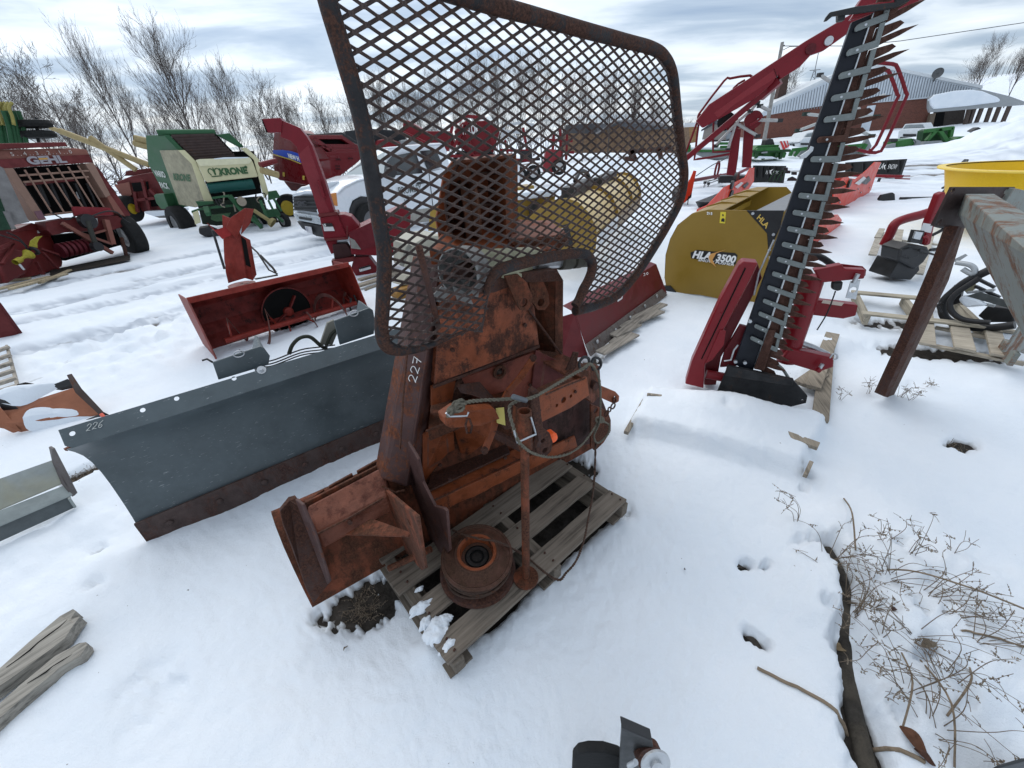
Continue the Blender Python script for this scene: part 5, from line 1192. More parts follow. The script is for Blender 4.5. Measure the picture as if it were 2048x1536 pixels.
t.tube('hitch_pin', [(1707, 566), (1716, 548)], .012, M_zinc, off=.0, n=1); t.tube('hitch_pin', [(1636, 742), (1645, 728)], .012, M_zinc, off=.02, n=1); t.tube('hitch_pin', [(1640, 742), (1634, 738)], .016, M_mred, off=.03, n=1)
t.slab('keyhole_plate', [(1701, 563), (1721, 560), (1712, 599), (1691, 596)], -.01, .006, M_zinc, .001, holes=((1706, 580, .018),))
t.slab('cord_handle', [(1665, 566), (1687, 564), (1684, 580), (1676, 583), (1664, 579)], -.03, .04, M_black, .008)
t.tube('pull_cord', [(1671, 582), (1655, 625), (1634, 660)], .004, M_black, off=-.05, n=3)
t.tube('zinc_strut', [(1590, 682), (1625, 695), (1655, 710)], .022, M_zinc, off=-.14, n=1, seg=14)
t.tube('safety_ring', [(1660, 716), (1665, 708), (1674, 710), (1674, 717), (1666, 719)], .005, M_zinc, off=.03)
t.tube('rear_pipe', [(1608, 512), (1640, 514), (1665, 530)], .02, M_black, off=-.25)
t.tube('tension_rod', [(1548, 480), (1518, 545), (1508, 590)], .006, M_zinc, off=.05, n=1)
t.slab('locking_lever', [(1618, 300), (1622, 292), (1628, 294), (1626, 302), (1612, 316), (1600, 318), (1600, 312)], .16, .014, M_zinc, .002)
for x, y in ((1500, 642), (1471, 723), (1490, 725)): t.disc('bolt', (x, y), .012, .02, M_zinc, off=.125, seg=6)
t.tube('zinc_latch', [(1448, 722), (1462, 720), (1468, 700), (1476, 690)], .006, M_zinc, off=.12, n=1)
# top of the bar: black grass stick and bracket
t.slab('swath_board', [(1648, 43), (1652, 34), (1660, 24), (1715, 12), (1792, 4), (1790, -8), (1820, -14), (1822, 0), (1790, 16), (1720, 26), (1666, 32), (1655, 41)], .16, .02, mat('weathered_black_steel', (.035, .035, .036), .5, rust=.3, grime=.4, scale=7), .004)
t.slab('board_bracket', [(1676, 28), (1692, 26), (1690, 40), (1676, 42)], .14, .04, M_black)
t.slab('outer_shoe', [(1716, 14), (1760, 4), (1800, 2), (1740, 27), (1700, 40)], .13, .03, M_mred)
t.slab('outer_knife_end', [(1745, 24), (1790, 14), (1800, 20), (1770, 36), (1740, 38)], .11, .02, M_kn)
g_ = G(1620, 790)
pt = thing('wooden_pallet', 'snow covered pallet edge of splintered planks under the red mower', 'pallet', g_)
mw2 = wood('pallet_wood_c', (.25, .215, .17), (.3, .95))
for a, b_, w_, z in (((1540, 858), (1637, 893), .06, .085), ((1640, 840), (1655, 700), .09, .035), ((1625, 775), (1665, 668), .10, .06), ((1605, 770), (1640, 745), .12, .05), ((1252, 866), (1294, 792), .03, .045), ((1294, 790), (1384, 801), .025, .10), ((1610, 952), (1622, 925), .02, .05)):
    q = MB(); q.bar(G(*a, z), G(*b_, z), w_, .025); q.build('deck_board', mw2, pt, .003)
def FD(xa, ya, xb, yb): return VP(D(xa, 300, ya).xy, D(xb, 300, yb).xy)
snw = bpy.data.materials['snow']
def z4(l): return [(x*.2344, 240+y*.2344) for x, y in l]
M_faded = mat('faded_pink_red', (.30, .115, .085), .6, rust=.2, grime=.4, scale=2, bump=.05, rustcol=(.16, .05, .04))
M_oldred = mat('old_machine_red', (.17, .022, .022), .5, rust=.3, grime=.5, scale=3, bump=.08, rustcol=(.06, .025, .02))
M_tan = mat('sunbleached_tan', (.36, .22, .165), .65, grime=.25, scale=2, rust=.15, rustcol=(.25, .12, .09))
# ================================================================ faded red wagon-fronted machine
F = FD(20, 8.5, 230, 10.2)
t = T('forage_wagon', 'faded red forage wagon lettered GEHL with thin bars across its open front', 'forage wagon', F, F.at(120, 520))
t.slab('top_rail', [(-60, 288), (131, 284), (136, 292), (-60, 302)], .15, .12, M_oldred, .01)
t.slab('header_panel', [(-60, 300), (150, 296), (174, 299), (186, 325), (60, 333), (-60, 342)], .05, .3, M_faded, .02)
t.slab('header_lower', [(-60, 322), (178, 309), (186, 325), (-60, 342)], .07, .02, M_oldred, .004)
t.slab('frame_post', z4([(30, 410), (115, 410), (400, 850), (325, 862)]), .08, .25, M_tan, .01)
t.slab('frame_post', z4([(725, 370), (800, 365), (945, 640), (905, 662)]), .08, .25, M_tan, .01)
t.slab('post_foot', z4([(905, 640), (945, 640), (1075, 825), (985, 790)]), .06, .25, M_faded, .01)
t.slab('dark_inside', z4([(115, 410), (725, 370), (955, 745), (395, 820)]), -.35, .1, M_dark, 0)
t.slab('side_panel', [(186, 325), (204, 345), (262, 430), (251, 436), (222, 392)], -.0, 1.2, M_oldred, .01)
t.slab('inner_panel', z4([(215, 520), (600, 490), (640, 520), (230, 560)]), -.1, .05, M_oldred, 0)
for a, b_ in (((210, 425), (440, 790)), ((300, 412), (545, 785)), ((400, 410), (615, 745)), ((490, 405), (705, 742)), ((580, 398), (795, 742)), ((665, 390), (885, 742))):
    (a, b_) = z4([a, b_]); t.tube('guard_bar', [a, b_], .016, M_tan, off=.10, n=1, seg=6)
for a, b_ in (((165, 475), (755, 433)), ((200, 530), (755, 485)), ((385, 812), (620, 785))): (a, b_) = z4([a, b_]); t.tube('cross_bar', [a, b_], .02, M_tan, off=.08, n=1, seg=6)
for x in (330, 430, 520, 640, 740): (a, b_) = z4([(x, 540), (x+90, 740)]); t.tube('inner_tine', [a, b_], .03, M_black, off=-.2, n=1, seg=6)
t.slab('daylight_gap', z4([(650, 612), (685, 610), (712, 665), (672, 675)]), -.3, .02, flat('snow_beyond', (.6, .63, .66), .8), 0)
t.slab('red_shield', z4([(618, 738), (940, 748), (975, 812), (640, 822)]), .14, .05, mat('fresher_red', (.27, .022, .03), .5, grime=.3), .006)
t.slab('lower_body', z4([(385, 870), (640, 830), (1000, 815), (1060, 850), (1085, 900), (960, 940), (560, 960), (450, 985), (400, 940)]), .04, .3, M_oldred, .01)
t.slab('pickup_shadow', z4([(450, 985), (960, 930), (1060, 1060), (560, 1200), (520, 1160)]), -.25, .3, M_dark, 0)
q = MB()
A_, B_ = [F.at(*p, .0) for p in z4([(520, 1115), (770, 1065)])]
for k in range(7): q.disc(A_.lerp(B_, k/6), (B_-A_), .14, .05, 16)
q.tube([A_, B_], .08, 10); q.build('pickup_auger', mat('auger_red', (.16, .02, .03), .5, grime=.4), t.o)
for a, b_, w_ in (((530, 880), (960, 1135), .07), ((640, 950), (960, 1060), .05), ((900, 850), (960, 1060), .09), ((790, 970), (900, 940), .04)): (a, b_) = z4([a, b_]); t.bar('tongue_bar', a, b_, w_, w_, M_faded, off=.15)
(a, b_) = z4([(745, 860), (820, 1075)]); t.tube('drive_shaft', [a, b_], .045, mat('dark_olive', (.05, .05, .04), .6, grime=.4), off=.3, n=1); t.disc('shaft_guard', z4([(745, 865)])[0], .14, .12, M_black, off=.25); t.disc('shaft_guard', z4([(825, 1080)])[0], .09, .12, M_black, off=.3)
(a, b_) = z4([(1035, 1000), (1085, 1180)]); t.tube('jack_leg', [a, b_], .035, M_rustdk, off=.2, n=1)
t.tube('hydraulic_hose', z4([(440, 790), (560, 850), (640, 820)]), .012, M_black, off=.2); t.tube('hydraulic_hose', z4([(760, 830), (900, 780), (1000, 790), (1060, 850), (1110, 880)]), .014, M_black, off=.2)
c_ = F.at(*z4([(1105, 985)])[0], -.2)
wheel(t.o, c_, F.u+F.n*.25, .46, .28, hub=.5)
g_ = G(235, 508); q = MB(); q.grid([[G(100+40*k, 540-8*k+6*i, .02) for k in range(5)] for i in range(3)]); q.build('mud_patch', bpy.data.materials['wet_dark_soil'], t.o)
(p,) = z4([(250, 383)]); (p2,) = z4([(575, 365)])
M_ltr = flat('faded_grey_lettering', (.30, .28, .30), .6)
text('lettering', 'GEHL', F.at(p[0], p[1], .085), F.at(*p2, .085)-F.at(*p, .085), V(0, 0, 1), .135, M_ltr, t.o, .006, bold=.05, width=(F.at(*p2)-F.at(*p)).length)
t.slab('logo_bar', z4([(332, 325), (405, 322), (408, 336), (332, 340)]), .10, .01, flat('logo_ochre', (.5, .26, .05), .6), 0)
(p,) = z4([(100, 308)]); (p2,) = z4([(615, 285)])
text('dial_numbers', '5 . . 4 . . 3 . . 2 . . 1 . . 0', F.at(p[0], p[1], .06), F.at(*p2)-F.at(*p), V(0, 0, 1), .06, flat('chalky_white', (.55, .5, .46), .7), t.o, .006, width=(F.at(*p2)-F.at(*p)).length)
t.slab('round_decal', z4([(290, 780), (350, 772), (388, 840), (330, 850)]), .09, .01, flat('decal_violet', (.16, .07, .09), .6), 0)
for l in ([(780, 840), (830, 838), (838, 880), (790, 880)],): t.slab('white_label', z4(l), .06, .01, flat('label_white', (.6, .6, .6), .6), 0)
F0 = FD(-60, 7.6, 60, 8.2)
t = T('sheet_panel', 'dirty grey sheet metal panel at the left edge before the faded red wagon', 'panel', F0, F0.at(20, 470))
t.slab('sheet', z4([(-200, 380), (0, 395), (30, 410), (240, 850), (255, 870), (100, 900), (0, 640), (-200, 700)]), 0, .05, mat('dirty_sheet_metal', (.24, .23, .225), .5, grime=.5, scale=3, rust=.2), .004)
t.slab('back_sheet', z4([(-200, 640), (0, 640), (140, 930), (-200, 960)]), -.3, .05, mat('dark_green_panel', (.03, .09, .05), .6, grime=.5), 0)
t.slab('grey_strut', z4([(30, 780), (80, 780), (135, 925), (105, 935)]), .05, .05, MATS['dirty_sheet_metal'], 0)
# ================================================================ red harvester head on its pallet
F = VP(G(30, 566).xy, G(126, 535).xy)
t = T('harvester_head', 'red harvester head with a yellow shaft guard on a pallet at the left edge', 'harvester head', F, F.at(60, 560))
t.slab('red_box', z4([(100, 950), (400, 912), (535, 1210), (530, 1250), (400, 1300), (180, 1360)]), .0, .8, mat('dusty_red', (.20, .022, .02), .5, grime=.35, scale=3, rust=.12), .01)
t.slab('box_lip', z4([(95, 950), (270, 878), (400, 908), (398, 918), (100, 962)]), .02, .5, M_oldred, .006)
t.slab('lower_cover', z4([(-120, 1380), (-60, 1150), (60, 1080), (200, 1110), (300, 1200), (230, 1310), (80, 1390), (-40, 1400)]), .18, .3, M_oldred, .04)
t.slab('left_cover', z4([(-200, 780), (40, 800), (130, 1000), (80, 1150), (-200, 1200)]), .05, .3, M_oldred, .03)
for a, b_ in (((0, 1090), (110, 1040)), ((20, 1230), (130, 1060)), ((345, 1100), (500, 1150)), ((360, 1130), (495, 1270)), ((310, 1210), (370, 1320)), ((0, 1250), (50, 1390))): (a, b_) = z4([a, b_]); t.bar('frame_bar', a, b_, .05, .04, M_oldred, off=.25)
M_yg = mat('greenish_yellow_plastic', (.42, .36, .03), .45, grime=.4, scale=14)
A_, B_ = [F.at(*p, .40) for p in z4([(130, 1215), (290, 1118)])]
t.fn('guard_tube', lambda q: [q.lathe(A_, (B_-A_), [(.045, 0), (.045, .12), (.025, .14), (.025, .22), (.06, .30), (.085, .34)], 20)], M_yg); t.fn('guard_mouth', lambda q: q.lathe(B_, (B_-A_), [(.03, -.02), (.065, -.015), (.08, .01)], 20), M_black)
t.fn('torn_crescent', lambda q: q.prism([F.at(*p, .42) for p in z4([(250, 1075), (262, 1030), (310, 995), (365, 988), (335, 1015), (318, 1050), (322, 1090)])], F.n*-.01), M_yg)
t.tube('splined_end', z4([(165, 1230), (205, 1278)]), .018, M_zinc, off=.45, n=1)
t.slab('white_label', z4([(320, 944), (370, 940), (374, 962), (326, 966)]), .01, .01, flat('label_white', (.6, .6, .6), .6), 0)
for pts in ([(0, 980), (60, 1000), (180, 1040), (240, 1110)], [(60, 960), (150, 1000), (230, 1080)]): t.tube('grey_hose', z4(pts), .012, M_black, off=.35)
mtd = wood('yellow_pallet_wood', (.33, .27, .18), (.7, .6))
def board_list2(name, label, mt, L_):
    o = thing(name, label, 'pallet', G(*L_[0][0]))
    for a, b_, w_, z in L_: q = MB(); q.bar(G(*a, z), G(*b_, z), w_, .03); q.build('deck_board', mt, o, .003)
    return o
board_list2('wooden_pallet', 'yellowish pallet sunk in snow under the red harvester head', mtd, [((20, 578), (132, 548), .10, .06), ((-20, 582), (100, 553), .10, .06), ((80, 566), (140, 540), .07, .04), ((-30, 568), (60, 556), .1, .03)])

# green and yellow tines with two black wheels standing behind the wagon
F = FD(-20, 11.5, 100, 12.5)
t = T('tine_cultivator', 'green frame of yellow tipped tines with two black wheels above the faded red wagon', 'cultivator', F, F.at(20, 290))
M_y2 = mat('tine_yellow', (.42, .36, .10), .5, grime=.3)
rnd = random.Random(2)
for k in range(9): x = -20+k*7.5; t.tube('tine', [(x+14, 292), (x+6, 250), (x-4, 222)], .045, M_grn2 if False else mat('tine_green', (.03, .12, .05), .5, grime=.3), off=rnd.uniform(-.3, .3), seg=6)
for k in range(7): x = -18+k*7; t.tube('yellow_spring', [(x+4, 250), (x, 232), (x-6, 215), (x, 205)], .035, M_y2, off=rnd.uniform(-.3, .3), seg=6)
for x, y in ((68, 248), (76, 269)):
    q = MB(); c_ = F.at(x, y); q.lathe(c_-V(0, 0, .09), V(0, 0, 1), [(0, .02), (.2, 0), (.33, .02), (.36, .09), (.33, .16), (.2, .18), (0, .16)], 24); q.build('black_wheel', M_rubber, t.o)
t.tube('wheel_post', [(78, 292), (72, 235)], .03, M_black, n=1)

# ================================================================ green and cream round baler
def k_(l): return [(270+p[0]*.1627, 240+p[1]*.1627)+tuple(p[2:]) for p in l]
SF = FD(295, 13.6, 425, 11.9); F = FD(425, 11.9, 590, 12.9)
t = T('round_baler', 'green and cream round baler lettered KRONE standing in the snow', 'baler', F, F.at(430, 455))
M_kg = mat('baler_green', (.035, .13, .055), .42, grime=.3, scale=1.5, bump=.03); M_kc = mat('baler_cream', (.62, .58, .36), .45, grime=.15, scale=1.5, bump=.03)
M_kd = mat('dirty_cream', (.46, .42, .29), .6, grime=.6, scale=2.5, bump=.03, rust=.22, rustcol=(.22, .15, .08))
def sp(nm, pts, off, th, m_, Fr=SF, bv=.01): q = MB(); q.prism([Fr.at(p[0], p[1], p[2] if len(p) > 2 else off) for p in k_(pts)], Fr.n*-th); return q.build(nm, m_, t.o, bv)
sp('green_side', [(130, 190), (345, 180), (575, 350), (700, 540), (860, 1030), (540, 1080), (500, 1105), (355, 900), (160, 540)], -.05, .15, M_kg)
sp('cream_side_panel', [(300, 375), (525, 370), (695, 540), (860, 1035), (735, 1075), (540, 1040)], .02, .06, M_kd)
sp('fender', [(230, 930), (250, 910), (350, 910), (420, 1090), (320, 1095), (260, 1020)], .2, .4, M_kg)
sp('body_core', [(700, 400), (1460, 380), (1560, 900), (960, 1000), (800, 600)], -.5, 1.6, M_dark, F, 0)
sp('dark_opening', [(440, 195), (1000, 175), (1260, 445), (700, 490)], -.35, .2, M_dark, F, 0)
sp('upper_bevel', [(345, 180), (420, 183), (580, 352), (610, 372), (525, 370)], -.1, .3, M_kg, F)
sp('corner_post', [(525, 370), (610, 370), (750, 512), (965, 1010), (860, 1035), (695, 540)], .0, .12, M_kc, F)
sp('front_panel', [(745, 492), (800, 480), (1410, 460), (1450, 520), (1512, 690), (1500, 700), (890, 768), (850, 738)], .10, .10, M_kc, F, .02)
sp('panel_top', [(745, 492), (800, 480), (1410, 460), (1440, 500), (1400, 540), (800, 570)], .115, .03, mat('cream_light', (.70, .67, .46), .45, grime=.12), F, .006)
sp('right_bevel', [(1000, 180), (1160, 160), (1340, 325), (1290, 338)], -.1, .3, M_kg, F)
sp('right_post', [(1295, 345), (1370, 340), (1530, 490), (1645, 900), (1590, 965), (1460, 490)], .05, .12, M_kc, F)
for k in range(9):
    a, b_ = k_([(455+k*34, 205+k*34), (985+k*30, 190+k*31)]); q = MB(); q.tube([F.at(*a, -.15), F.at(*b_, -.15)], .05, 8); q.build('press_slat', mat('brown_slats', (.065, .04, .035), .6, grime=.4, rust=.3), t.o)
for a, b_, r, mm, of in (((275, 158), (990, 150), .07, M_kg, -.2), ((905, 842), (1460, 785), .125, mat('teal_roller', (.01, .10, .085), .35, grime=.15), .0)):
    a, b_ = k_([a, b_]); q = MB(); q.tube([F.at(*a, of), F.at(*b_, of)], r, 18); q.build('roller', mm, t.o)
for l, m_ in (([(740, 1000), (960, 1000), (970, 1030), (780, 1060)], M_kg), ([(690, 1120), (780, 1090), (1030, 1050), (1240, 1040), (1240, 1060), (800, 1110), (700, 1150)], M_kg), ([(940, 1170), (1180, 1140), (1120, 1240), (1000, 1250), (930, 1220)], mat('pickup_green', (.05, .12, .05), .5, grime=.5)), ([(1600, 1110), (1750, 1090), (1800, 1180), (1640, 1200)], MATS['baler_green']), ([(1640, 880), (1740, 865), (1790, 950), (1640, 990)], M_kg)):
    sp('guard_panel', l, .25, .15, m_, F)
sp('mud_flap', [(705, 1140), (775, 1110), (810, 1260), (740, 1285)], .3, .03, M_kc, F)
for a, b_, w_ in (((1160, 930), (1330, 1130), .09), ((1330, 1130), (1560, 1310), .09), ((1450, 1180), (1560, 1330), .08), ((1540, 990), (1640, 1250), .07), ((1640, 990), (1700, 1110), .05), ((1700, 960), (1800, 1120), .05), ((950, 960), (1160, 930), .05), ((880, 1080), (900, 1160), .12), ((1740, 1180), (1820, 1250), .06)):
    a, b_ = k_([a, b_]); q = MB(); q.bar(F.at(*a, .4), F.at(*b_, .55), w_, w_); q.build('frame_bar', M_kg, t.o, .005)
a, b_ = k_([(1460, 1110), (1700, 1270)]); q = MB(); A_, B_ = F.at(*a, .6), F.at(*b_, .8); q.lathe(A_, B_-A_, [(.05, 0), (.05, (B_-A_).length*.75), (.12, (B_-A_).length*.85), (.13, (B_-A_).length)], 18); q.build('drive_shaft', mat('old_yellow_guard', (.34, .28, .12), .5, grime=.4), t.o)
c_ = k_([(1310, 1000)])[0]; q = MB(); q.disc(F.at(*c_, .5), F.n, .11, .2, 18); q.build('gearbox_cap', mat('pale_cap', (.4, .34, .26), .6, grime=.4), t.o)
rnd = random.Random(8)
for k in range(10):
    x, y = rnd.uniform(960, 1560), rnd.uniform(870, 1020); p, p2, p3 = k_([(x, y), (x+rnd.uniform(-60, 90), y+rnd.uniform(-40, 60)), (x+rnd.uniform(0, 120), y+rnd.uniform(40, 120))]); t.tube('hydraulic_hose', [p, p2, p3], .018, M_black if k % 3 else MATS['pale_cap'], off=.35, seg=6)
sp('snow_strip', [(960, 475), (1100, 458), (1400, 455), (1380, 470), (980, 485)], .12, .12, snw, F)
cw = SF.at(363, 446, .10); wheel(t.o, cw, (F.u*-.2+SF.n), .50, .42, hub=.5, m_rim=flat('grey_rim', (.2, .2, .2), .6)); wheel(t.o, F.at(569, 442, .2), SF.n, .2, .14, m_rim=MATS['grey_rim']); wheel(t.o, F.at(530, 450, -1.2), SF.n, .5, .4)
sp('jack_skid', [(780, 1330), (900, 1310), (1020, 1360), (1040, 1430), (860, 1435), (790, 1400)], .3, .4, M_black, F, .03)
M_lg = flat('lettering_green', (.03, .10, .03), .5)
(p, p2) = k_([(1058, 685), (1392, 660)]); text('lettering', 'KRONE', F.at(*p, .108), F.at(*p2)-F.at(*p), V(0, 0, 1), .17, M_lg, t.o, .012, bold=.06, width=(F.at(*p2)-F.at(*p)).length)
c_ = k_([(1362, 580)])[0]; t.disc('letter_dot', c_, .035, .01, M_lg, off=.115)
(p,) = k_([(980, 650)])
q = MB(); cc = F.at(*p, .112); U, Z = F.u, V(0, 0, 1)
q.tube([cc+U*x+Z*z for x, z in ((-.10, -.08), (.12, -.075))], .012, 6)
for s_ in (-1, 1): q.tube(smooth_path([cc+U*x*s_+Z*z for x, z in ((.09, -.05), (.13, .04), (.08, .10), (.02, .06), (.01, -.04))], 4), .012, 6)
q.tube([cc+Z*-.05, cc+Z*.12], .012, 6); q.build('crown_emblem', M_lg, t.o)
sp('undercarriage', [(760, 1010), (1580, 950), (1640, 1160), (1400, 1260), (1000, 1300), (830, 1280)], -.5, .6, mat('black_green_frame', (.014, .03, .016), .6, grime=.5), F)
(p, p2) = k_([(483, 742), (688, 758)]); pp = k_([(472, 668)])[0]; text('side_lettering', 'KRONE', SF.at(*p, .025), SF.at(*p2)-SF.at(*p), SF.at(*pp)-SF.at(*p), .22, M_lg, t.o, .012, bold=.05, width=(SF.at(*p2)-SF.at(*p)).length)
(p, p2) = k_([(262, 690), (392, 712)]); text('model_lettering', 'VARIO', SF.at(*p, -.04), SF.at(*p2)-SF.at(*p), V(0, 0, 1), .17, flat('off_white', (.6, .62, .58), .6), t.o, .012, bold=.03, width=(SF.at(*p2)-SF.at(*p)).length)
(p, p2) = k_([(330, 835), (435, 852)]); text('model_lettering', 'PACK', SF.at(*p, -.04), SF.at(*p2)-SF.at(*p), V(0, 0, 1), .17, flat('off_white', (.6, .62, .58), .6), t.o, .012, bold=.03, width=(SF.at(*p2)-SF.at(*p)).length)

# ================================================================ dark red machine with cream pipes between them
F = FD(225, 14.5, 340, 14.8)
t = T('old_harvester', 'dark red harvester with long cream pipes reaching over it, left of the cream baler', 'harvester', F, F.at(280, 430))
t.slab('body', [(232, 364), (262, 352), (300, 345), (340, 350), (345, 420), (262, 425), (250, 400)], 0, 2, M_oldred, .03)
t.slab('faded_side', [(228, 370), (258, 364), (264, 390), (248, 398)], .05, .1, M_faded, .01); t.slab('top_bin', [(248, 352), (252, 342), (300, 336), (305, 350)], -.2, 1, M_oldred, .02)
for l in ([(262, 366), (295, 363), (298, 380), (268, 384)], [(290, 395), (320, 392), (325, 412), (295, 414)]): t.slab('opening', l, .03, .05, M_dark, 0)
for a, b_ in (((270, 384), (276, 424)), ((285, 360), (300, 420)), ((300, 378), (325, 405)), ((276, 400), (310, 396))): t.bar('frame_bar', a, b_, .1, .08, M_oldred, off=.15)
M_crp = mat('cream_pipe', (.48, .37, .18), .5, grime=.3)
for a, b_, r in (((120, 262), (298, 330), .085), ((100, 255), (340, 345), .06), ((180, 275), (272, 340), .08), ((270, 276), (300, 283), .09), ((268, 286), (300, 295), .09)): t.tube('cream_pipe', [a, b_], r, M_crp, off=.1, n=1)
wheel(t.o, F.at(258, 418, .2), F.n*.3+F.u*.9, .40, .30, hub=.4, m_rim=flat('rim_yellow', (.5, .36, .02), .5))
t.slab('skid_plank', [(288, 423), (355, 421), (356, 425), (330, 436), (318, 436), (290, 427)], .3, .8, snw, .02)

# ================================================================ bright red round baler with the blue stripe
def n_(l): return [(510+x*.2344, 220+y*.2344) for x, y in l]
SF2 = FD(545, 14.2, 655, 12.6); F = FD(655, 12.6, 730, 13.6)
M_nr = mat('glossy_deep_red', (.19, .012, .016), .3, grime=.12, scale=2, bump=.01, coat=.15)
t = T('red_baler', 'glossy deep red round baler with a blue stripe behind the white pickup', 'baler', F, F.at(655, 420))
def s2(nm, pts, off, th, m_, Fr=SF2, bv=.02): q = MB(); q.prism([Fr.at(x, y, off) for x, y in pts], Fr.n*-th); return q.build(nm, m_, t.o, bv)
s2('side_panel', n_([(160, 200), (230, 150), (400, 180), (560, 310), (640, 400), (650, 590), (440, 645), (210, 600), (165, 560), (150, 380)]), 0, .3, M_nr)
s2('blue_stripe', n_([(152, 342), (230, 340), (310, 352), (380, 378), (570, 520), (580, 560), (390, 450), (300, 415), (155, 372)]), .02, .02, flat('stripe_blue', (.02, .07, .45), .35), SF2, 0)
s2('yellow_line', n_([(155, 375), (300, 418), (390, 455), (390, 462), (300, 426), (155, 382)]), .025, .02, flat('stripe_yellow', (.6, .45, .08), .4), SF2, 0)
s2('front_cover', n_([(560, 310), (610, 358), (925, 350), (940, 400), (720, 570), (650, 590), (640, 420)]), .0, .8, M_nr, F, .03)
s2('roof_frame', n_([(455, 225), (720, 222), (910, 335), (905, 350), (640, 355), (480, 240)]), -.2, .1, M_dark, F, 0)
for a, b_ in (((470, 232), (735, 232)), ((560, 310), (860, 310)), ((620, 345), (890, 345)), ((480, 235), (640, 350)), ((730, 235), (880, 335))):
    a, b_ = n_([a, b_]); q = MB(); q.bar(F.at(*a, -.1), F.at(*b_, -.1), .18, .1); q.build('roof_bar', M_nr, t.o, .01)
s2('black_top', n_([(420, 195), (500, 205), (740, 188), (910, 290), (900, 305), (735, 225), (430, 225)]), -.3, .6, M_black, F)
(p, p2) = n_([(292, 410), (384, 440)]); text('lettering', 'NEW H', SF2.at(*p, .03), SF2.at(*p2)-SF2.at(*p), V(0, 0, 1), .13, M_white, t.o, .01, bold=.05, width=(SF2.at(*p2)-SF2.at(*p)).length)
for x, y in ((690, 415), (795, 405), (685, 470), (690, 495)): 
    for k in range(4): (a, b_) = n_([(x+k*11, y), (x+k*11+6, y+16)]); t.bar('vent_slot', a, b_, .02, .01, M_black, off=.03)
for x, y in ((235, 548), (405, 578), (620, 550)): (l) = n_([(x, y-18), (x+14, y-14), (x+14, y+20), (x, y+16)]); s2('yellow_mark', l, .04 if x < 600 else .02, .02, flat('stripe_yellow', (.6, .45, .08), .4), SF2, 0)
s2('lower_frame', n_([(240, 600), (420, 640), (480, 700), (310, 690), (260, 630)]), -.3, .8, M_oldred)
wheel(t.o, SF2.at(580, 415, -.2), SF2.n*.7+F.n*.5, .42, .3, m_rim=flat('rim_yellow', (.5, .36, .02), .5))
t.tube('rear_bar', [(520, 330), (552, 322)], .07, M_nr, off=-.3, n=1); t.tube('rear_pipe', [(522, 340), (556, 350)], .08, MATS['cream_pipe'], off=-.3, n=1)

# ================================================================ white pickup truck
TF = FD(660, 8.9, 900, 12.3); F = FD(588, 9.55, 660, 8.9)
M_wp = mat('white_truck_paint', (.68, .72, .76), .3, grime=.08, scale=1.5, bump=.01, coat=.5); M_glass = flat('dark_glass', (.012, .018, .02), .08, spec=.8)
t = T('pickup_truck', 'white pickup truck with black grille parked behind the tall red chute', 'pickup truck', TF, TF.at(700, 480))
tt = t
m2_ = lambda l: [(480+x*.293, 180+y*.293) for x, y in l]
t.slab('body_side', [(674, 385), (688, 372), (715, 359), (768, 349), (843, 346), (899, 335), (935, 338), (940, 400), (890, 440), (760, 455), (755, 405), (742, 395), (722, 393), (706, 402), (700, 418), (698, 440), (676, 446), (656, 440), (648, 420)], 0, .25, M_wp, .03)
t.slab('dirty_sill', [(760, 428), (890, 412), (890, 438), (760, 456)], .01, .05, mat('dirty_white', (.45, .43, .38), .6, grime=.3), .01)
t.fn('hood', lambda q: q.grid([[TF.at(674, 386, .0), TF.at(690, 371), TF.at(720, 358), TF.at(768, 349)], [TF.at(645, 382, -.45), TF.at(668, 366, -.5), TF.at(700, 354, -.5), TF.at(746, 347, -.5)], [TF.at(610, 382, -1.05), TF.at(640, 364, -1.1), TF.at(672, 352, -1.1), TF.at(715, 348, -1.1)], [TF.at(586, 388, -1.45), TF.at(618, 368, -1.5), TF.at(651, 360, -1.5), TF.at(687, 351, -1.5)]], V(0, 0, -.05)), M_wp)
t.slab('cab', [(768, 350), (777, 298), (830, 292), (887, 290), (893, 300), (899, 337), (843, 348)], -.05, .10, M_wp, .02)
t.fn('roof', lambda q: q.prism([TF.at(777, 298, -.05), TF.at(887, 289, -.05), TF.at(850, 289, -1.3), TF.at(744, 302, -1.3)], V(0, 0, .04)), M_wp, bev=.02)
t.fn('cab_back', lambda q: q.prism([TF.at(887, 290, -.1), TF.at(899, 337, -.1), TF.at(860, 337, -1.4), TF.at(850, 290, -1.4)], TF.u*.03), M_wp)
t.fn('windscreen', lambda q: q.prism([TF.at(767, 350, -.04), TF.at(776, 299, -.08), TF.at(742, 303, -1.3), TF.at(728, 312, -1.35), TF.at(687, 352, -1.45)], V(.02, -.02, .01)), flat('pale_glass', (.30, .36, .38), .12, spec=.8))
t.slab('side_window', [(770, 347), (772, 330), (786, 312), (831, 303), (846, 346), (780, 352)], .0, .04, M_glass, 0); t.slab('side_window', [(842, 302), (872, 299), (884, 326), (883, 334), (858, 341)], .0, .04, M_glass, 0)
t.slab('door_handle', [(834, 368), (838, 364), (852, 362), (853, 366), (838, 369)], .04, .05, M_black, .005)
t.tube('door_seam', [(761, 352), (770, 440)], .008, M_dark, off=.01, n=1); t.tube('door_seam', [(858, 345), (868, 430)], .008, M_dark, off=.01, n=1)
t.slab('mirror', [(776, 352), (779, 336), (790, 334), (796, 346), (790, 356)], .25, .12, M_black, .02)
t.slab('wheel_arch', [(699, 445), (701, 416), (708, 402), (724, 394), (744, 395), (756, 406), (760, 456), (740, 470)], .005, .2, M_black, .01)
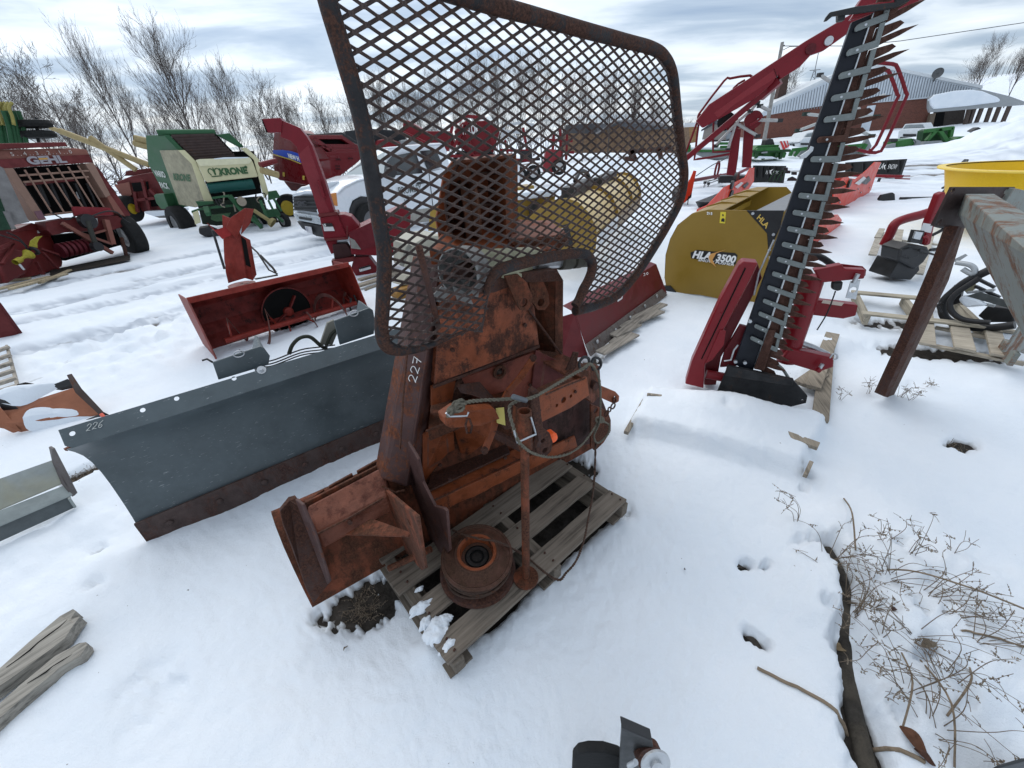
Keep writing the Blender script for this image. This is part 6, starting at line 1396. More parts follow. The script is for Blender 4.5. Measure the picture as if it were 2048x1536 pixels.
wheel(t.o, TF.at(738, 446, -.02), TF.n, .42, .26, hub=.62, m_rim=flat('alloy_rim', (.12, .12, .125), .4)); wheel(t.o, TF.at(935, 405, -.05), TF.n, .42, .26, hub=.62, m_rim=MATS['alloy_rim'])
def fs(nm, pts, off, th, m_, bv=.01): q = MB(); q.prism([F.at(x, y, off) for x, y in pts], F.n*-th); return q.build(nm, m_, t.o, bv)
fs('front_body', [(584, 388), (600, 374), (655, 364), (662, 440), (660, 466), (630, 470), (600, 452), (586, 430)], -.02, .3, M_wp, .03)
fs('grille', [(586, 392), (628, 391), (640, 426), (588, 419)], .03, .05, M_black)
for k in range(4): fs('grille_bar', [(586, 397+k*7), (630+k*2.4, 396+k*7.6), (630+k*2.4, 399+k*7.6), (586, 400+k*7)], .05, .02, mat('grille_grey', (.06, .062, .065), .35), .003)
text('grille_letters', 'GMC', F.at(597, 412, .07), F.at(613, 411)-F.at(597, 412), V(0, 0, 1), .10, flat('dark_chrome', (.10, .10, .11), .3, metal=.6), t.o, .01, bold=.04, width=.34)
fs('bumper', [(585, 425), (640, 432), (665, 434), (665, 452), (640, 450), (594, 441)], .10, .15, mat('bumper_silver', (.48, .52, .55), .3, metal=.5, grime=.15), .03)
fs('lower_bumper', [(592, 442), (640, 451), (664, 453), (662, 478), (632, 473), (604, 458)], .06, .2, M_black, .03); fs('bumper_slot', [(597, 433), (622, 437), (622, 442), (598, 438)], .12, .03, M_black)
fs('number_plate', [(609, 452), (622, 454), (625, 468), (614, 465)], .12, .01, flat('plate_white', (.55, .55, .57), .5)); text('plate_number', 'A 181', F.at(612, 462, .13), F.u, V(0, 0, 1), .09, flat('plate_blue', (.05, .07, .18), .5), t.o, .01, width=.10)
t.slab('amber_headlight', [(655, 389), (673, 385), (676, 412), (662, 410)], .02, .06, mat('amber_lens', (.55, .22, .06), .25, grime=.2), .01)
(a, b_) = m2_([(1085, 715), (1240, 690)]); text('door_lettering', 'BROMLEY', TF.at(*a, .02), TF.at(*b_)-TF.at(*a), V(0, 0, 1), .16, flat('door_grey_green', (.08, .10, .09), .6), t.o, .01, bold=.01, width=(TF.at(*b_)-TF.at(*a)).length)
(a, b_) = m2_([(1110, 740), (1175, 732)]); text('door_lettering', 'FARM', TF.at(*a, .02), TF.at(*b_)-TF.at(*a), V(0, 0, 1), .06, MATS['door_grey_green'], t.o, .01, width=(TF.at(*b_)-TF.at(*a)).length)
(a, b_) = m2_([(1120, 762), (1180, 755)]); text('door_lettering', '613', TF.at(*a, .02), TF.at(*b_)-TF.at(*a), V(0, 0, 1), .06, MATS['door_grey_green'], t.o, .01, width=(TF.at(*b_)-TF.at(*a)).length*.5)
t.slab('bed_side', [(899, 336), (1040, 326), (1040, 395), (940, 405), (905, 420)], -.01, 1.6, M_wp, .03)

# ================================================================ tall red chute blower
F = gp(640, 560, 760, 545)
M_cr = mat('blower_red', (.22, .010, .020), .4, grime=.2, scale=3, bump=.03)
t = T('forage_blower', 'red blower with a tall hooked chute in front of the white pickup', 'blower', F, F.at(690, 550))
def c_s(nm, pts, off, th, m_, bv=.01, hol=()): return t.slab(nm, n_(pts), off, th, m_, bv)
c_s('chute', [(230, 88), (380, 150), (440, 225), (485, 300), (600, 620), (678, 872), (545, 890), (500, 740), (370, 380), (355, 320), (300, 262), (215, 232)], 0, .22, M_cr)
c_s('chute_front_face', [(370, 380), (455, 300), (545, 560), (600, 790), (640, 875), (545, 890), (500, 740)], .004, .01, mat('blower_red_light', (.27, .03, .04), .4, grime=.2), 0)
c_s('chute_cap', [(55, 75), (215, 65), (232, 95), (225, 190), (95, 192)], .02, .26, M_cr)
c_s('cap_opening', [(55, 75), (66, 92), (106, 190), (95, 192)], .03, .27, M_dark, 0)
c_s('chute_stiffener', [(525, 600), (555, 600), (600, 750), (575, 755)], .05, .05, M_cr)
c_s('collar', [(535, 890), (700, 868), (712, 895), (545, 918)], .04, .30, M_oldred)
c_s('fan_housing', [(550, 915), (700, 892), (760, 890), (820, 910), (890, 990), (880, 1040), (795, 1080), (590, 1105)], -.02, .34, M_cr, .02)
c_s('housing_front', [(552, 918), (700, 892), (790, 1085), (590, 1105)], .02, .05, M_cr)
c_s('hopper', [(800, 1050), (1060, 925), (1290, 815), (1330, 900), (1320, 1150), (1285, 1232), (1040, 1245), (820, 1235)], .10, .55, M_cr, .02)
c_s('hopper_throat', [(800, 1050), (1060, 925), (1055, 1150), (900, 1195)], .12, .02, mat('blower_red_dark', (.16, .012, .02), .45, grime=.3), 0)
c_s('worn_patch', [(808, 1090), (850, 1110), (905, 1190), (820, 1180)], .125, .01, mat('bare_grey_metal', (.34, .33, .30), .6, grime=.5), 0)
c_s('flange', [(585, 1100), (790, 1085), (795, 1105), (600, 1120)], .05, .3, M_oldred); c_s('lower_neck', [(600, 1120), (700, 1110), (690, 1220), (650, 1230)], .0, .25, M_cr)
c_s('dark_inlet', [(660, 1150), (780, 1140), (850, 1240), (680, 1290)], .06, .2, mat('inlet_dark_red', (.045, .012, .012), .6, grime=.4)); c_s('inlet_lip', [(650, 1285), (845, 1255), (850, 1290), (660, 1330)], .12, .15, M_oldred)
c_s('stand', [(850, 1255), (970, 1250), (1045, 1345), (1030, 1395), (890, 1465), (820, 1350)], .02, .3, mat('stand_red', (.20, .014, .02), .45, grime=.3))
for l, a, b_, s_ in (([(575, 968), (655, 966), (680, 1032), (590, 1034)], (600, 1020), (660, 1018), 'LS'), ([(885, 1350), (980, 1322), (990, 1355), (895, 1382)], (900, 1372), (975, 1350), 'LS')):
    c_s('maker_label', l, .04, .008, flat('label_white', (.6, .6, .6), .6), 0)
    mid = l; c_s('label_band', [l[0], l[1], ((l[1][0]+l[2][0])/2, (l[1][1]+l[2][1])/2-4), ((l[0][0]+l[3][0])/2, (l[0][1]+l[3][1])/2-4)], .044, .006, M_black, 0)
    (pa_,) = n_([((l[0][0]+8), l[0][1]+26)]); text('label_letters', s_, F.at(*pa_, .048), F.u, V(0, 0, 1), .035, M_white, t.o, .004, bold=.03)
(a, b_) = n_([(785, 990), (788, 1080)]); t.bar('bolt_rod', a, b_, .02, .02, M_oldred, off=.16)
(a, b_) = n_([(660, 1000), (660, 1000)])
mte = wood('blower_pallet', (.25, .22, .18), (1, .1))
board_list2('wooden_pallet', 'pallet edge under the red blower, behind the mesh frame', mte, [((715, 572), (800, 545), .12, .07), ((718, 560), (790, 540), .10, .09), ((730, 580), (800, 552), .03, .03)])

# ================================================================ behind the mesh: cream power unit, yellow pushers, red equipment
F = FD(812, 4.6, 900, 4.9)
t = T('cream_gearbox', 'cream metal cabinet with warning label behind the left side of the mesh', 'cabinet', F, F.at(860, 560))
t.slab('cabinet', [(822, 492), (850, 474), (885, 470), (905, 480), (905, 545), (866, 548), (822, 540)], 0, .5, mat('cream_cabinet', (.50, .48, .39), .5, grime=.3, scale=3), .01)
t.slab('yellow_label', [(828, 524), (842, 526), (842, 543), (828, 541)], .01, .01, flat('label_yellow', (.75, .60, .04), .5), 0); t.slab('black_label', [(828, 488), (839, 488), (839, 491), (828, 491)], .01, .01, M_black, 0)
t.tube('grey_ram', [(803, 532), (815, 498), (820, 490)], .025, mat('pale_galvanised', (.28, .27, .23), .6), n=1)
F = VP(G(805, 600).xy, G(865, 580).xy)
t = T('yellow_shovel_part', 'ochre curved casting lying in the snow behind the mesh', 'machine part', F, F.at(830, 590))
t.slab('casting', [(794, 588), (800, 580), (830, 570), (860, 566), (862, 576), (830, 590), (808, 600), (796, 598)], 0, .2, mat('ochre_casting', (.42, .22, .05), .6, rust=.3, grime=.4), .02)
t.slab('pale_bracket', [(800, 570), (815, 552), (845, 548), (848, 562), (820, 572)], -.1, .2, MATS['cream_cabinet'], .01)
# row of ochre pushers with ribbed curved backs
F = VP(G(1090, 560).xy, G(1193, 506).xy)
away = -F.n
near = VP(D(1075, 480, 5.4).xy, D(1193, 480, 5.1).xy); dirr = V(.42, .91, 0).normalized()
t = T('snow_pusher', 'long ochre yellow snow pusher with ribbed curved back seen through the mesh', 'snow pusher', near, near.at(1150, 500))
arc2 = [(1085, 412), (1105, 400), (1132, 396), (1156, 404), (1176, 424), (1190, 450), (1194, 470), (1190, 506)]
Ltot = 4.3
def shift(pts, d): return [near.at(x, y)+dirr*d for x, y in pts]
def ribp(d, nm): q = MB(); q.prism(shift([(1060, 430)]+arc2+[(1120, 520), (1060, 520)], d), dirr*.02); q.build(nm, M_yel, t.o, .003)
ribp(0, 'end_plate'); ribp(1.55, 'rib_plate'); ribp(3.1, 'rib_plate'); ribp(4.3, 'end_plate')
base = [near.at(x, y) for x, y in arc2]; cen = near.at(1128, 470)
M_yb = mat('pale_worn_yellow', (.66, .50, .24), .35, grime=.15, scale=2, bump=.02)
t.fn('curved_back', lambda q: q.grid([[cen+(p-cen)*.88+dirr*Ltot*k/4 for k in range(5)] for p in base[1:7]], V(0, 0, -.01)), M_yb)
t.fn('lower_panel', lambda q: q.prism([base[6]+dirr*1.6, base[7]+dirr*1.6, base[7]+dirr*Ltot, base[6]+dirr*Ltot], near.n*-.02), mat('ochre_lower', (.24, .15, .03), .4, grime=.2), bev=.004)
t.fn('snow_bank', lambda q: q.prism([base[6]+dirr*.15, base[7]+dirr*.1, base[7]+dirr*1.5, base[6]+dirr*1.5], near.n*-.1), snw, bev=.02)
t.slab('side_decal', [(1126, 450), (1135, 448), (1147, 490), (1130, 494)], .01, .01, M_black, 0)
text('decal_letters', 'HLA', near.at(1129, 478, .014), near.at(1128, 455)-near.at(1129, 478), V(-.6, -.2, .2), .05, M_white, t.o, .004, bold=.04, width=.14)
t.fn('black_rails', lambda q: [q.bar(near.at(1122, 395, -.3)+dirr*.3, near.at(1122, 392, -.3)+dirr*1.5, .18, .18), q.bar(near.at(1130, 395, -.3)+dirr*1.9, near.at(1132, 392, -.3)+dirr*3.2, .18, .16)], M_black, bev=.01)
t.fn('hose_coupler', lambda q: [q.tube(smooth_path([near.at(1125, 388, -.3)+dirr*d+V(0, 0, h) for d, h in ((.6, .1), (.9, .2), (1.3, .15), (1.6, .0))], 4), .03, 8)], M_black)
F = FD(1030, 6.2, 1115, 6.4)
t = T('snow_pusher', 'ochre pusher topped with snow and a round black disc, behind the orange tower', 'snow pusher', F, F.at(1060, 470))
t.slab('panel', [(1028, 400), (1112, 390), (1100, 440), (1080, 470), (1028, 480)], 0, .1, mat('ochre_shade', (.30, .18, .03), .4, grime=.2), .01); t.slab('snow_top', [(1028, 402), (1030, 388), (1070, 382), (1113, 378), (1114, 392)], .05, .5, snw, .03); t.slab('upper_edge', [(1028, 386), (1030, 376), (1068, 370), (1070, 382)], -.3, .3, M_yel, .01)
t.slab('black_disc', circle(V(0, 0, 0), V(1, 0, 0), V(0, 1, 0), 1, 18) and [(1073+13*cos(a*pi/9), 422+19*sin(a*pi/9)) for a in range(18)], .12, .06, M_black, .01)
F = FD(858, 6.2, 895, 6.2)
t = T('ochre_hook', 'ochre curved plate just left of the orange tower behind the mesh', 'machine part', F, F.at(880, 460))
t.slab('plate', [(856, 462), (860, 425), (870, 410), (884, 404), (896, 408), (900, 440), (892, 462)], 0, .1, mat('pale_ochre', (.46, .30, .06), .4, grime=.15), .01)
# HI-LOR spreader and loaders far behind
F = FD(800, 20, 1000, 20)
M_br = mat('spreader_red', (.22, .012, .018), .35, grime=.15, scale=1)
t = T('manure_spreader', 'deep red spreader lettered in white far behind the mesh', 'spreader', F, F.at(940, 330))
t.slab('hopper', [(908, 262), (925, 244), (980, 240), (1000, 262), (985, 310), (940, 312), (915, 290)], 0, 2, M_br, .05)
t.slab('wing', [(806, 243), (815, 240), (850, 262), (900, 262), (910, 290), (880, 310), (840, 290), (805, 262)], -.3, 1, M_br, .03)
for a, b_ in (((895, 302), (905, 250)), ((905, 250), (930, 232)), ((930, 232), (970, 236)), ((970, 236), (992, 300)), ((905, 300), (935, 240)), ((800, 262), (860, 290)), ((930, 250), (945, 312)), ((880, 312), (1000, 312))): t.bar('frame_tube', a, b_, .12, .12, M_br, off=.3, bev=.01)
text('lettering', 'HI-LOR', F.at(926, 270, .03), F.u, V(0, 0, 1), .38, M_white, t.o, .02, bold=.04, width=(F.at(958, 270)-F.at(926, 270)).length)
for x in (925, 975): wheel(t.o, F.at(x, 322, .2), F.n, .4, .25, m_rim=flat('rim_white', (.5, .5, .5), .5))
F = FD(985, 20, 1110, 20)
t = T('front_loader', 'jumble of red and silver loader frames on white wheels behind the mesh', 'loader', F, F.at(1050, 340))
for a, b_, m_ in (((1008, 252), (1002, 290), M_zinc), ((1004, 262), (1040, 265), M_zinc), ((1006, 272), (1034, 274), M_zinc), ((1015, 250), (1055, 243), M_zinc), ((1052, 248), (1068, 250), M_zinc), ((1010, 280), (1020, 330), M_br), ((1046, 255), (1056, 310), M_br), ((1000, 300), (1060, 302), M_br), ((1010, 318), (1070, 322), M_br), ((1108, 262), (1104, 320), M_br), ((1134, 262), (1132, 320), M_br), ((1096, 280), (1145, 282), M_br), ((1090, 300), (1148, 305), M_br), ((1120, 258), (1122, 330), M_br), ((1030, 300), (1030, 340), M_black), ((1045, 320), (1080, 318), M_black)):
    t.bar('loader_tube', a, b_, .13, .11, m_, bev=.01, off=random.uniform(-.2, .2))
t.slab('red_cover', [(1086, 335), (1092, 300), (1100, 298), (1122, 302), (1118, 345), (1088, 345)], .2, .5, mat('cover_red', (.36, .04, .05), .4, grime=.1), .02)
t.slab('engine', [(1040, 302), (1062, 300), (1066, 322), (1042, 326)], .1, .4, M_black, .03)
for x, y in ((1067, 346), (1040, 350), (1118, 334)): wheel(t.o, F.at(x, y, .3), F.n, .32, .25, m_rim=flat('rim_white', (.5, .5, .5), .5))
F = FD(690, 24, 860, 26)
t = T('dark_trailer', 'dark tarped trailer on the far side of the yard behind the pickup', 'trailer', F, F.at(760, 310))
t.slab('tarp_box', [(690, 262), (740, 257), (810, 262), (812, 292), (695, 300)], 0, 2.5, mat('dark_tarp', (.03, .033, .037), .6, grime=.3), .05); t.slab('red_hood', [(752, 295), (756, 280), (775, 276), (800, 284), (808, 296)], .6, .6, M_br, .06); t.slab('white_tank', [(798, 290), (802, 280), (835, 278), (840, 290)], .5, .6, mat('silver_tank', (.35, .37, .38), .4), .06)
F = FD(1075, 12, 1090, 12)
t = T('farm_implement', 'brown rusty farm implement in front of the wooden shed', 'implement', FD(1260, 24, 1345, 24), FD(1260, 24, 1345, 24).at(1300, 320))
for a, b_ in (((1258, 305), (1290, 300)), ((1262, 300), (1270, 318)), ((1300, 300), (1340, 296)), ((1318, 298), (1322, 318)), ((1336, 292), (1345, 300)), ((1250, 318), (1275, 319))): t.bar('rusty_beam', a, b_, .22, .2, M_rustdk)

# ================================================================ near left edge pieces
F = gp(-60, 1115, 148, 1012)
M_galv = mat('galvanised_blade', (.27, .30, .30), .45, metal=.35, grime=.35, scale=4, bump=.06, fade=(.30, .27, .15))
t = T('galvanised_trough', 'pale galvanised blade with a stained lip lying at the left edge', 'plough blade', F, F.at(80, 1050))
t.fn('trough', lambda q: q.prism([F.at(-80, 985, -.14), F.at(104, 920, -.14), F.at(126, 965, -.03), F.at(-80, 1052, -.03)], V(0, 0, -.008)), M_galv, bev=.002)
t.fn('lip', lambda q: q.prism([F.at(-80, 1052, -.03), F.at(134, 968, -.03), F.at(146, 988, .02), F.at(-80, 1085, .02)], V(0, 0, -.008)), mat('galvanised_lip', (.30, .33, .32), .5, metal=.3, grime=.3), bev=.002)
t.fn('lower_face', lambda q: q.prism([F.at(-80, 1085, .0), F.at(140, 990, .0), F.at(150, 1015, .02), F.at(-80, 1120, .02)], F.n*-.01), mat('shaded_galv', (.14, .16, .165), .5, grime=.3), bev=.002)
t.fn('end_plate', lambda q: q.prism([F.at(97, 894, -.16), F.at(104, 898, -.12), F.at(128, 945, -.03), F.at(150, 988, .03), F.at(144, 994, .02), F.at(124, 968, -.02), F.at(104, 925, -.10)], F.u*.012), mat('end_plate_dark', (.17, .15, .145), .5, rust=.3, grime=.4), bev=.002)
t.bar('foot', (138, 996, .02), (150, 1014, .02), .025, .012, MATS['galvanised_lip'])
F = gp(30, 865, 205, 830)
M_sal = mat('salmon_orange_paint', (.42, .16, .085), .6, grime=.3, scale=4, bump=.05, rust=.12, rustcol=(.15, .07, .05))
t = T('orange_bucket', 'salmon orange loader bucket half filled with snow at the left edge', 'bucket', F, F.at(110, 850))
t.fn('bucket_floor', lambda q: q.prism([F.at(5, 820, -.1), F.at(150, 774, -.16), F.at(197, 828, .0), F.at(40, 862, .0), F.at(-20, 850, .0)], V(0, 0, -.012)), M_sal, bev=.002)
t.fn('bucket_side', lambda q: q.prism([F.at(133, 750, -.2), F.at(140, 748, -.18), F.at(160, 778, -.10), F.at(207, 828, .02), F.at(196, 830, .0), F.at(150, 785, -.13)], F.u*.012), mat('bucket_edge', (.10, .07, .06), .6, rust=.4, grime=.4), bev=.002)
t.fn('bucket_side', lambda q: q.prism([F.at(-30, 792, -.15), F.at(0, 818, -.05), F.at(38, 862, .02), F.at(26, 866, .02), F.at(-30, 840, .0)], F.u*.01), M_sal, bev=.002)
t.fn('cutting_edge', lambda q: q.prism([F.at(130, 862, .03), F.at(150, 848, .03), F.at(208, 824, .03), F.at(218, 829, .03), F.at(160, 852, .06)], V(0, 0, -.02)), M_black, bev=.002)
t.fn('red_tip', lambda q: q.cyl(F.at(202, 828, .05), F.at(208, 834, .07), .012, 10), flat('coral_cap', (.7, .12, .07), .5))
def heap(q, F_, l, h, seed=1):
    P_ = [F_.at(x, y, o) for x, y, o in l]; c_ = sum(P_, V(0, 0, 0))/len(P_); rows = []
    for i in range(8):
        f_ = i/7; rows.append([c_+(p-c_)*f_+V(0, 0, h*(1-f_**2)+.006*mnoise.noise(p*9+V(f_*5, seed, 0))) for p in smooth_path(P_+[P_[0]], 4)])
    q.grid(rows)
t.fn('snow_fill', lambda q: heap(q, F, [(45, 835, .0), (60, 818, -.05), (110, 812, -.08), (160, 816, -.05), (190, 838, .01), (130, 862, .03), (60, 862, .02)], .03), snw)
t.fn('snow_fill', lambda q: heap(q, F, [(-20, 800, -.1), (10, 776, -.18), (70, 768, -.22), (130, 765, -.22), (90, 790, -.15), (40, 812, -.08)], .04, 3), snw)
t.fn('dark_bracket', lambda q: q.prism([F.at(-10, 795, -.1), F.at(10, 800, -.1), (F.at(32, 812, -.08)), F.at(0, 815, -.08)], V(0, 0, -.03)), M_black, bev=.004)
t.fn('dark_bracket', lambda q: q.prism([F.at(98, 772, -.2), F.at(135, 757, -.2), F.at(150, 768, -.18), F.at(120, 775, -.18)], V(0, 0, -.03)), M_black, bev=.004)
o = MB(); o.prism([F.at(x, y, -.22) for x, y in ((28, 776), (34, 768), (50, 764), (64, 767), (66, 770), (40, 777))], V(0, .05, -.05)); tag(o.build('clod', bpy.data.materials['wet_dark_soil'], origin=tuple(F.at(45, 770, -.2)), bevel=.01), 'dark lump of frozen dirt behind the orange bucket', 'dirt clod')
# slatted pallet at the left edge
mtf = wood('slat_pallet', (.30, .27, .23), (.7, .6))
board_list2('wooden_pallet', 'pallet of narrow grey slats cut by the left edge, above the orange bucket', mtf, [((-40, 715+16*k), (16+4*k, 694+15.5*k), .055, .10-.005*k) for k in range(6)]+[((14, 692), (36, 775), .02, .06)])
F = VP(G(-40, 690).xy, G(46, 668).xy)
t = T('red_bucket_corner', 'dark red bucket corner poking in at the left edge', 'bucket', F, F.at(20, 675))
t.slab('side', [(-40, 580), (0, 608), (46, 672), (36, 676), (-40, 690)], 0, .03, M_oldred, .004); t.slab('rim', [(-4, 604), (2, 606), (49, 671), (43, 673)], .02, .04, mat('rim_maroon', (.12, .015, .02), .5), .003)
# broken planks at bottom left
mtg = wood('weathered_plank', (.30, .28, .245), (.62, .78), .25)
def plank(pts_top, th, label, nm='broken_plank'):
    q = MB(); P_ = [G(x, y, z) for x, y, z in pts_top]; q.prism(P_, V(0, 0, -th)); n0 = len(P_)//2; o = q.build(nm, mtg, bevel=0, origin=tuple(P_[0])); o['_o'] = tuple(P_[0])
    for f_ in (.28, .52, .74):
        q = MB(); c0, c1 = P_[1].lerp(P_[-2], f_), P_[n0-1].lerp(P_[n0+1], f_); c_ = [c0.lerp(c1, k/8)+V(0, 0, .0012)+V(.004*sin(k*2+f_*9), 0, 0) for k in range(1, 8)]; q.tube(c_, [.0012, .002, .003, .0022, .003, .002, .001], 4); q.build('crack', M_dark, o); tag(o, label, 'plank'); return o
plank([(-60, 1395, .07), (-10, 1345, .07), (60, 1282, .07), (120, 1232, .07), (146, 1218, .07), (152, 1222, .065), (141, 1238, .06), (160, 1233, .06), (148, 1248, .06), (130, 1276, .06), (70, 1322, .06), (0, 1372, .06), (-60, 1420, .06)], .05, 'splintered grey plank, upper of the two at the bottom left corner')
plank([(-60, 1460, .06), (40, 1370, .06), (110, 1312, .06), (158, 1286, .06), (172, 1284, .055), (174, 1292, .055), (160, 1312, .05), (118, 1336, .05), (100, 1352, .05), (40, 1400, .05), (-60, 1490, .05)], .045, 'rounded weathered plank, lower of the two at the bottom left corner')

# ================================================================ black pipe, weeds, sticks and leaves at the right
hp_ = [V(x, y, -.056) for x, y in HOSE]
q = MB(); q.tube(smooth_path(hp_, 6), .027, 14); tag(q.build('black_pipe', mat('dull_black_pipe', (.045, .038, .03), .8, grime=.7, scale=16, bump=.8, fade=(.10, .085, .065)), origin=tuple(hp_[0])), 'dull black pipe in a melted trench among dry weeds', 'pipe')
M_stem = mat('dry_weed_stem', (.24, .185, .135), .9, grime=.4, bump=0); M_seed = mat('dry_seed_heads', (.34, .28, .21), .95, grime=.5, bump=0)
def weed(px, py, n, spread, h, label, seed, lie=.0, az0=None, group='dry weeds in the snow at the right'):
    n = int(n*(.72 if 'right' in group else 1.2)); rnd = random.Random(seed); g = G(px, py); base = V(g.x, g.y, SH(g.x, g.y)-.02); st = MB(); sd_ = MB()
    for k in range(n):
        az = rnd.uniform(0, 2*pi) if az0 is None else az0+rnd.uniform(-.9, .9); sp_ = spread*rnd.uniform(.5, 1.5); hh = h*rnd.uniform(.5, 1.1)
        e = base+V(cos(az)*sp_, sin(az)*sp_, hh*(1-lie)+.01); m1 = base.lerp(e, .45)+V(rnd.uniform(-.02, .02), rnd.uniform(-.02, .02), hh*.25+.015); m2 = base.lerp(e, .8)+V(rnd.uniform(-.02, .02), rnd.uniform(-.02, .02), hh*.12+.01)
        P_ = smooth_path([base+V(rnd.uniform(-.02, .02), rnd.uniform(-.02, .02), 0), m1, m2, e], 5); st.tube(P_, [.0015*(1-.6*i/len(P_)) for i in range(len(P_))], 4, cap=False)
        for j in range(rnd.randint(2, 5)):
            i = rnd.randint(int(len(P_)*.45), len(P_)-2); p = P_[i]; d_ = V(rnd.uniform(-1, 1), rnd.uniform(-1, 1), rnd.uniform(0, .8)).normalized()*rnd.uniform(.02, .06); st.tube([p, p+d_*.5+V(0, 0, .004), p+d_], .0009, 3, cap=False)
            for s_ in range(rnd.randint(0, 3)):
                c_ = p+d_*(s_+1)/4; sd_.box(c_+V(rnd.uniform(-.002, .002), rnd.uniform(-.002, .002), rnd.uniform(-.002, .002)), V(.0014, 0, .0006), V(0, .0012, 0), V(0, .0006, .0020))
        for j in range(7 if k % 3 == 0 else 0):
            p = P_[-1].lerp(P_[-4], j/8); a_ = rnd.uniform(0, 6.28); sd_.box(p+V(cos(a_), sin(a_), .3)*.005, V(cos(a_), sin(a_), .4)*.0024, V(-sin(a_), cos(a_), 0)*.0010, V(0, 0, .0010))
    t_ = thing('dry_weed', label, 'weed', base, group); st.build('stems', M_stem, t_, recalc=False)
    if sd_.v: sh_ = sd_.build('seed_heads', M_seed, t_, recalc=False); sh_['kind'] = 'stuff'
W_ = [(1690, 1190, 26, .16, .10, 'densest tangle of dry stems lying across the top of the black pipe', 1, .3, None), (1660, 1120, 12, .17, .16, 'dry stems fanning out at the upper end of the black pipe', 2, .2, None), (1720, 1230, 24, .20, .10, 'brown flattened stems over the middle of the black pipe', 3, .5, .2),
      (1770, 1160, 18, .20, .18, 'seeded stems just right of the top of the trench', 4, .1, None), (1820, 1120, 9, .09, .16, 'upright pale seed heads farthest from the camera', 5, 0, None), (1840, 1200, 16, .20, .10, 'curled stems in the middle of the weedy snow', 6, .4, -.3),
      (1800, 1300, 20, .22, .09, 'mat of broken stems beside the leaf litter', 7, .5, None), (1870, 1240, 14, .24, .10, 'long stems trailing towards the right edge', 8, .4, 0), (1790, 1400, 14, .16, .14, 'sparse stems right of the lower end of the pipe', 9, .2, None), (1870, 1380, 14, .18, .12, 'bent stems low in the right corner', 10, .3, None),
      (1760, 1090, 5, .10, .16, 'small dark tuft beyond the top of the trench', 11, .1, None), (1930, 1300, 10, .2, .1, 'thin twigs at the right edge of the weedy patch', 12, .5, .4), (1850, 1470, 14, .16, .12, 'stems by the brown leaves at the bottom right', 13, .3, None), (1590, 1050, 6, .10, .12, 'few stems with seed heads left of the trench', 14, .2, 2.4),
      (1900, 1120, 5, .10, .09, 'seed spray pointing right above the weedy patch', 15, .4, .3), (1745, 1300, 12, .15, .07, 'short stems matted against the right side of the pipe', 16, .6, None)]
for a in W_: weed(a[0], a[1], a[2], a[3], a[4], a[5], a[6], a[7], a[8])
for px, py, n_x, h, lab, sd_n in ((1800, 790, 5, .10, 'three dead stalks at the foot of the steel leg', 31), (1825, 796, 4, .06, 'short dead tuft right of the steel leg foot', 32), (1740, 785, 4, .09, 'thin dead stalks left of the steel leg foot', 33), (1680, 800, 4, .10, 'dead stem by the pallet edge right of the mower', 34), (1855, 770, 3, .06, 'bent dead twig in the snow right of the steel leg', 35), (1930, 885, 6, .03, 'dark grit and stubble in the round melt hole', 36)): weed(px, py, n_x, .05, h, lab, sd_n, 0, None, 'dead stalks around the steel leg')
for px, py, sd_n, lab in ((725, 1200, 41, 'dead grass in the thawed hole by the pallet corner'), (1125, 930, 42, 'dead grass showing behind the pallet'), (150, 940, 43, 'dead grass beside the grey blade'), (730, 1225, 44, 'flattened grass under the blade end')): weed(px, py, 34, .075, .03, lab, sd_n, .4, None, 'dead grass in the thawed holes')
# long sticks
for pts, r, lab in (([(1515, 1335), (1560, 1362), (1640, 1410), (1700, 1450), (1760, 1485), (1840, 1530)], .0065, 'long pale stick half buried across the lower end of the pipe'), ([(1686, 1000), (1690, 1050), (1705, 1110)], .0035, 'thin upright twig above the top of the trench'), ([(1715, 1135), (1800, 1160), (1900, 1200), (1990, 1222), (2060, 1238)], .0035, 'long thin arching stem reaching the right edge'), ([(1905, 1278), (1960, 1290), (2060, 1312)], .004, 'dark twig lying towards the right edge'),
                    ([(1780, 1330), (1788, 1400), (1792, 1470)], .0028, 'reddish twig standing right of the pipe'), ([(1870, 1450), (1910, 1390), (1920, 1352)], .0030, 'curved twig in the lower right snow'), ([(1820, 1340), (1860, 1440), (1900, 1540)], .003, 'twig slanting down to the bottom edge')):
    P_ = []
    for i, (x, y) in enumerate(pts):
        g = G(x, y); P_.append(V(g.x, g.y, SH(g.x, g.y)+.006+(.05*sin(pi*i/(len(pts)-1)) if r < .0036 else .0)))
    S_ = smooth_path(P_, 5)
    if r > .0036: S_ = [V(p.x, p.y, SH(p.x, p.y)+r*.7) for p in S_]
    q = MB(); q.tube(S_, r, 6); tag(q.build('stick', wood('stick_wood', (.20, .155, .11), (1, -1), .5), origin=tuple(P_[0])), lab, 'stick')
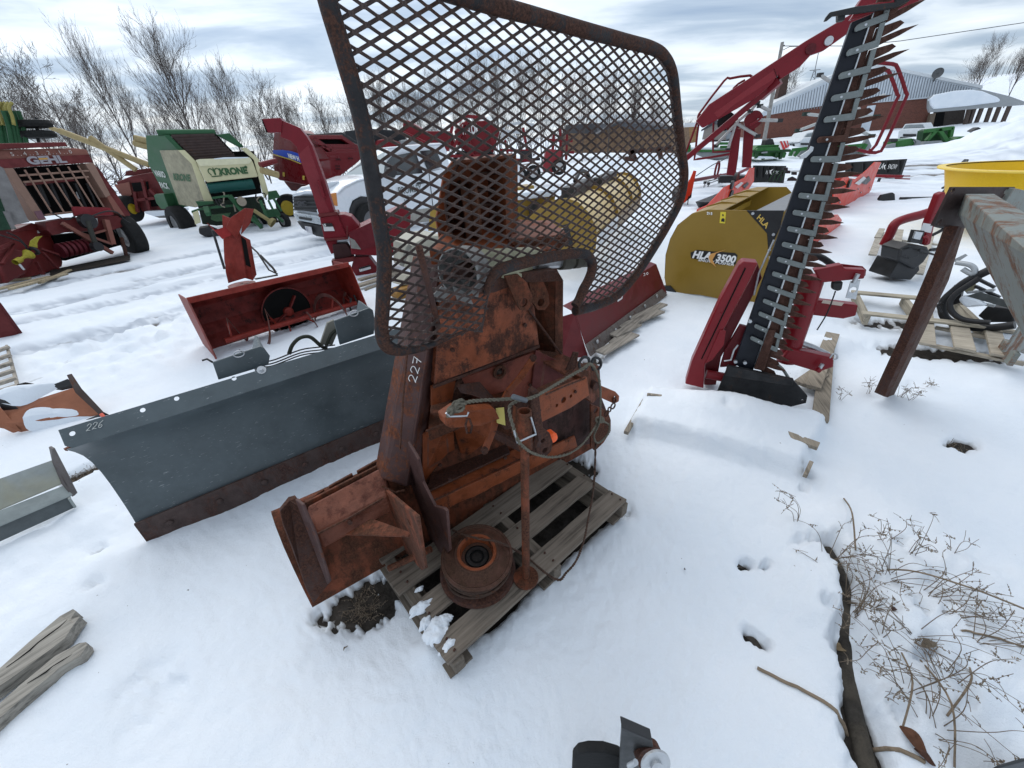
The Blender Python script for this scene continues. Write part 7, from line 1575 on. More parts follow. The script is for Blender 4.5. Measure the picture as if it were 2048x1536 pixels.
# leaves, pods and a stone
def leaf(px, py, L_, W2, ang, col, lab, nm='dead_leaf', cat='leaf', z=.012):
    g = G(px, py); c_ = V(g.x, g.y, max(SH(g.x, g.y), -.05)+z); q = MB(); ca, sa = cos(ang), sin(ang); rows = []
    for i in range(9):
        f_ = i/8; w_ = W2*sin(pi*min(.98, max(.02, f_)))**.7; row = []
        for k in range(5): y_ = (k-2)/2*w_; x_ = (f_-.5)*L_; row.append(c_+V(x_*ca-y_*sa, x_*sa+y_*ca, .25*abs(y_)+.006*sin(f_*5)))
        rows.append(row)
    q.grid(rows, V(0, 0, -.0012)); tag(q.build(nm, mat(nm+'_'+str(round(col[0]*1000)), col, .8, grime=.5, scale=40, bump=.3, spec=.2), origin=tuple(c_)), lab, cat)
leaf(1812, 1490, .07, .022, -1.2, (.15, .065, .035), 'brown dead leaf standing in the snow near the bottom right corner'); leaf(1838, 1522, .05, .012, -.9, (.10, .045, .03), 'narrow dark leaf below the brown one at the bottom edge'); leaf(1690, 1286, .045, .016, .3, (.26, .19, .11), 'tan leaf lying on the black pipe'); leaf(1835, 1305, .07, .02, .4, (.20, .165, .12), 'crumpled straw coloured leaf right of the pipe'); leaf(1770, 1238, .03, .010, .5, (.09, .05, .04), 'small reddish seed pod among the stems', 'seed_pod', 'seed pod')
leaf(1480, 1125, .05, .010, -.1, (.06, .05, .04), 'dark droplet shaped pod in its melt hole, right of the pallet', 'seed_pod', 'seed pod'); leaf(1514, 1275, .06, .013, -.85, (.06, .045, .04), 'dark brown curled pod sunk in a slanting melt hole', 'seed_pod', 'seed pod'); leaf(692, 1298, .022, .0035, 1.2, (.20, .16, .10), 'tiny straw coloured husk on the smooth foreground snow', 'husk', 'husk')
leaf(1820, 1230, .04, .012, -.6, (.07, .035, .03), 'dark oval leaf sunk in the snow between the weeds'); leaf(1370, 1138, .012, .004, .4, (.05, .03, .03), 'tiny dark speck of bark on the snow right of the pallet', 'bark_chip', 'bark chip')

# ================================================================ black thing at the bottom edge
g_ = G(1250, 1545)
F = VP(G(1200, 1530, .16).xy, G(1320, 1540, .16).xy)
t = T('black_coulter', 'black bracket with a tyre and zinc bolt poking in at the bottom edge', 'implement', F, F.at(1250, 1560))
t.slab('bracket_plate', [(1244, 1456), (1304, 1482), (1310, 1510), (1322, 1600), (1236, 1600), (1240, 1520)], .05, .012, mat('charcoal_paint', (.022, .025, .026), .4, grime=.3, scale=8, bump=.03), .002)
t.slab('bracket_edge', [(1243, 1455), (1304, 1481), (1305, 1486), (1244, 1462)], .062, .02, M_black, .002)
t.slab('tyre_block', [(1142, 1600), (1146, 1518), (1156, 1507), (1176, 1503), (1210, 1504), (1244, 1514), (1246, 1600)], .0, .025, M_rubber, .008)
q = MB(); c_ = F.at(1312, 1530, .10); q.lathe(c_, F.n+V(.2, 0, .5), [(.030, -.004), (.030, .001), (.012, .001), (.012, .007), (.008, .008), (0, .008)], 28); q.build('washer', M_zinc, t.o)
q = MB(); c_ = F.at(1304, 1526, .07); q.lathe(c_, F.n+V(.2, 0, .5), [(.030, -.03), (.030, -.006), (0, -.006)], 24); q.build('rusty_collar', M_rustdk, t.o)
q = MB(); q.tube([F.at(1258, 1532, .08), F.at(1272, 1524, .08)], .006, 8); q.build('small_bolt', M_zinc, t.o)
F = VP(G(1960, 1545).xy, G(2060, 1530).xy)
t = T('grey_corner', 'dark grey rounded edge cut by the bottom right corner', 'implement', F, F.at(2010, 1550))
t.slab('edge', [(1960, 1660), (1945, 1575), (1965, 1556), (2000, 1536), (2050, 1522), (2100, 1520), (2100, 1660)], .03, .006, mat('slate_grey', (.05, .055, .06), .45, grime=.2), .01)
def FD(xa, ya, xb, yb): return VP(D(xa, 300, ya).xy, D(xb, 300, yb).xy)
# ================================================================ brick building with white gable
F = FD(1520, 56, 1850, 52)
M_brick = bpy.data.materials.new('red_brick'); M_brick.use_nodes = True
_t = M_brick.node_tree; _b = _t.nodes['Principled BSDF']; _tc = N(_t, 'ShaderNodeTexCoord'); _mp = N(_t, 'ShaderNodeMapping')
_mp.inputs['Rotation'].default_value = (radians(90), 0, 0); _t.links.new(_tc.outputs['Object'], _mp.inputs[0])
_br = N(_t, 'ShaderNodeTexBrick'); _br.inputs['Scale'].default_value = 2.2; _br.inputs['Color1'].default_value = (.17, .058, .038, 1); _br.inputs['Color2'].default_value = (.12, .042, .03, 1); _br.inputs['Mortar'].default_value = (.17, .11, .09, 1); _br.inputs['Mortar Size'].default_value = .012
_t.links.new(_mp.outputs[0], _br.inputs[0]); _t.links.new(_br.outputs[0], _b.inputs['Base Color']); _b.inputs['Roughness'].default_value = .9
M_siding = mat('white_corrugated', (.60, .65, .70), .5, grime=.15, scale=1)
M_roofw = mat('pale_roof_edge', (.62, .65, .67), .5, grime=.15, scale=1)
t = T('brick_building', 'low red brick building with white corrugated gable under a stormy sky', 'building', F, F.at(1520, 285))
t.slab('brick_wall', [(1516, 290), (1531, 221), (1560, 220), (1660, 206), (1745, 203), (1856, 195), (1862, 200), (1856, 290)], 0, 12, M_brick, 0)
t.slab('white_panel', [(1716, 275), (1735, 212), (1752, 210), (1734, 277)], .08, .06, M_siding, 0)
gb = [(1515, 236), (1540, 213), (1600, 183), (1668, 152), (1740, 136), (1765, 134), (1870, 156), (1964, 176), (1960, 184), (1900, 186), (1862, 196), (1745, 206), (1660, 209), (1531, 231)]
t.slab('gable', gb, .12, 12, M_siding, 0)
q = MB()
for k in range(74):
    f_ = k/73; x = 1540+f_*400; yb_ = 228-f_*44; yt = 213-(x-1540)*.48 if x < 1668 else (152-(x-1668)*.222 if x < 1740 else 136+(x-1765)*.21)
    dx = .26*(yb_-yt)*(.55+.5*f_)
    q.prism([F.at(x, yb_, .125), F.at(x+1.2, yb_, .125), F.at(x+1.2+dx*.9, yt+4, .125), F.at(x+dx*.9, yt+4, .125)], F.n*.05)
o = q.build('siding_ribs', mat('siding_rib', (.30, .33, .37), .5, grime=.1), t.o); o['kind'] = 'stuff'
t.slab('roof_edge', [(1513, 239), (1535, 212), (1668, 148), (1742, 131), (1766, 129), (1966, 171), (1965, 177), (1766, 136), (1742, 138), (1668, 155), (1538, 217)], .3, 12.2, M_roofw, 0)
t.slab('chimney', [(1553, 203), (1566, 150), (1571, 110), (1584, 115), (1577, 160), (1571, 196)], -3, 1.2, mat('chimney_brick', (.10, .06, .05), .9, grime=.3, scale=2), 0)
t.slab('canopy_roof', [(1858, 195), (1862, 192), (1960, 178), (2018, 192), (2052, 204), (2048, 210), (1860, 225), (1857, 216)], 2.5, .3, mat('canopy_trim', (.42, .44, .45), .5, grime=.1), 0)
rows = []
for i in range(9):
    a_ = i/8; rows.append([F.at(1861+142*a_+3*k, 217-16*a_-k*k*.0-(6.2*k)*sin(pi*min(max(a_, .05), .97))**.45, 2.6-k*.5) for k in range(6)])
t.slab('canopy_snow', [(1860, 198), (1872, 189), (1913, 181), (1943, 179), (1966, 182), (1996, 194), (2002, 199), (1999, 204), (1935, 212), (1869, 218), (1863, 210)], 2.75, .5, bpy.data.materials['snow'], .12)
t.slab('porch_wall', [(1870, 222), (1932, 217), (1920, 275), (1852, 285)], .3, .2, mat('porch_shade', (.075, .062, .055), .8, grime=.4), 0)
t.slab('doorway', [(1874, 226), (1890, 224), (1884, 262), (1862, 266)], .55, .1, M_dark, 0)
t.slab('stone_pier', [(1862, 228), (1872, 226), (1862, 268), (1850, 268)], .6, .4, mat('stone_pier', (.26, .20, .15), .8, grime=.3), 0)
for k, (x0, y0, x1, y1) in enumerate(((1925, 268, 1938, 218), (1933, 262, 1949, 216), (1945, 264, 1964, 215), (1965, 262, 1982, 214), (1978, 266, 1999, 213), (1996, 266, 2020, 210))):
    t.bar('porch_post', (x0, y0, 1.5), (x1, y1, 1.5), .28, .28, mat('post_grey', (.13, .10, .085), .8, grime=.3), bev=0)
# dish, antenna and pole are things of their own
o = MB(); c_ = F.at(1876, 146, .5); o.lathe(c_, (F.n+F.u*-.6), [(.46, .08), (.3, .01), (0, -.03), (.3, -.01), (.46, .08)], 20); o.tube([c_, F.at(1867, 163, .3)], .07, 6)
tag(o.build('satellite_dish', mat('dish_grey', (.13, .135, .14), .6, grime=.2), origin=tuple(c_)), 'grey satellite dish on the roof edge of the brick building', 'satellite dish')
o = MB(); a_, b_, c_ = F.at(1622, 175, -6), F.at(1630, 140, -6), F.at(1637, 105, -6)
for dx in (-.35, .35): o.tube([a_+F.u*dx, b_+F.u*dx*.25], .05, 4)
for k in range(6): o.tube([a_.lerp(b_, k/6)+F.u*.35*(1-k/8)*(1 if k % 2 else -1), a_.lerp(b_, (k+1)/6)-F.u*.35*(1-k/8)*(1 if k % 2 else -1)], .03, 4)
o.tube([b_, c_], .05, 4); o.tube([b_-F.u*.6, b_+F.u*.6], .04, 4)
tag(o.build('radio_mast', flat('mast_grey', (.2, .2, .21), .5), origin=tuple(a_)), 'thin guyed radio mast behind the ridge of the brick building', 'mast')
PF = FD(1520, 40, 1600, 40)
tp = thing('utility_pole', 'weathered wooden utility pole left of the brick building', 'pole', PF.at(1527, 290))
q = MB(); q.tube([PF.at(1526, 292), PF.at(1565, 84)], [.17, .12], 10); q.build('shaft', wood('pole_wood', (.25, .24, .225), (1, 0)), tp)
q = MB(); q.cyl(PF.at(1566, 92), PF.at(1569, 91), .05, 8); q.build('insulator', M_dark, tp)
# wires
for pts, lab in (([(1569, 92), (1700, 92), (1800, 82), (2070, 42)], 'overhead wire running right from the utility pole across the sky'), ([(1566, 100), (1580, 93), (1620, 92)], 'short slack wire at the top of the utility pole')):
    o = MB(); o.tube([PF.at(x, y, .2+i*.01) for i, (x, y) in enumerate(pts)], .022, 5); tag(o.build('power_line', M_dark, origin=tuple(PF.at(*pts[0]))), lab, 'power line')

# ================================================================ shed, fences, far house
F = FD(1200, 40, 1340, 36)
M_plank = wood('brown_planks', (.19, .125, .08), (0, 0), .5, .12)
M_sroof = mat('grey_shingles', (.13, .135, .15), .7, grime=.3, scale=2)
t = T('wooden_shed', 'brown plank shed with grey roof seen through the diamond mesh', 'shed', F, F.at(1230, 305))
t.slab('plank_wall', [(1192, 305), (1196, 268), (1236, 246), (1268, 258), (1272, 306)], 0, 5, M_plank, 0)
t.slab('side_wall', [(1268, 306), (1268, 262), (1345, 256), (1350, 306)], -.1, 4, M_plank, 0)
t.fn('roof', lambda q: q.prism([F.at(1190, 270, .3), F.at(1236, 243, .3), F.at(1300, 240, -2.5), F.at(1352, 256, -.0), F.at(1268, 262, .3), F.at(1236, 249, .3)], V(0, .5, .1)), M_sroof)
t.fn('hoop_roof', lambda q: q.grid([[F.at(1285+40*k/6+10*k/6, 258-22*sin(pi*(i/8)*.5+.2), -1-2*i/8) for k in range(7)] for i in range(9)], V(0, .1, -.1)), mat('hoop_plastic', (.36, .38, .42), .4, grime=.2))
F = FD(1130, 44, 1200, 42)
t = T('plank_fence', 'grey brown plank fence left of the wooden shed', 'fence', F, F.at(1150, 300))
t.slab('fence_boards', [(1118, 306), (1118, 266), (1196, 268), (1196, 306)], 0, .1, M_plank, 0); t.slab('far_roof', [(1125, 268), (1132, 250), (1190, 246), (1196, 268)], -2, 3, M_sroof, 0)
F = FD(1362, 44, 1396, 44)
t = T('plank_fence', 'short orange brown plank fence right of the mesh screen', 'fence', F, F.at(1380, 290))
t.slab('fence_boards', [(1362, 290), (1365, 255), (1396, 253), (1394, 284)], 0, .1, wood('orange_planks', (.27, .165, .08), (0, 0), .5, .12), 0)
t.slab('snow_cap', [(1366, 256), (1370, 246), (1396, 245), (1396, 254)], -1, 2, bpy.data.materials['snow'], 0)
F = FD(1400, 58, 1460, 56)
t = T('small_house', 'small beige house under the red beam of the folded rake', 'house', F, F.at(1420, 280))
t.slab('wall', [(1404, 279), (1408, 260), (1431, 246), (1450, 256), (1452, 280)], 0, 6, mat('beige_siding', (.33, .30, .27), .7, grime=.2), 0)
t.fn('roof', lambda q: q.prism([F.at(1402, 263, .3), F.at(1431, 244, .3), F.at(1442, 244, -5), F.at(1464, 252, -5), F.at(1453, 258, .3), F.at(1431, 248, .3)], V(0, 0, .2)), M_sroof)
t.slab('side_wall', [(1450, 258), (1462, 254), (1460, 276), (1452, 280)], -.1, 4, mat('blue_siding', (.33, .37, .40), .7, grime=.2), 0)
t.slab('window', [(1423, 270), (1429, 270), (1429, 277), (1423, 277)], .05, .1, M_dark, 0)

# ================================================================ parked white cars by the building
def snowy_car(F, pts_body, pts_glass, pts_wind, label, lamps):
    t = T('parked_truck', label, 'truck', F, F.at(*pts_body[0]), 'snow dusted trucks parked by the brick building')
    mw_ = mat('frosted_white_paint', (.60, .63, .65), .5, grime=.2, scale=2)
    t.slab('body', pts_body, 0, 4.5, mw_, .05); t.slab('cab', pts_glass, -1.4, 1.8, mw_, .05); t.slab('windscreen', pts_wind, -1.3, .15, mat('frosted_glass', (.33, .37, .39), .3, grime=.3), 0)
    for i, (x0, y0, x1, y1) in enumerate(lamps): t.slab('bumper' if i else 'grille', [(x0, y1), (x0, y0), (x1, y0), (x1, y1)], .05, .1, M_black, 0)
    for sx in (0, -1): 
        wheel(t.o, F.at(*pts_body[sx])+V(0, 0, .2)-F.n*.9, F.u, .38, .26)
F = FD(1785, 40, 1850, 38)
snowy_car(F, [(1795, 276), (1797, 262), (1805, 258), (1850, 257), (1855, 262), (1853, 276)], [(1802, 260), (1810, 248), (1846, 246), (1852, 258)], [(1806, 258), (1812, 250), (1845, 249), (1849, 257)], 'white pickup truck facing us, dusted with snow behind the big green mower', [(1806, 268, 1832, 273), (1800, 274, 1850, 277)])
F = FD(1595, 38, 1650, 38)
snowy_car(F, [(1597, 300), (1599, 283), (1608, 276), (1655, 272), (1658, 300)], [(1603, 280), (1614, 266), (1652, 258), (1656, 276)], [(1606, 279), (1616, 268), (1634, 264), (1634, 276)], 'white pickup truck half hidden by the tall cutter bar', [(1602, 286, 1618, 290), (1600, 294, 1630, 298)])

# ================================================================ green machines across the lane
M_grn = mat('machine_green', (.035, .17, .035), .4, grime=.3, scale=2); M_grn2 = mat('dark_machine_green', (.015, .07, .02), .5, grime=.3)
M_lgrey = mat('grey_canvas', (.33, .35, .36), .7, grime=.2, scale=2)
F = FD(1770, 31, 1960, 31)
t = T('green_mower', 'wide green mower with twin rounded wings and snow on its centre frame', 'mower', F, F.at(1860, 300))
for pts in ([(1791, 303), (1795, 282), (1826, 276), (1832, 288), (1822, 304)], [(1900, 300), (1906, 282), (1920, 273), (1940, 272), (1946, 284), (1936, 298)]): t.slab('wing_cover', pts, .4, 1.2, M_grn, .08)
t.slab('centre_frame', [(1842, 297), (1848, 262), (1856, 258), (1876, 258), (1904, 253), (1902, 272), (1892, 282), (1890, 298)], -.2, .5, M_grn2, .02)
for a, b_ in (((1874, 258, .2), (1852, 282, .2)), ((1876, 258, .2), (1894, 284, .2)), ((1850, 262, .2), (1904, 256, .2)), ((1904, 254, .2), (1900, 274, .2))): t.bar('frame_arm', a, b_, .22, .22, M_grn, bev=.02)
t.slab('snowy_apron', [(1840, 302), (1850, 283), (1884, 281), (1892, 300)], .5, .3, M_lgrey, .03)
for pts in ([(1822, 304), (1834, 284), (1828, 277), (1842, 282), (1840, 302)], [(1890, 302), (1896, 288), (1908, 280), (1900, 300)], [(1770, 304), (1775, 290), (1792, 286), (1790, 304)]): t.slab('canvas_skirt', pts, .55, .2, M_lgrey, .02)
for x in (1947, 1953, 1959): t.bar('side_tube', (x, 290, .3), (x+4, 265, .3), .1, .1, M_lgrey, bev=.02)
t.slab('green_bracket', [(1936, 300), (1938, 280), (1950, 266), (1952, 284), (1946, 298)], .45, .3, M_grn, .02)
t.slab('black_boxes', [(1782, 284), (1784, 277), (1796, 277), (1797, 284)], .3, .4, M_black, .03)
t.slab('black_boxes', [(1944, 262), (1958, 254), (1964, 258), (1960, 268)], .2, .4, M_black, .03)
F = FD(1500, 27, 1580, 27)
t = T('green_mower', 'green front mower with black seat beside the red and white board', 'mower', F, F.at(1540, 318))
t.slab('deck', [(1506, 314), (1508, 300), (1516, 291), (1560, 289), (1568, 300), (1574, 306), (1570, 316), (1520, 314)], .2, 1.2, M_grn, .04)
t.slab('frame_plate', [(1512, 302), (1516, 296), (1560, 294), (1562, 301)], .5, .2, M_grn, .02); t.slab('pale_plate', [(1524, 304), (1535, 303), (1535, 306), (1524, 307)], .55, .1, M_lgrey, 0)
t.slab('seat', [(1530, 292), (1534, 279), (1541, 277), (1547, 278), (1550, 288), (1548, 294)], 0, .5, M_black, .05)
for x, y in ((1512, 314), (1526, 316), (1550, 316), (1560, 315)): t.bar('support_leg', (x, y+3, .4), (x+2, y-10, .4), .14, .14, M_grn2, bev=0)
t.tube('crossbar', [(1500, 303), (1580, 301)], .08, M_grn2, off=.4, n=1)
snw = bpy.data.materials['snow']
t.slab('snow_layer', [(1512, 317), (1520, 312), (1545, 313), (1560, 318)], .5, .4, snw, .05)
F = FD(1550, 26.5, 1580, 26.5)
t = T('warning_board', 'red and white striped warning board next to the green mower', 'sign board', F, F.at(1566, 300))
t.slab('board', [(1558, 299), (1559, 283), (1575, 281), (1579, 297), (1565, 299)], 0, .04, flat('board_white', (.75, .74, .74), .5), 0)
for k in range(3): t.slab('red_stripe', [(1560+k*7, 282.5-k*.5), (1563.5+k*6, 282-k*.5), (min(1571+k*5, 1579), 298-k*3), (min(1566+k*5, 1578), 299-k*2.5)], .02, .02, flat('board_red', (.5, .02, .02), .5), 0)
t.bar('board_arm', (1575, 288), (1600, 285), .06, .06, M_lgrey)
F = FD(1370, 30, 1470, 29)
t = T('canvas_mower', 'long green trimmed mower under grey canvas left of the rake', 'mower', F, F.at(1420, 320))
t.slab('canvas', [(1370, 320), (1374, 302), (1470, 304), (1472, 318)], .2, 1.5, M_lgrey, .08); t.slab('snow_top', [(1374, 302), (1378, 294), (1468, 294), (1470, 304)], .0, 1.2, snw, .1)
t.slab('green_trim', [(1372, 304), (1374, 299), (1470, 300), (1470, 304)], .3, .2, M_grn, .02); t.slab('green_post', [(1370, 304), (1376, 289), (1382, 290), (1381, 300)], .1, .3, M_grn, .02)
for a, b_ in (((1434, 294, .1), (1438, 285, .1)), ((1436, 287, .1), (1475, 287, .1)), ((1440, 294, .1), (1478, 293, .1))): t.bar('green_bar', a, b_, .15, .15, M_grn)
F = FD(1590, 28, 1740, 27)
t = T('canvas_mower', 'green framed mower with white canvas behind the tall cutter bar', 'mower', F, F.at(1650, 312))
t.slab('canvas', [(1598, 314), (1602, 298), (1640, 296), (1728, 292), (1735, 308), (1650, 316)], .2, 1.5, M_lgrey, .08)
for a, b_ in (((1580, 312, .4), (1584, 300, .4)), ((1584, 300, .4), (1640, 294, .4)), ((1588, 312, .4), (1600, 298, .4)), ((1720, 306, .4), (1732, 288, .4)), ((1640, 298, .4), (1728, 290, .4))): t.bar('green_bar', a, b_, .18, .18, M_grn)
t.slab('white_hood', [(1722, 298), (1736, 274), (1744, 292), (1740, 300)], .3, .3, M_lgrey, .03)

# ================================================================ black plough blades lettered SNOW
def black_plow(F, pts, txt_a, txt_b, label, h=.4):
    t = T('black_plough', label, 'plough blade', F, F.at(*pts[0]))
    t.slab('moldboard', pts, 0, .12, mat('black_plough_paint', (.02, .022, .022), .4, grime=.3, scale=2), .01)
    for k in range(5):
        f_ = (k+.5)/5; x = pts[1][0]+(pts[2][0]-pts[1][0])*f_; y = pts[1][1]+(pts[2][1]-pts[1][1])*f_; t.bar('rib', (x-1, y+24, .04), (x, y+2, .04), .03, .04, M_black)
    for s_, a_, b_, hh in (('HLA', txt_a, None, h), ('SNOW', txt_b, None, h*.8)):
        p = F.at(a_[0], a_[1], .03); text('lettering', s_, p, F.u, V(0, 0, 1), hh, M_white, t.o, .004, bold=.0, shear=.2, width=(F.at(a_[2], a_[1])-F.at(a_[0], a_[1])).length)
    mx_ = (txt_a[2]+txt_b[0])/2; p = [(mx_-2, txt_a[1]-7), (mx_+5, txt_b[1]-10), (mx_, txt_b[1]-5), (mx_+1, txt_b[1]+2), (mx_-2, txt_b[1]-2)]
    t.slab('swoosh', p, .04, .01, M_white, 0); return t
F = VP(G(1500, 365).xy, G(1565, 368).xy)
black_plow(F, [(1500, 366), (1506, 331), (1569, 332), (1563, 370)], (1531, 348, 1539), (1545, 348, 1557), 'black snow plough blade with white lettering behind the yellow pusher', .13)
F = VP(G(1690, 352).xy, G(1796, 357).xy)
t = black_plow(F, [(1690, 352), (1690, 325), (1810, 318), (1797, 356), (1740, 354)], (1751, 338, 1765), (1774, 338, 1793), 'long black snow plough blade with white lettering right of the cutter bar', .19)
F2 = VP(G(1700, 362).xy, G(1815, 368).xy)
q = MB(); q.bar(F2.at(1690, 350), F2.at(1805, 353), .08, .08); q.bar(F2.at(1790, 352), F2.at(1820, 352), .03, .03); q.bar(F2.at(1790, 357), F2.at(1820, 358), .03, .03); q.build('tow_frame', M_mred, t.o)
q = MB(); q.bar(F2.at(1746, 388), F2.at(1760, 356), .07, .05); q.build('jack_leg', M_black, t.o)

# ================================================================ orange red tiller plates
M_ored = mat('bright_orange_red', (.62, .045, .015), .4, grime=.15, scale=3)
def tiller(F, pts_list, label, extras=()):
    t = T('rotary_tiller', label, 'tiller', F, F.at(*pts_list[0][0]), 'orange red rotary tillers in the snow')
    for pts, off in pts_list: t.slab('side_plate', pts, off, .03, M_ored, .003)
    return t
F = VP(G(1345, 412).xy, G(1395, 405).xy)
t = T('rotary_tiller', 'small orange red tiller side plate at the right edge of the mesh screen', 'tiller', F, F.at(1370, 410))
t.slab('side_plate', [(1352, 410), (1362, 385), (1380, 360), (1388, 341), (1393, 342), (1388, 365), (1384, 385), (1370, 405)], 0, .02, M_ored, .003)
t.slab('dark_hopper', [(1364, 385), (1372, 374), (1386, 372), (1383, 395), (1366, 408)], -.1, .4, M_black, .01); t.bar('stand', (1377, 392), (1375, 412), .02, .02, M_black)
F = VP(G(1400, 445).xy, G(1500, 395).xy)
t = T('rotary_tiller', 'orange red tiller with stepped side plates behind the yellow pusher', 'tiller', F, F.at(1430, 430))
t.slab('side_plate', [(1392, 432), (1396, 418), (1416, 410), (1430, 395), (1448, 375), (1470, 365), (1490, 355), (1501, 336), (1509, 335), (1508, 362), (1498, 378), (1470, 392), (1440, 405), (1420, 430)], 0, .02, M_ored, .003, holes=())
t.slab('opening', [(1485, 372), (1496, 364), (1498, 368), (1490, 377)], .02, .01, M_black, 0); t.slab('white_label', [(1470, 374), (1483, 364), (1487, 366), (1476, 377)], .02, .01, flat('label_white', (.6, .6, .6), .6), 0)
t.disc('bearing', (1464, 370), .10, .05, M_black, off=.02); t.disc('bearing', (1462, 392), .14, .04, M_black, off=.02); t.disc('disc_hub', (1472, 358), .16, .08, M_black, off=-.2)
t.slab('rotor_housing', [(1440, 405), (1470, 392), (1500, 378), (1508, 400), (1450, 430)], -.1, .6, M_black, .02)
F = VP(G(1660, 425).xy, G(1710, 400).xy)
t = T('rotary_tiller', 'tall orange red tiller side plate right of the cutter bar', 'tiller', F, F.at(1690, 425))
t.slab('side_plate', [(1662, 418), (1668, 385), (1672, 368), (1690, 355), (1712, 358), (1734, 340), (1750, 324), (1762, 324), (1752, 350), (1742, 380), (1712, 425), (1690, 425)], 0, .02, M_ored, .003)
t.slab('opening', [(1722, 366), (1738, 352), (1742, 360), (1733, 369)], .02, .01, M_black, 0); t.slab('white_label', [(1710, 367), (1728, 353), (1735, 358), (1718, 370)], .02, .01, flat('label_white', (.6, .6, .6), .6), 0)
t.disc('bearing', (1698, 367), .09, .06, M_black, off=.02); t.slab('top_bracket', [(1670, 356), (1695, 348), (1698, 356), (1680, 366)], -.1, .3, M_ored, .003)
for x, y in ((1680, 405), (1694, 410), (1685, 412), (1722, 385), (1740, 375), (1706, 417), (1717, 378)): t.disc('bolt', (x, y), .022, .02, M_zinc, off=.015, seg=8)
t.slab('rotor_housing', [(1655, 415), (1668, 385), (1680, 395), (1672, 420)], -.05, .6, M_black, .02)
F = VP(G(1630, 487).xy, G(1680, 450).xy)
t = T('rotary_tiller', 'orange red tiller plate low in the snow right of the cutter bar', 'tiller', F, F.at(1650, 480))
t.slab('side_plate', [(1618, 472), (1628, 438), (1650, 430), (1676, 429), (1684, 440), (1680, 452), (1655, 482), (1630, 484)], 0, .02, M_ored, .003)
for x, y in ((1640, 462), (1652, 474), (1648, 466)): t.disc('bolt', (x, y), .016, .02, M_zinc, off=.015, seg=8)

# ================================================================ folded rotary rake with its great red beam
F = FD(1390, 14.5, 1850, 12.5)
M_rred = mat('rake_red', (.23, .012, .022), .38, grime=.15, scale=1.5)
t = T('hay_rake', 'big folded red rotary rake with its long beam slanting up across the sky', 'rake', F, F.at(1480, 345))
t.slab('main_beam', [(1392, 242), (1419, 208), (1504, 153), (1560, 116), (1611, 82), (1704, 27), (1722, 0), (1740, -20), (1900, -24), (1780, 26), (1735, 44), (1700, 64), (1648, 101), (1622, 110), (1600, 134), (1562, 158), (1556, 150), (1545, 166), (1512, 196), (1477, 216), (1406, 256)], 0, .25, M_rred, .03)
t.slab('beam_recess', [(1428, 226), (1548, 140), (1553, 154), (1470, 208), (1436, 236)], .005, .02, mat('rake_red_light', (.30, .03, .04), .4, grime=.1), 0)
t.slab('beam_notch', [(1548, 137), (1552, 150), (1556, 158), (1552, 148)], .02, .03, M_dark, 0)
t.disc('beam_pin', (1621, 98), .12, .1, mat('rake_red_dark', (.12, .01, .015), .5), off=.02); t.disc('beam_pin', (1657, 82), .10, .1, M_zinc, off=.02)
t.fn('lower_strut', lambda q: q.bar(F.at(1366, 322, -.3), F.at(1545, 172, -.3), .20, .16), M_rred, bev=.01)
t.fn('lower_strut', lambda q: q.bar(F.at(1520, 195, -.4), F.at(1560, 160, -.2), .25, .2), M_rred, bev=.01)
for pts, r in (([(1365, 322), (1396, 240), (1398, 228), (1448, 162), (1460, 157), (1500, 151), (1508, 160)], .035), ([(1400, 228), (1390, 310), (1396, 318), (1460, 308)], .035), ([(1427, 245), (1426, 298), (1430, 304), (1462, 302)], .03), ([(1466, 178), (1476, 168), (1490, 160)], .03),
               ([(1745, 125), (1785, 128), (1796, 138), (1812, 185), (1810, 200), (1768, 292), (1758, 303), (1740, 305), (1690, 294)], .045), ([(1752, 140), (1772, 140), (1780, 148), (1795, 190), (1793, 200), (1752, 290), (1738, 300)], .045), ([(1525, 230), (1518, 240), (1500, 250)], .03)):
    t.tube('guard_loop', pts, r, M_rred, off=-.5, n=2, seg=8)
F3 = FD(1440, 15, 1520, 14.5)
t2 = lambda nm, pts, off, th, m_, bv=.01: (lambda q: q.build(nm, m_, t.o, bv))(MB().prism([F3.at(x, y, off) for x, y in pts], F3.n*-th))
t2('upright_post', [(1453, 350), (1460, 300), (1468, 258), (1482, 258), (1477, 310), (1471, 352)], .0, .25, M_rred)
t2('upright_post', [(1484, 335), (1488, 260), (1506, 228), (1514, 234), (1508, 270), (1502, 335)], -.2, .25, M_rred)
for x, y, r in ((1506, 240, .25), (1466, 250, .2)):
    q = MB(); q.disc(F3.at(x, y, -.1), F3.n, r, .3, 24); q.build('rotor_hub', M_rred, t.o)
q = MB(); q.disc(F3.at(1452, 243, -.3), F3.n, .26, .3, 24); q.build('tyre', M_rubber, t.o)
for a, b_ in (((1472, 246), (1500, 222)), ((1472, 246), (1455, 300)), ((1472, 246), (1515, 272)), ((1514, 240), (1560, 241)), ((1498, 226), (1514, 206)), ((1540, 222), (1520, 212)), ((1470, 250), (1430, 292)), ((1660, 163), (1640, 150)), ((1720, 215), (1700, 230))):
    q = MB(); A_, B_ = F3.at(*a, .1), F3.at(*b_, .1); q.tube([A_, B_], .045, 8); o = q.build('tine_arm', mat('pale_zinc_arm', (.45, .46, .45), .45, metal=.4, grime=.3), t.o)
    q = MB(); q.box(B_, V(.07, 0, 0), V(0, .05, 0), V(0, 0, .05)); q.build('tine_clamp', M_black, o)
F4 = FD(1600, 20, 1760, 19)
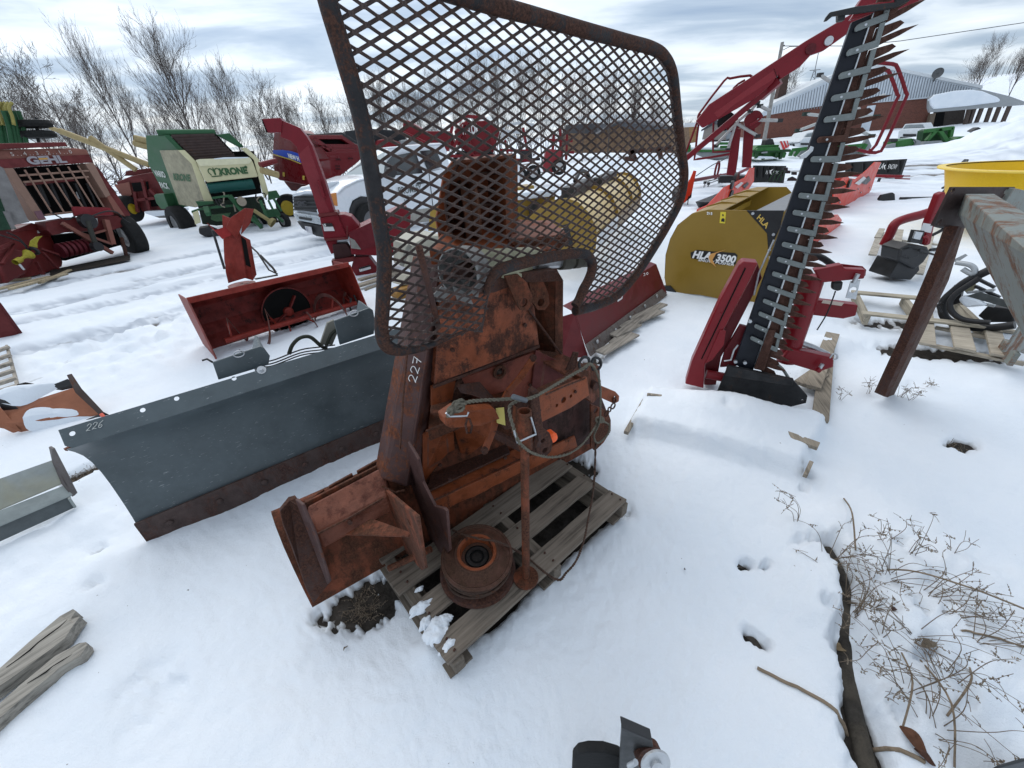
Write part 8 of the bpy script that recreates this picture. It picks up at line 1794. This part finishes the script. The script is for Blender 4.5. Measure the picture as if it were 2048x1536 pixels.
for a, b_ in (((1612, 228), (1640, 231)), ((1680, 232), (1752, 233)), ((1597, 261), (1640, 245)), ((1720, 262), (1742, 272)), ((1770, 190), (1730, 205))):
    q = MB(); A_, B_ = F4.at(*a), F4.at(*b_); q.tube([A_, B_], .06, 8); o = q.build('tine_arm', MATS['pale_zinc_arm'], t.o)
    for e_ in (A_ if a[0] < 1660 else B_,): q = MB(); q.box(e_, V(.14, 0, 0), V(0, .06, 0), V(0, 0, .07)); q.build('tine_clamp', mat('black_green', (.02, .04, .03), .5), o)
FB_ = VP(G(1380, 378).xy, G(1500, 352).xy)
for a, b_, r in (((1380, 362), (1470, 346), .06), ((1470, 350), (1500, 335), .06), ((1440, 350), (1500, 352), .05)):
    q = MB(); q.tube([FB_.at(*a), FB_.at(*b_)], r, 8); q.build('drawbar_tube', M_rred, t.o)
q = MB(); c_ = FB_.at(1434, 340); q.tube([c_+FB_.u*.14*cos(k*pi/8)+V(0, 0, 1)*.28*sin(k*pi/8) for k in range(16)], .04, 6, closed=True); q.build('ring_frame', M_rred, t.o)
q = MB(); q.tube(smooth_path([FB_.at(x, y, .1) for x, y in ((1392, 352), (1425, 330), (1450, 318), (1458, 310))], 3), .015, 6); q.build('hydraulic_hose', M_black, t.o)
for x, y in ((1410, 365), (1417, 367), (1439, 357), (1446, 356)):
    q = MB(); a = FB_.at(x, y, .3); q.tube([a, FB_.at(x-8, y+27, .3)], .009, 5); q.tube([a+FB_.u*.04, FB_.at(x-4, y+28, .3)], .009, 5); q.tube([a, FB_.at(x+30, y-10, .3)], .015, 5); o = q.build('tine', M_black, t.o); 
    q = MB(); q.box(a, V(.04, 0, 0), V(0, .04, 0), V(0, 0, .04)); q.build('tine_clamp', M_black, o)
t2('gearbox', [(1436, 366), (1440, 352), (1500, 352), (1498, 366)], -.3, .5, M_black)
F = FD(1560, 12, 1590, 12)
t = T('green_tine_rake', 'thin green tines with black clamps beside the cutter bar', 'tine rake', F, F.at(1560, 350))
for x in (1552, 1560, 1567, 1575):
    t.tube('tine', [(x, 341), (x-8, 350), (x-14, 362)], .012, M_grn2, n=2, seg=5)
for x, y in ((1572, 338), (1577, 344), (1590, 347)): t.slab('clamp', [(x-4, y+3), (x-4, y-3), (x+4, y-3), (x+4, y+3)], .03, .08, M_black, .005)
t.slab('disc', [(1575, 362), (1578, 356), (1586, 353), (1593, 357), (1595, 362)], 0, .05, M_black, .01)

# ================================================================ attachments on pallets, right of the mower
pallet('wooden_pallet', 'pale pallet with snow in its gaps, right of the mower arms', G(1714, 652)[:2], atan2(-.52, .85)+.0, L=.9, Wd=.75, nb=2, h=.12, bw=.10, z0=.01, col=(.36, .32, .25), mtn='pale_pallet', seed=3)
F = VP(G(1700, 652).xy, G(1862, 690).xy)
pt = bpy.data.objects['wooden_pallet.002'] if 'wooden_pallet.002' in bpy.data.objects else None
def board_list(name, label, mt, L_, h0=.1, cat='pallet', grp=None):
    o = thing(name, label, cat, G(*L_[0][0], h0), grp)
    for a, b_, w_, z in L_:
        q = MB(); q.bar(G(*a, z), G(*b_, z), w_, .022); q.build('deck_board', mt, o, .003)
    return o
mtb = wood('pale_pallet_b', (.34, .30, .24), (.8, -.5))
board_list('wooden_pallet', 'weathered pallet under the black loader frame, in dark thawed mud', mtb, [((1795, 560), (1800, 640), .0, .05)][:0]+[((1855, 690), (1850, 610), .1, .09), ((1930, 700), (1915, 640), .12, .09), ((2000, 712), (1985, 660), .1, .09), ((1860, 690), (2048, 728), .05, .05), ((1870, 655), (2048, 690), .05, .05), ((1860, 640), (2040, 665), .06, .03)])
mtc = wood('pale_pallet_c', (.36, .33, .28), (.2, 1))
board_list('wooden_pallet', 'snowy pallet boards under the red and black auger drive', mtc, [((1745, 510), (1762, 465), .09, .12), ((1755, 475), (1764, 458), .08, .14), ((1782, 545), (1800, 460), .09, .10), ((1750, 475), (1880, 490), .05, .05), ((1762, 488), (1872, 500), .04, .02), ((1838, 548), (1862, 470), .08, .08)])
# auger drive / stump post head
F = VP(G(1780, 560).xy, G(1850, 555).xy)
t = T('post_driver', 'wine red and black loader attachment with coupler plate on a snowy pallet', 'loader attachment', F, F.at(1820, 555))
t.slab('black_base', [(1778, 555), (1798, 522), (1838, 526), (1840, 540), (1822, 560), (1790, 558)], .1, .3, M_black, .01)
t.slab('black_body', [(1796, 522), (1800, 498), (1820, 488), (1856, 494), (1862, 505), (1848, 525), (1830, 540)], .15, .25, M_black, .02)
t.slab('pivot_cover', [(1802, 512), (1804, 500), (1822, 496), (1838, 503), (1838, 512), (1822, 518)], .17, .03, mat('satin_black', (.03, .03, .032), .3), .004)
t.slab('zinc_clasp', [(1827, 477), (1832, 463), (1847, 465), (1840, 480)], .2, .02, M_zinc, .002); t.slab('clasp_base', [(1820, 485), (1828, 460), (1850, 462), (1844, 488)], .17, .04, M_black, .004)
t.slab('red_arm', [(1848, 490), (1856, 450), (1880, 388), (1892, 383), (1893, 390), (1872, 440), (1862, 488), (1854, 492)], .1, .08, M_mred, .015)
t.slab('arm_label', [(1842, 462), (1848, 446), (1866, 449), (1862, 466)], .11, .01, flat('label_white', (.6, .6, .6), .6), 0)
t.tube('curved_red_arm', [(1768, 490), (1780, 468), (1790, 448), (1810, 438), (1840, 430), (1860, 424)], .05, M_mred, off=-.2, seg=14)
t.tube('red_shackle', [(1846, 476), (1852, 473), (1856, 480), (1852, 488)], .012, M_mred, off=.2)
t.bar('side_lever', (1838, 500), (1870, 510), .03, .02, M_black, off=.2)
for a, b_ in (((1865, 470), (1905, 430)), ((1860, 500), (1890, 480)), ((1868, 450), (1895, 445)), ((1870, 430), (1900, 470))): t.tube('hydraulic_hose', [a, ((a[0]+b_[0])/2+4, (a[1]+b_[1])/2+6), b_], .018, M_black, off=-.1)
F = VP(G(1880, 400).xy, G(1920, 385).xy)
t = T('black_hitch', 'spindly black hitch mechanism sticking up behind the red loader arm', 'hitch', F, F.at(1890, 395))
t.tube('long_pin', [(1934, 320), (1918, 345), (1895, 375), (1880, 392)], .035, M_black, n=1); t.slab('pin_paddle', [(1924, 334), (1928, 324), (1934, 318), (1936, 322), (1932, 333), (1925, 338)], .03, .05, M_black, .01)
for a, b_ in (((1893, 357), (1926, 358)), ((1908, 350), (1900, 376)), ((1895, 362), (1890, 374)), ((1920, 356), (1912, 370)), ((1885, 376), (1905, 368))): t.bar('link', a, b_, .04, .04, M_black)
# bale spears lying in the snow
F = VP(G(1760, 400).xy, G(1860, 395).xy)
for pts, lab, paddle in (([(1800, 397), (1866, 396)], 'black bale spear with a square blade end, farthest of the spears', [(1757, 399), (1763, 390), (1786, 385), (1790, 388), (1791, 404), (1762, 405)]), ([(1792, 425), (1866, 412)], 'black bale spear with a shovel end, second of the spears', [(1774, 420), (1784, 404), (1805, 407), (1808, 420)])):
    t = T('bale_spear', lab, 'spear', F, F.at(*pts[0]), 'black attachments lying in the snow')
    t.bar('shaft', pts[0], pts[1], .06, .06, M_black); t.slab('blade_end', paddle, .05, .06, M_black, .01)
for pts, lab in (([(1736, 410), (1746, 422), (1750, 423), (1866, 408)], 'bent black rod, upper of the thin rods'), ([(1742, 440), (1815, 431)], 'thin black spike, middle of the thin rods in the snow'), ([(1746, 450), (1800, 445), (1858, 447)], 'thin black spike, lowest of the thin rods in the snow')):
    o = MB(); o.tube([F.at(x, y, .0) for x, y in pts], [.012]+[.026]*(len(pts)-1), 8); tag(o.build('steel_rod', M_black, origin=tuple(F.at(*pts[0]))), lab, 'rod', 'black attachments lying in the snow')
# black curved frames on the mud pallet
F = VP(G(1880, 660).xy, G(2040, 700).xy)
t = T('tube_frame', 'curved black tubular frame lying on the muddy pallet beside the steel leg', 'frame', F, F.at(1960, 660))
for pts, r, off in (([(1990, 535), (1935, 562), (1905, 585), (1888, 602), (1885, 622), (1895, 640), (1925, 652), (1975, 656), (2030, 650)], .032, 0), ([(1960, 556), (1915, 585), (1900, 605), (1905, 625), (1930, 640), (1980, 645)], .022, .08), ([(1885, 605), (1876, 612), (1882, 625)], .012, .1)):
    t.tube('bent_tube', pts, r, M_black, off=off, seg=12, n=5)
t.slab('black_plate', [(1900, 590), (1908, 570), (1924, 580), (1920, 606), (1900, 612)], -.05, .05, M_black, .004)
t.slab('black_block', [(1955, 632), (1975, 612), (2025, 618), (2030, 645), (1975, 645)], -.1, .25, M_black, .01)
t.slab('snow_patch', [(1914, 600), (1925, 590), (1960, 600), (1974, 612), (1930, 616)], .05, .05, snw, .02)
t.slab('white_strap', [(1905, 520), (1930, 508), (1935, 511), (1912, 526)], .0, .01, mat('silver_link', (.42, .44, .45), .4, metal=.5), 0)
t.tube('silver_link', [(1912, 525), (1940, 530), (1950, 540), (1944, 548), (1925, 538)], .02, MATS['silver_link'], off=.02)
for a, b_ in (((1935, 585), (1990, 580)), ((1950, 572), (2000, 595)), ((1960, 560), (1990, 575)), ((1925, 600), (1990, 612))): t.bar('scrap_link', a, b_, .035, .02, MATS['silver_link'] if a[0] % 2 else M_black, off=-.02)
t.slab('leaf_blade', [(1932, 592), (1960, 584), (2010, 600), (2030, 620), (1980, 606)], .04, .012, mat('dark_scoop', (.09, .10, .10), .4, grime=.4), .002)
t.slab('warning_plate', [(1922, 575), (1945, 560), (1955, 575), (1935, 588)], -.08, .01, flat('grey_plate_y', (.35, .33, .22), .6), 0)

# ================================================================ rusty stand with the grey beam
F = VP(G(1770, 790).xy, (G(1770, 790)+V(.35, .45, 0)).xy)
lp = G(1772, 792); 
t = thing('steel_trestle', 'rusty steel trestle leg with gusset plate under a peeling grey beam', 'trestle', lp)
LF = VP(lp.xy, (lp+V(1, .35, 0)).xy)
q = MB(); q.prism([LF.at(x, y, o_) for x, y, o_ in ((1752, 786, 0), (1785, 797, .0), (1898, 560, .0), (1930, 455, .0), (1895, 450, 0), (1850, 575, .0))], LF.n*-.012); q.build('leg', mat('rusted_flat_steel', (.105, .055, .038), .6, rust=.5, grime=.5, scale=9, bump=.3, rustcol=(.065, .03, .02)), t, .002)
q = MB(); q.prism([LF.at(x, y, .0) for x, y in ((1752, 786), (1760, 788), (1860, 572), (1900, 452), (1893, 450))], LF.n*.05); q.build('leg_flange', M_rustdk, t, .002)
M_plt = mat('dark_rust_plate', (.055, .032, .028), .6, rust=.4, grime=.5, scale=7, bump=.15, rustcol=(.04, .022, .018))
q = MB(); o_ = [LF.at(x, y, .01) for x, y in ((1866, 452), (1905, 374), (2031, 374), (2018, 395), (2008, 410), (1950, 430), (1930, 456))]
q.plate(o_, LF.n*-.012, [circle(LF.at(x, y, .01), LF.u, up, .014, 10) for x, y in ((1906, 382), (2012, 383), (1880, 444))]); q.build('gusset_plate', M_plt, t, .002)
M_peel = mat('peeling_grey_paint', (.26, .285, .26), .55, rust=.50, grime=.4, scale=5, bump=.25, rustcol=(.17, .085, .05))
c1 = LF.at(1928, 388, .03); 
def fb(q):
    A = [LF.at(1928, 388, .02), LF.at(1988, 386, .02), LF.at(1930, 430, .03)]
    top_l, top_r, bot_l = LF.at(1930, 387, .03), LF.at(1990, 387, .03), LF.at(1914, 428, .03)
    # runs towards us and down to the right
    f1, f2, f3 = LF.at(2072, 520, .75), LF.at(2160, 490, .75), LF.at(2060, 700, .72)
    bt_r = top_r+(bot_l-top_l); f4 = f2+(f3-f1)
    q.add([top_l, top_r, bt_r, bot_l, f1, f2, f4, f3], [(0, 1, 2, 3), (4, 7, 6, 5), (0, 4, 5, 1), (1, 5, 6, 2), (2, 6, 7, 3), (3, 7, 4, 0)])
q = MB(); fb(q); q.build('box_beam', M_peel, t, .008)
q = MB(); q.bar(LF.at(1990, 395, -.02), LF.at(2080, 412, -.05), .1, .10); q.build('cross_beam', M_peel, t, .004)
BF = VP(G(2060, 720).xy, G(2100, 700).xy)
q = MB(); q.prism([BF.at(x, y) for x, y in ((2008, 705), (2040, 655), (2060, 640), (2080, 720), (2030, 700))], BF.n*-.012); q.build('base_gusset', M_peel, t, .002)
q = MB(); q.bar(G(2004, 690, .12), G(2028, 720, .12), .03, .10); q.build('base_bar', M_peel, t, .002)
# ================================================================ yellow round hopper
FY = D(2080, 380, 5.6)
cy_ = Vector((FY.x+.38, FY.y, 0)); zr = D(1935, 340, 5.6).z
zr = .97
q = MB(); Rr = 1.28
pl_ = G(1935, 338, zr); cR = V(pl_.x+Rr*.93, pl_.y-Rr*.1, 0)
th_ = thing('yellow_hopper', 'bright yellow round plastic hopper behind the grey beam at the right edge', 'hopper', (cR.x, cR.y, 0))
M_yp = mat('speckled_yellow_plastic', (.72, .46, .012), .4, grime=.12, scale=30, bump=.02)
q.lathe((cR.x, cR.y, 0), up, [(Rr*.35, .1), (Rr*.78, .45), (Rr*.90, zr-.12), (Rr*.93, zr-.02)], 64); q.lathe((cR.x, cR.y, 0), up, [(Rr*.92, zr-.02), (Rr*.88, zr-.12), (Rr*.74, .47), (Rr*.3, .14), (0, .14)], 64); q.build('bowl', M_yp, th_)
q = MB(); q.lathe((cR.x, cR.y, 0), up, [(Rr*.92, zr-.03), (Rr*1.0, zr-.03), (Rr*1.005, zr-.015), (Rr, zr), (Rr*.92, zr)], 72); q.build('rim', mat('yellow_rim', (.80, .58, .10), .4, grime=.1), th_)
q = MB(); q.lathe((cR.x, cR.y, 0), up, [(.3, .0), (.3, .2), (0, .2)], 24); q.build('base', M_black, th_)
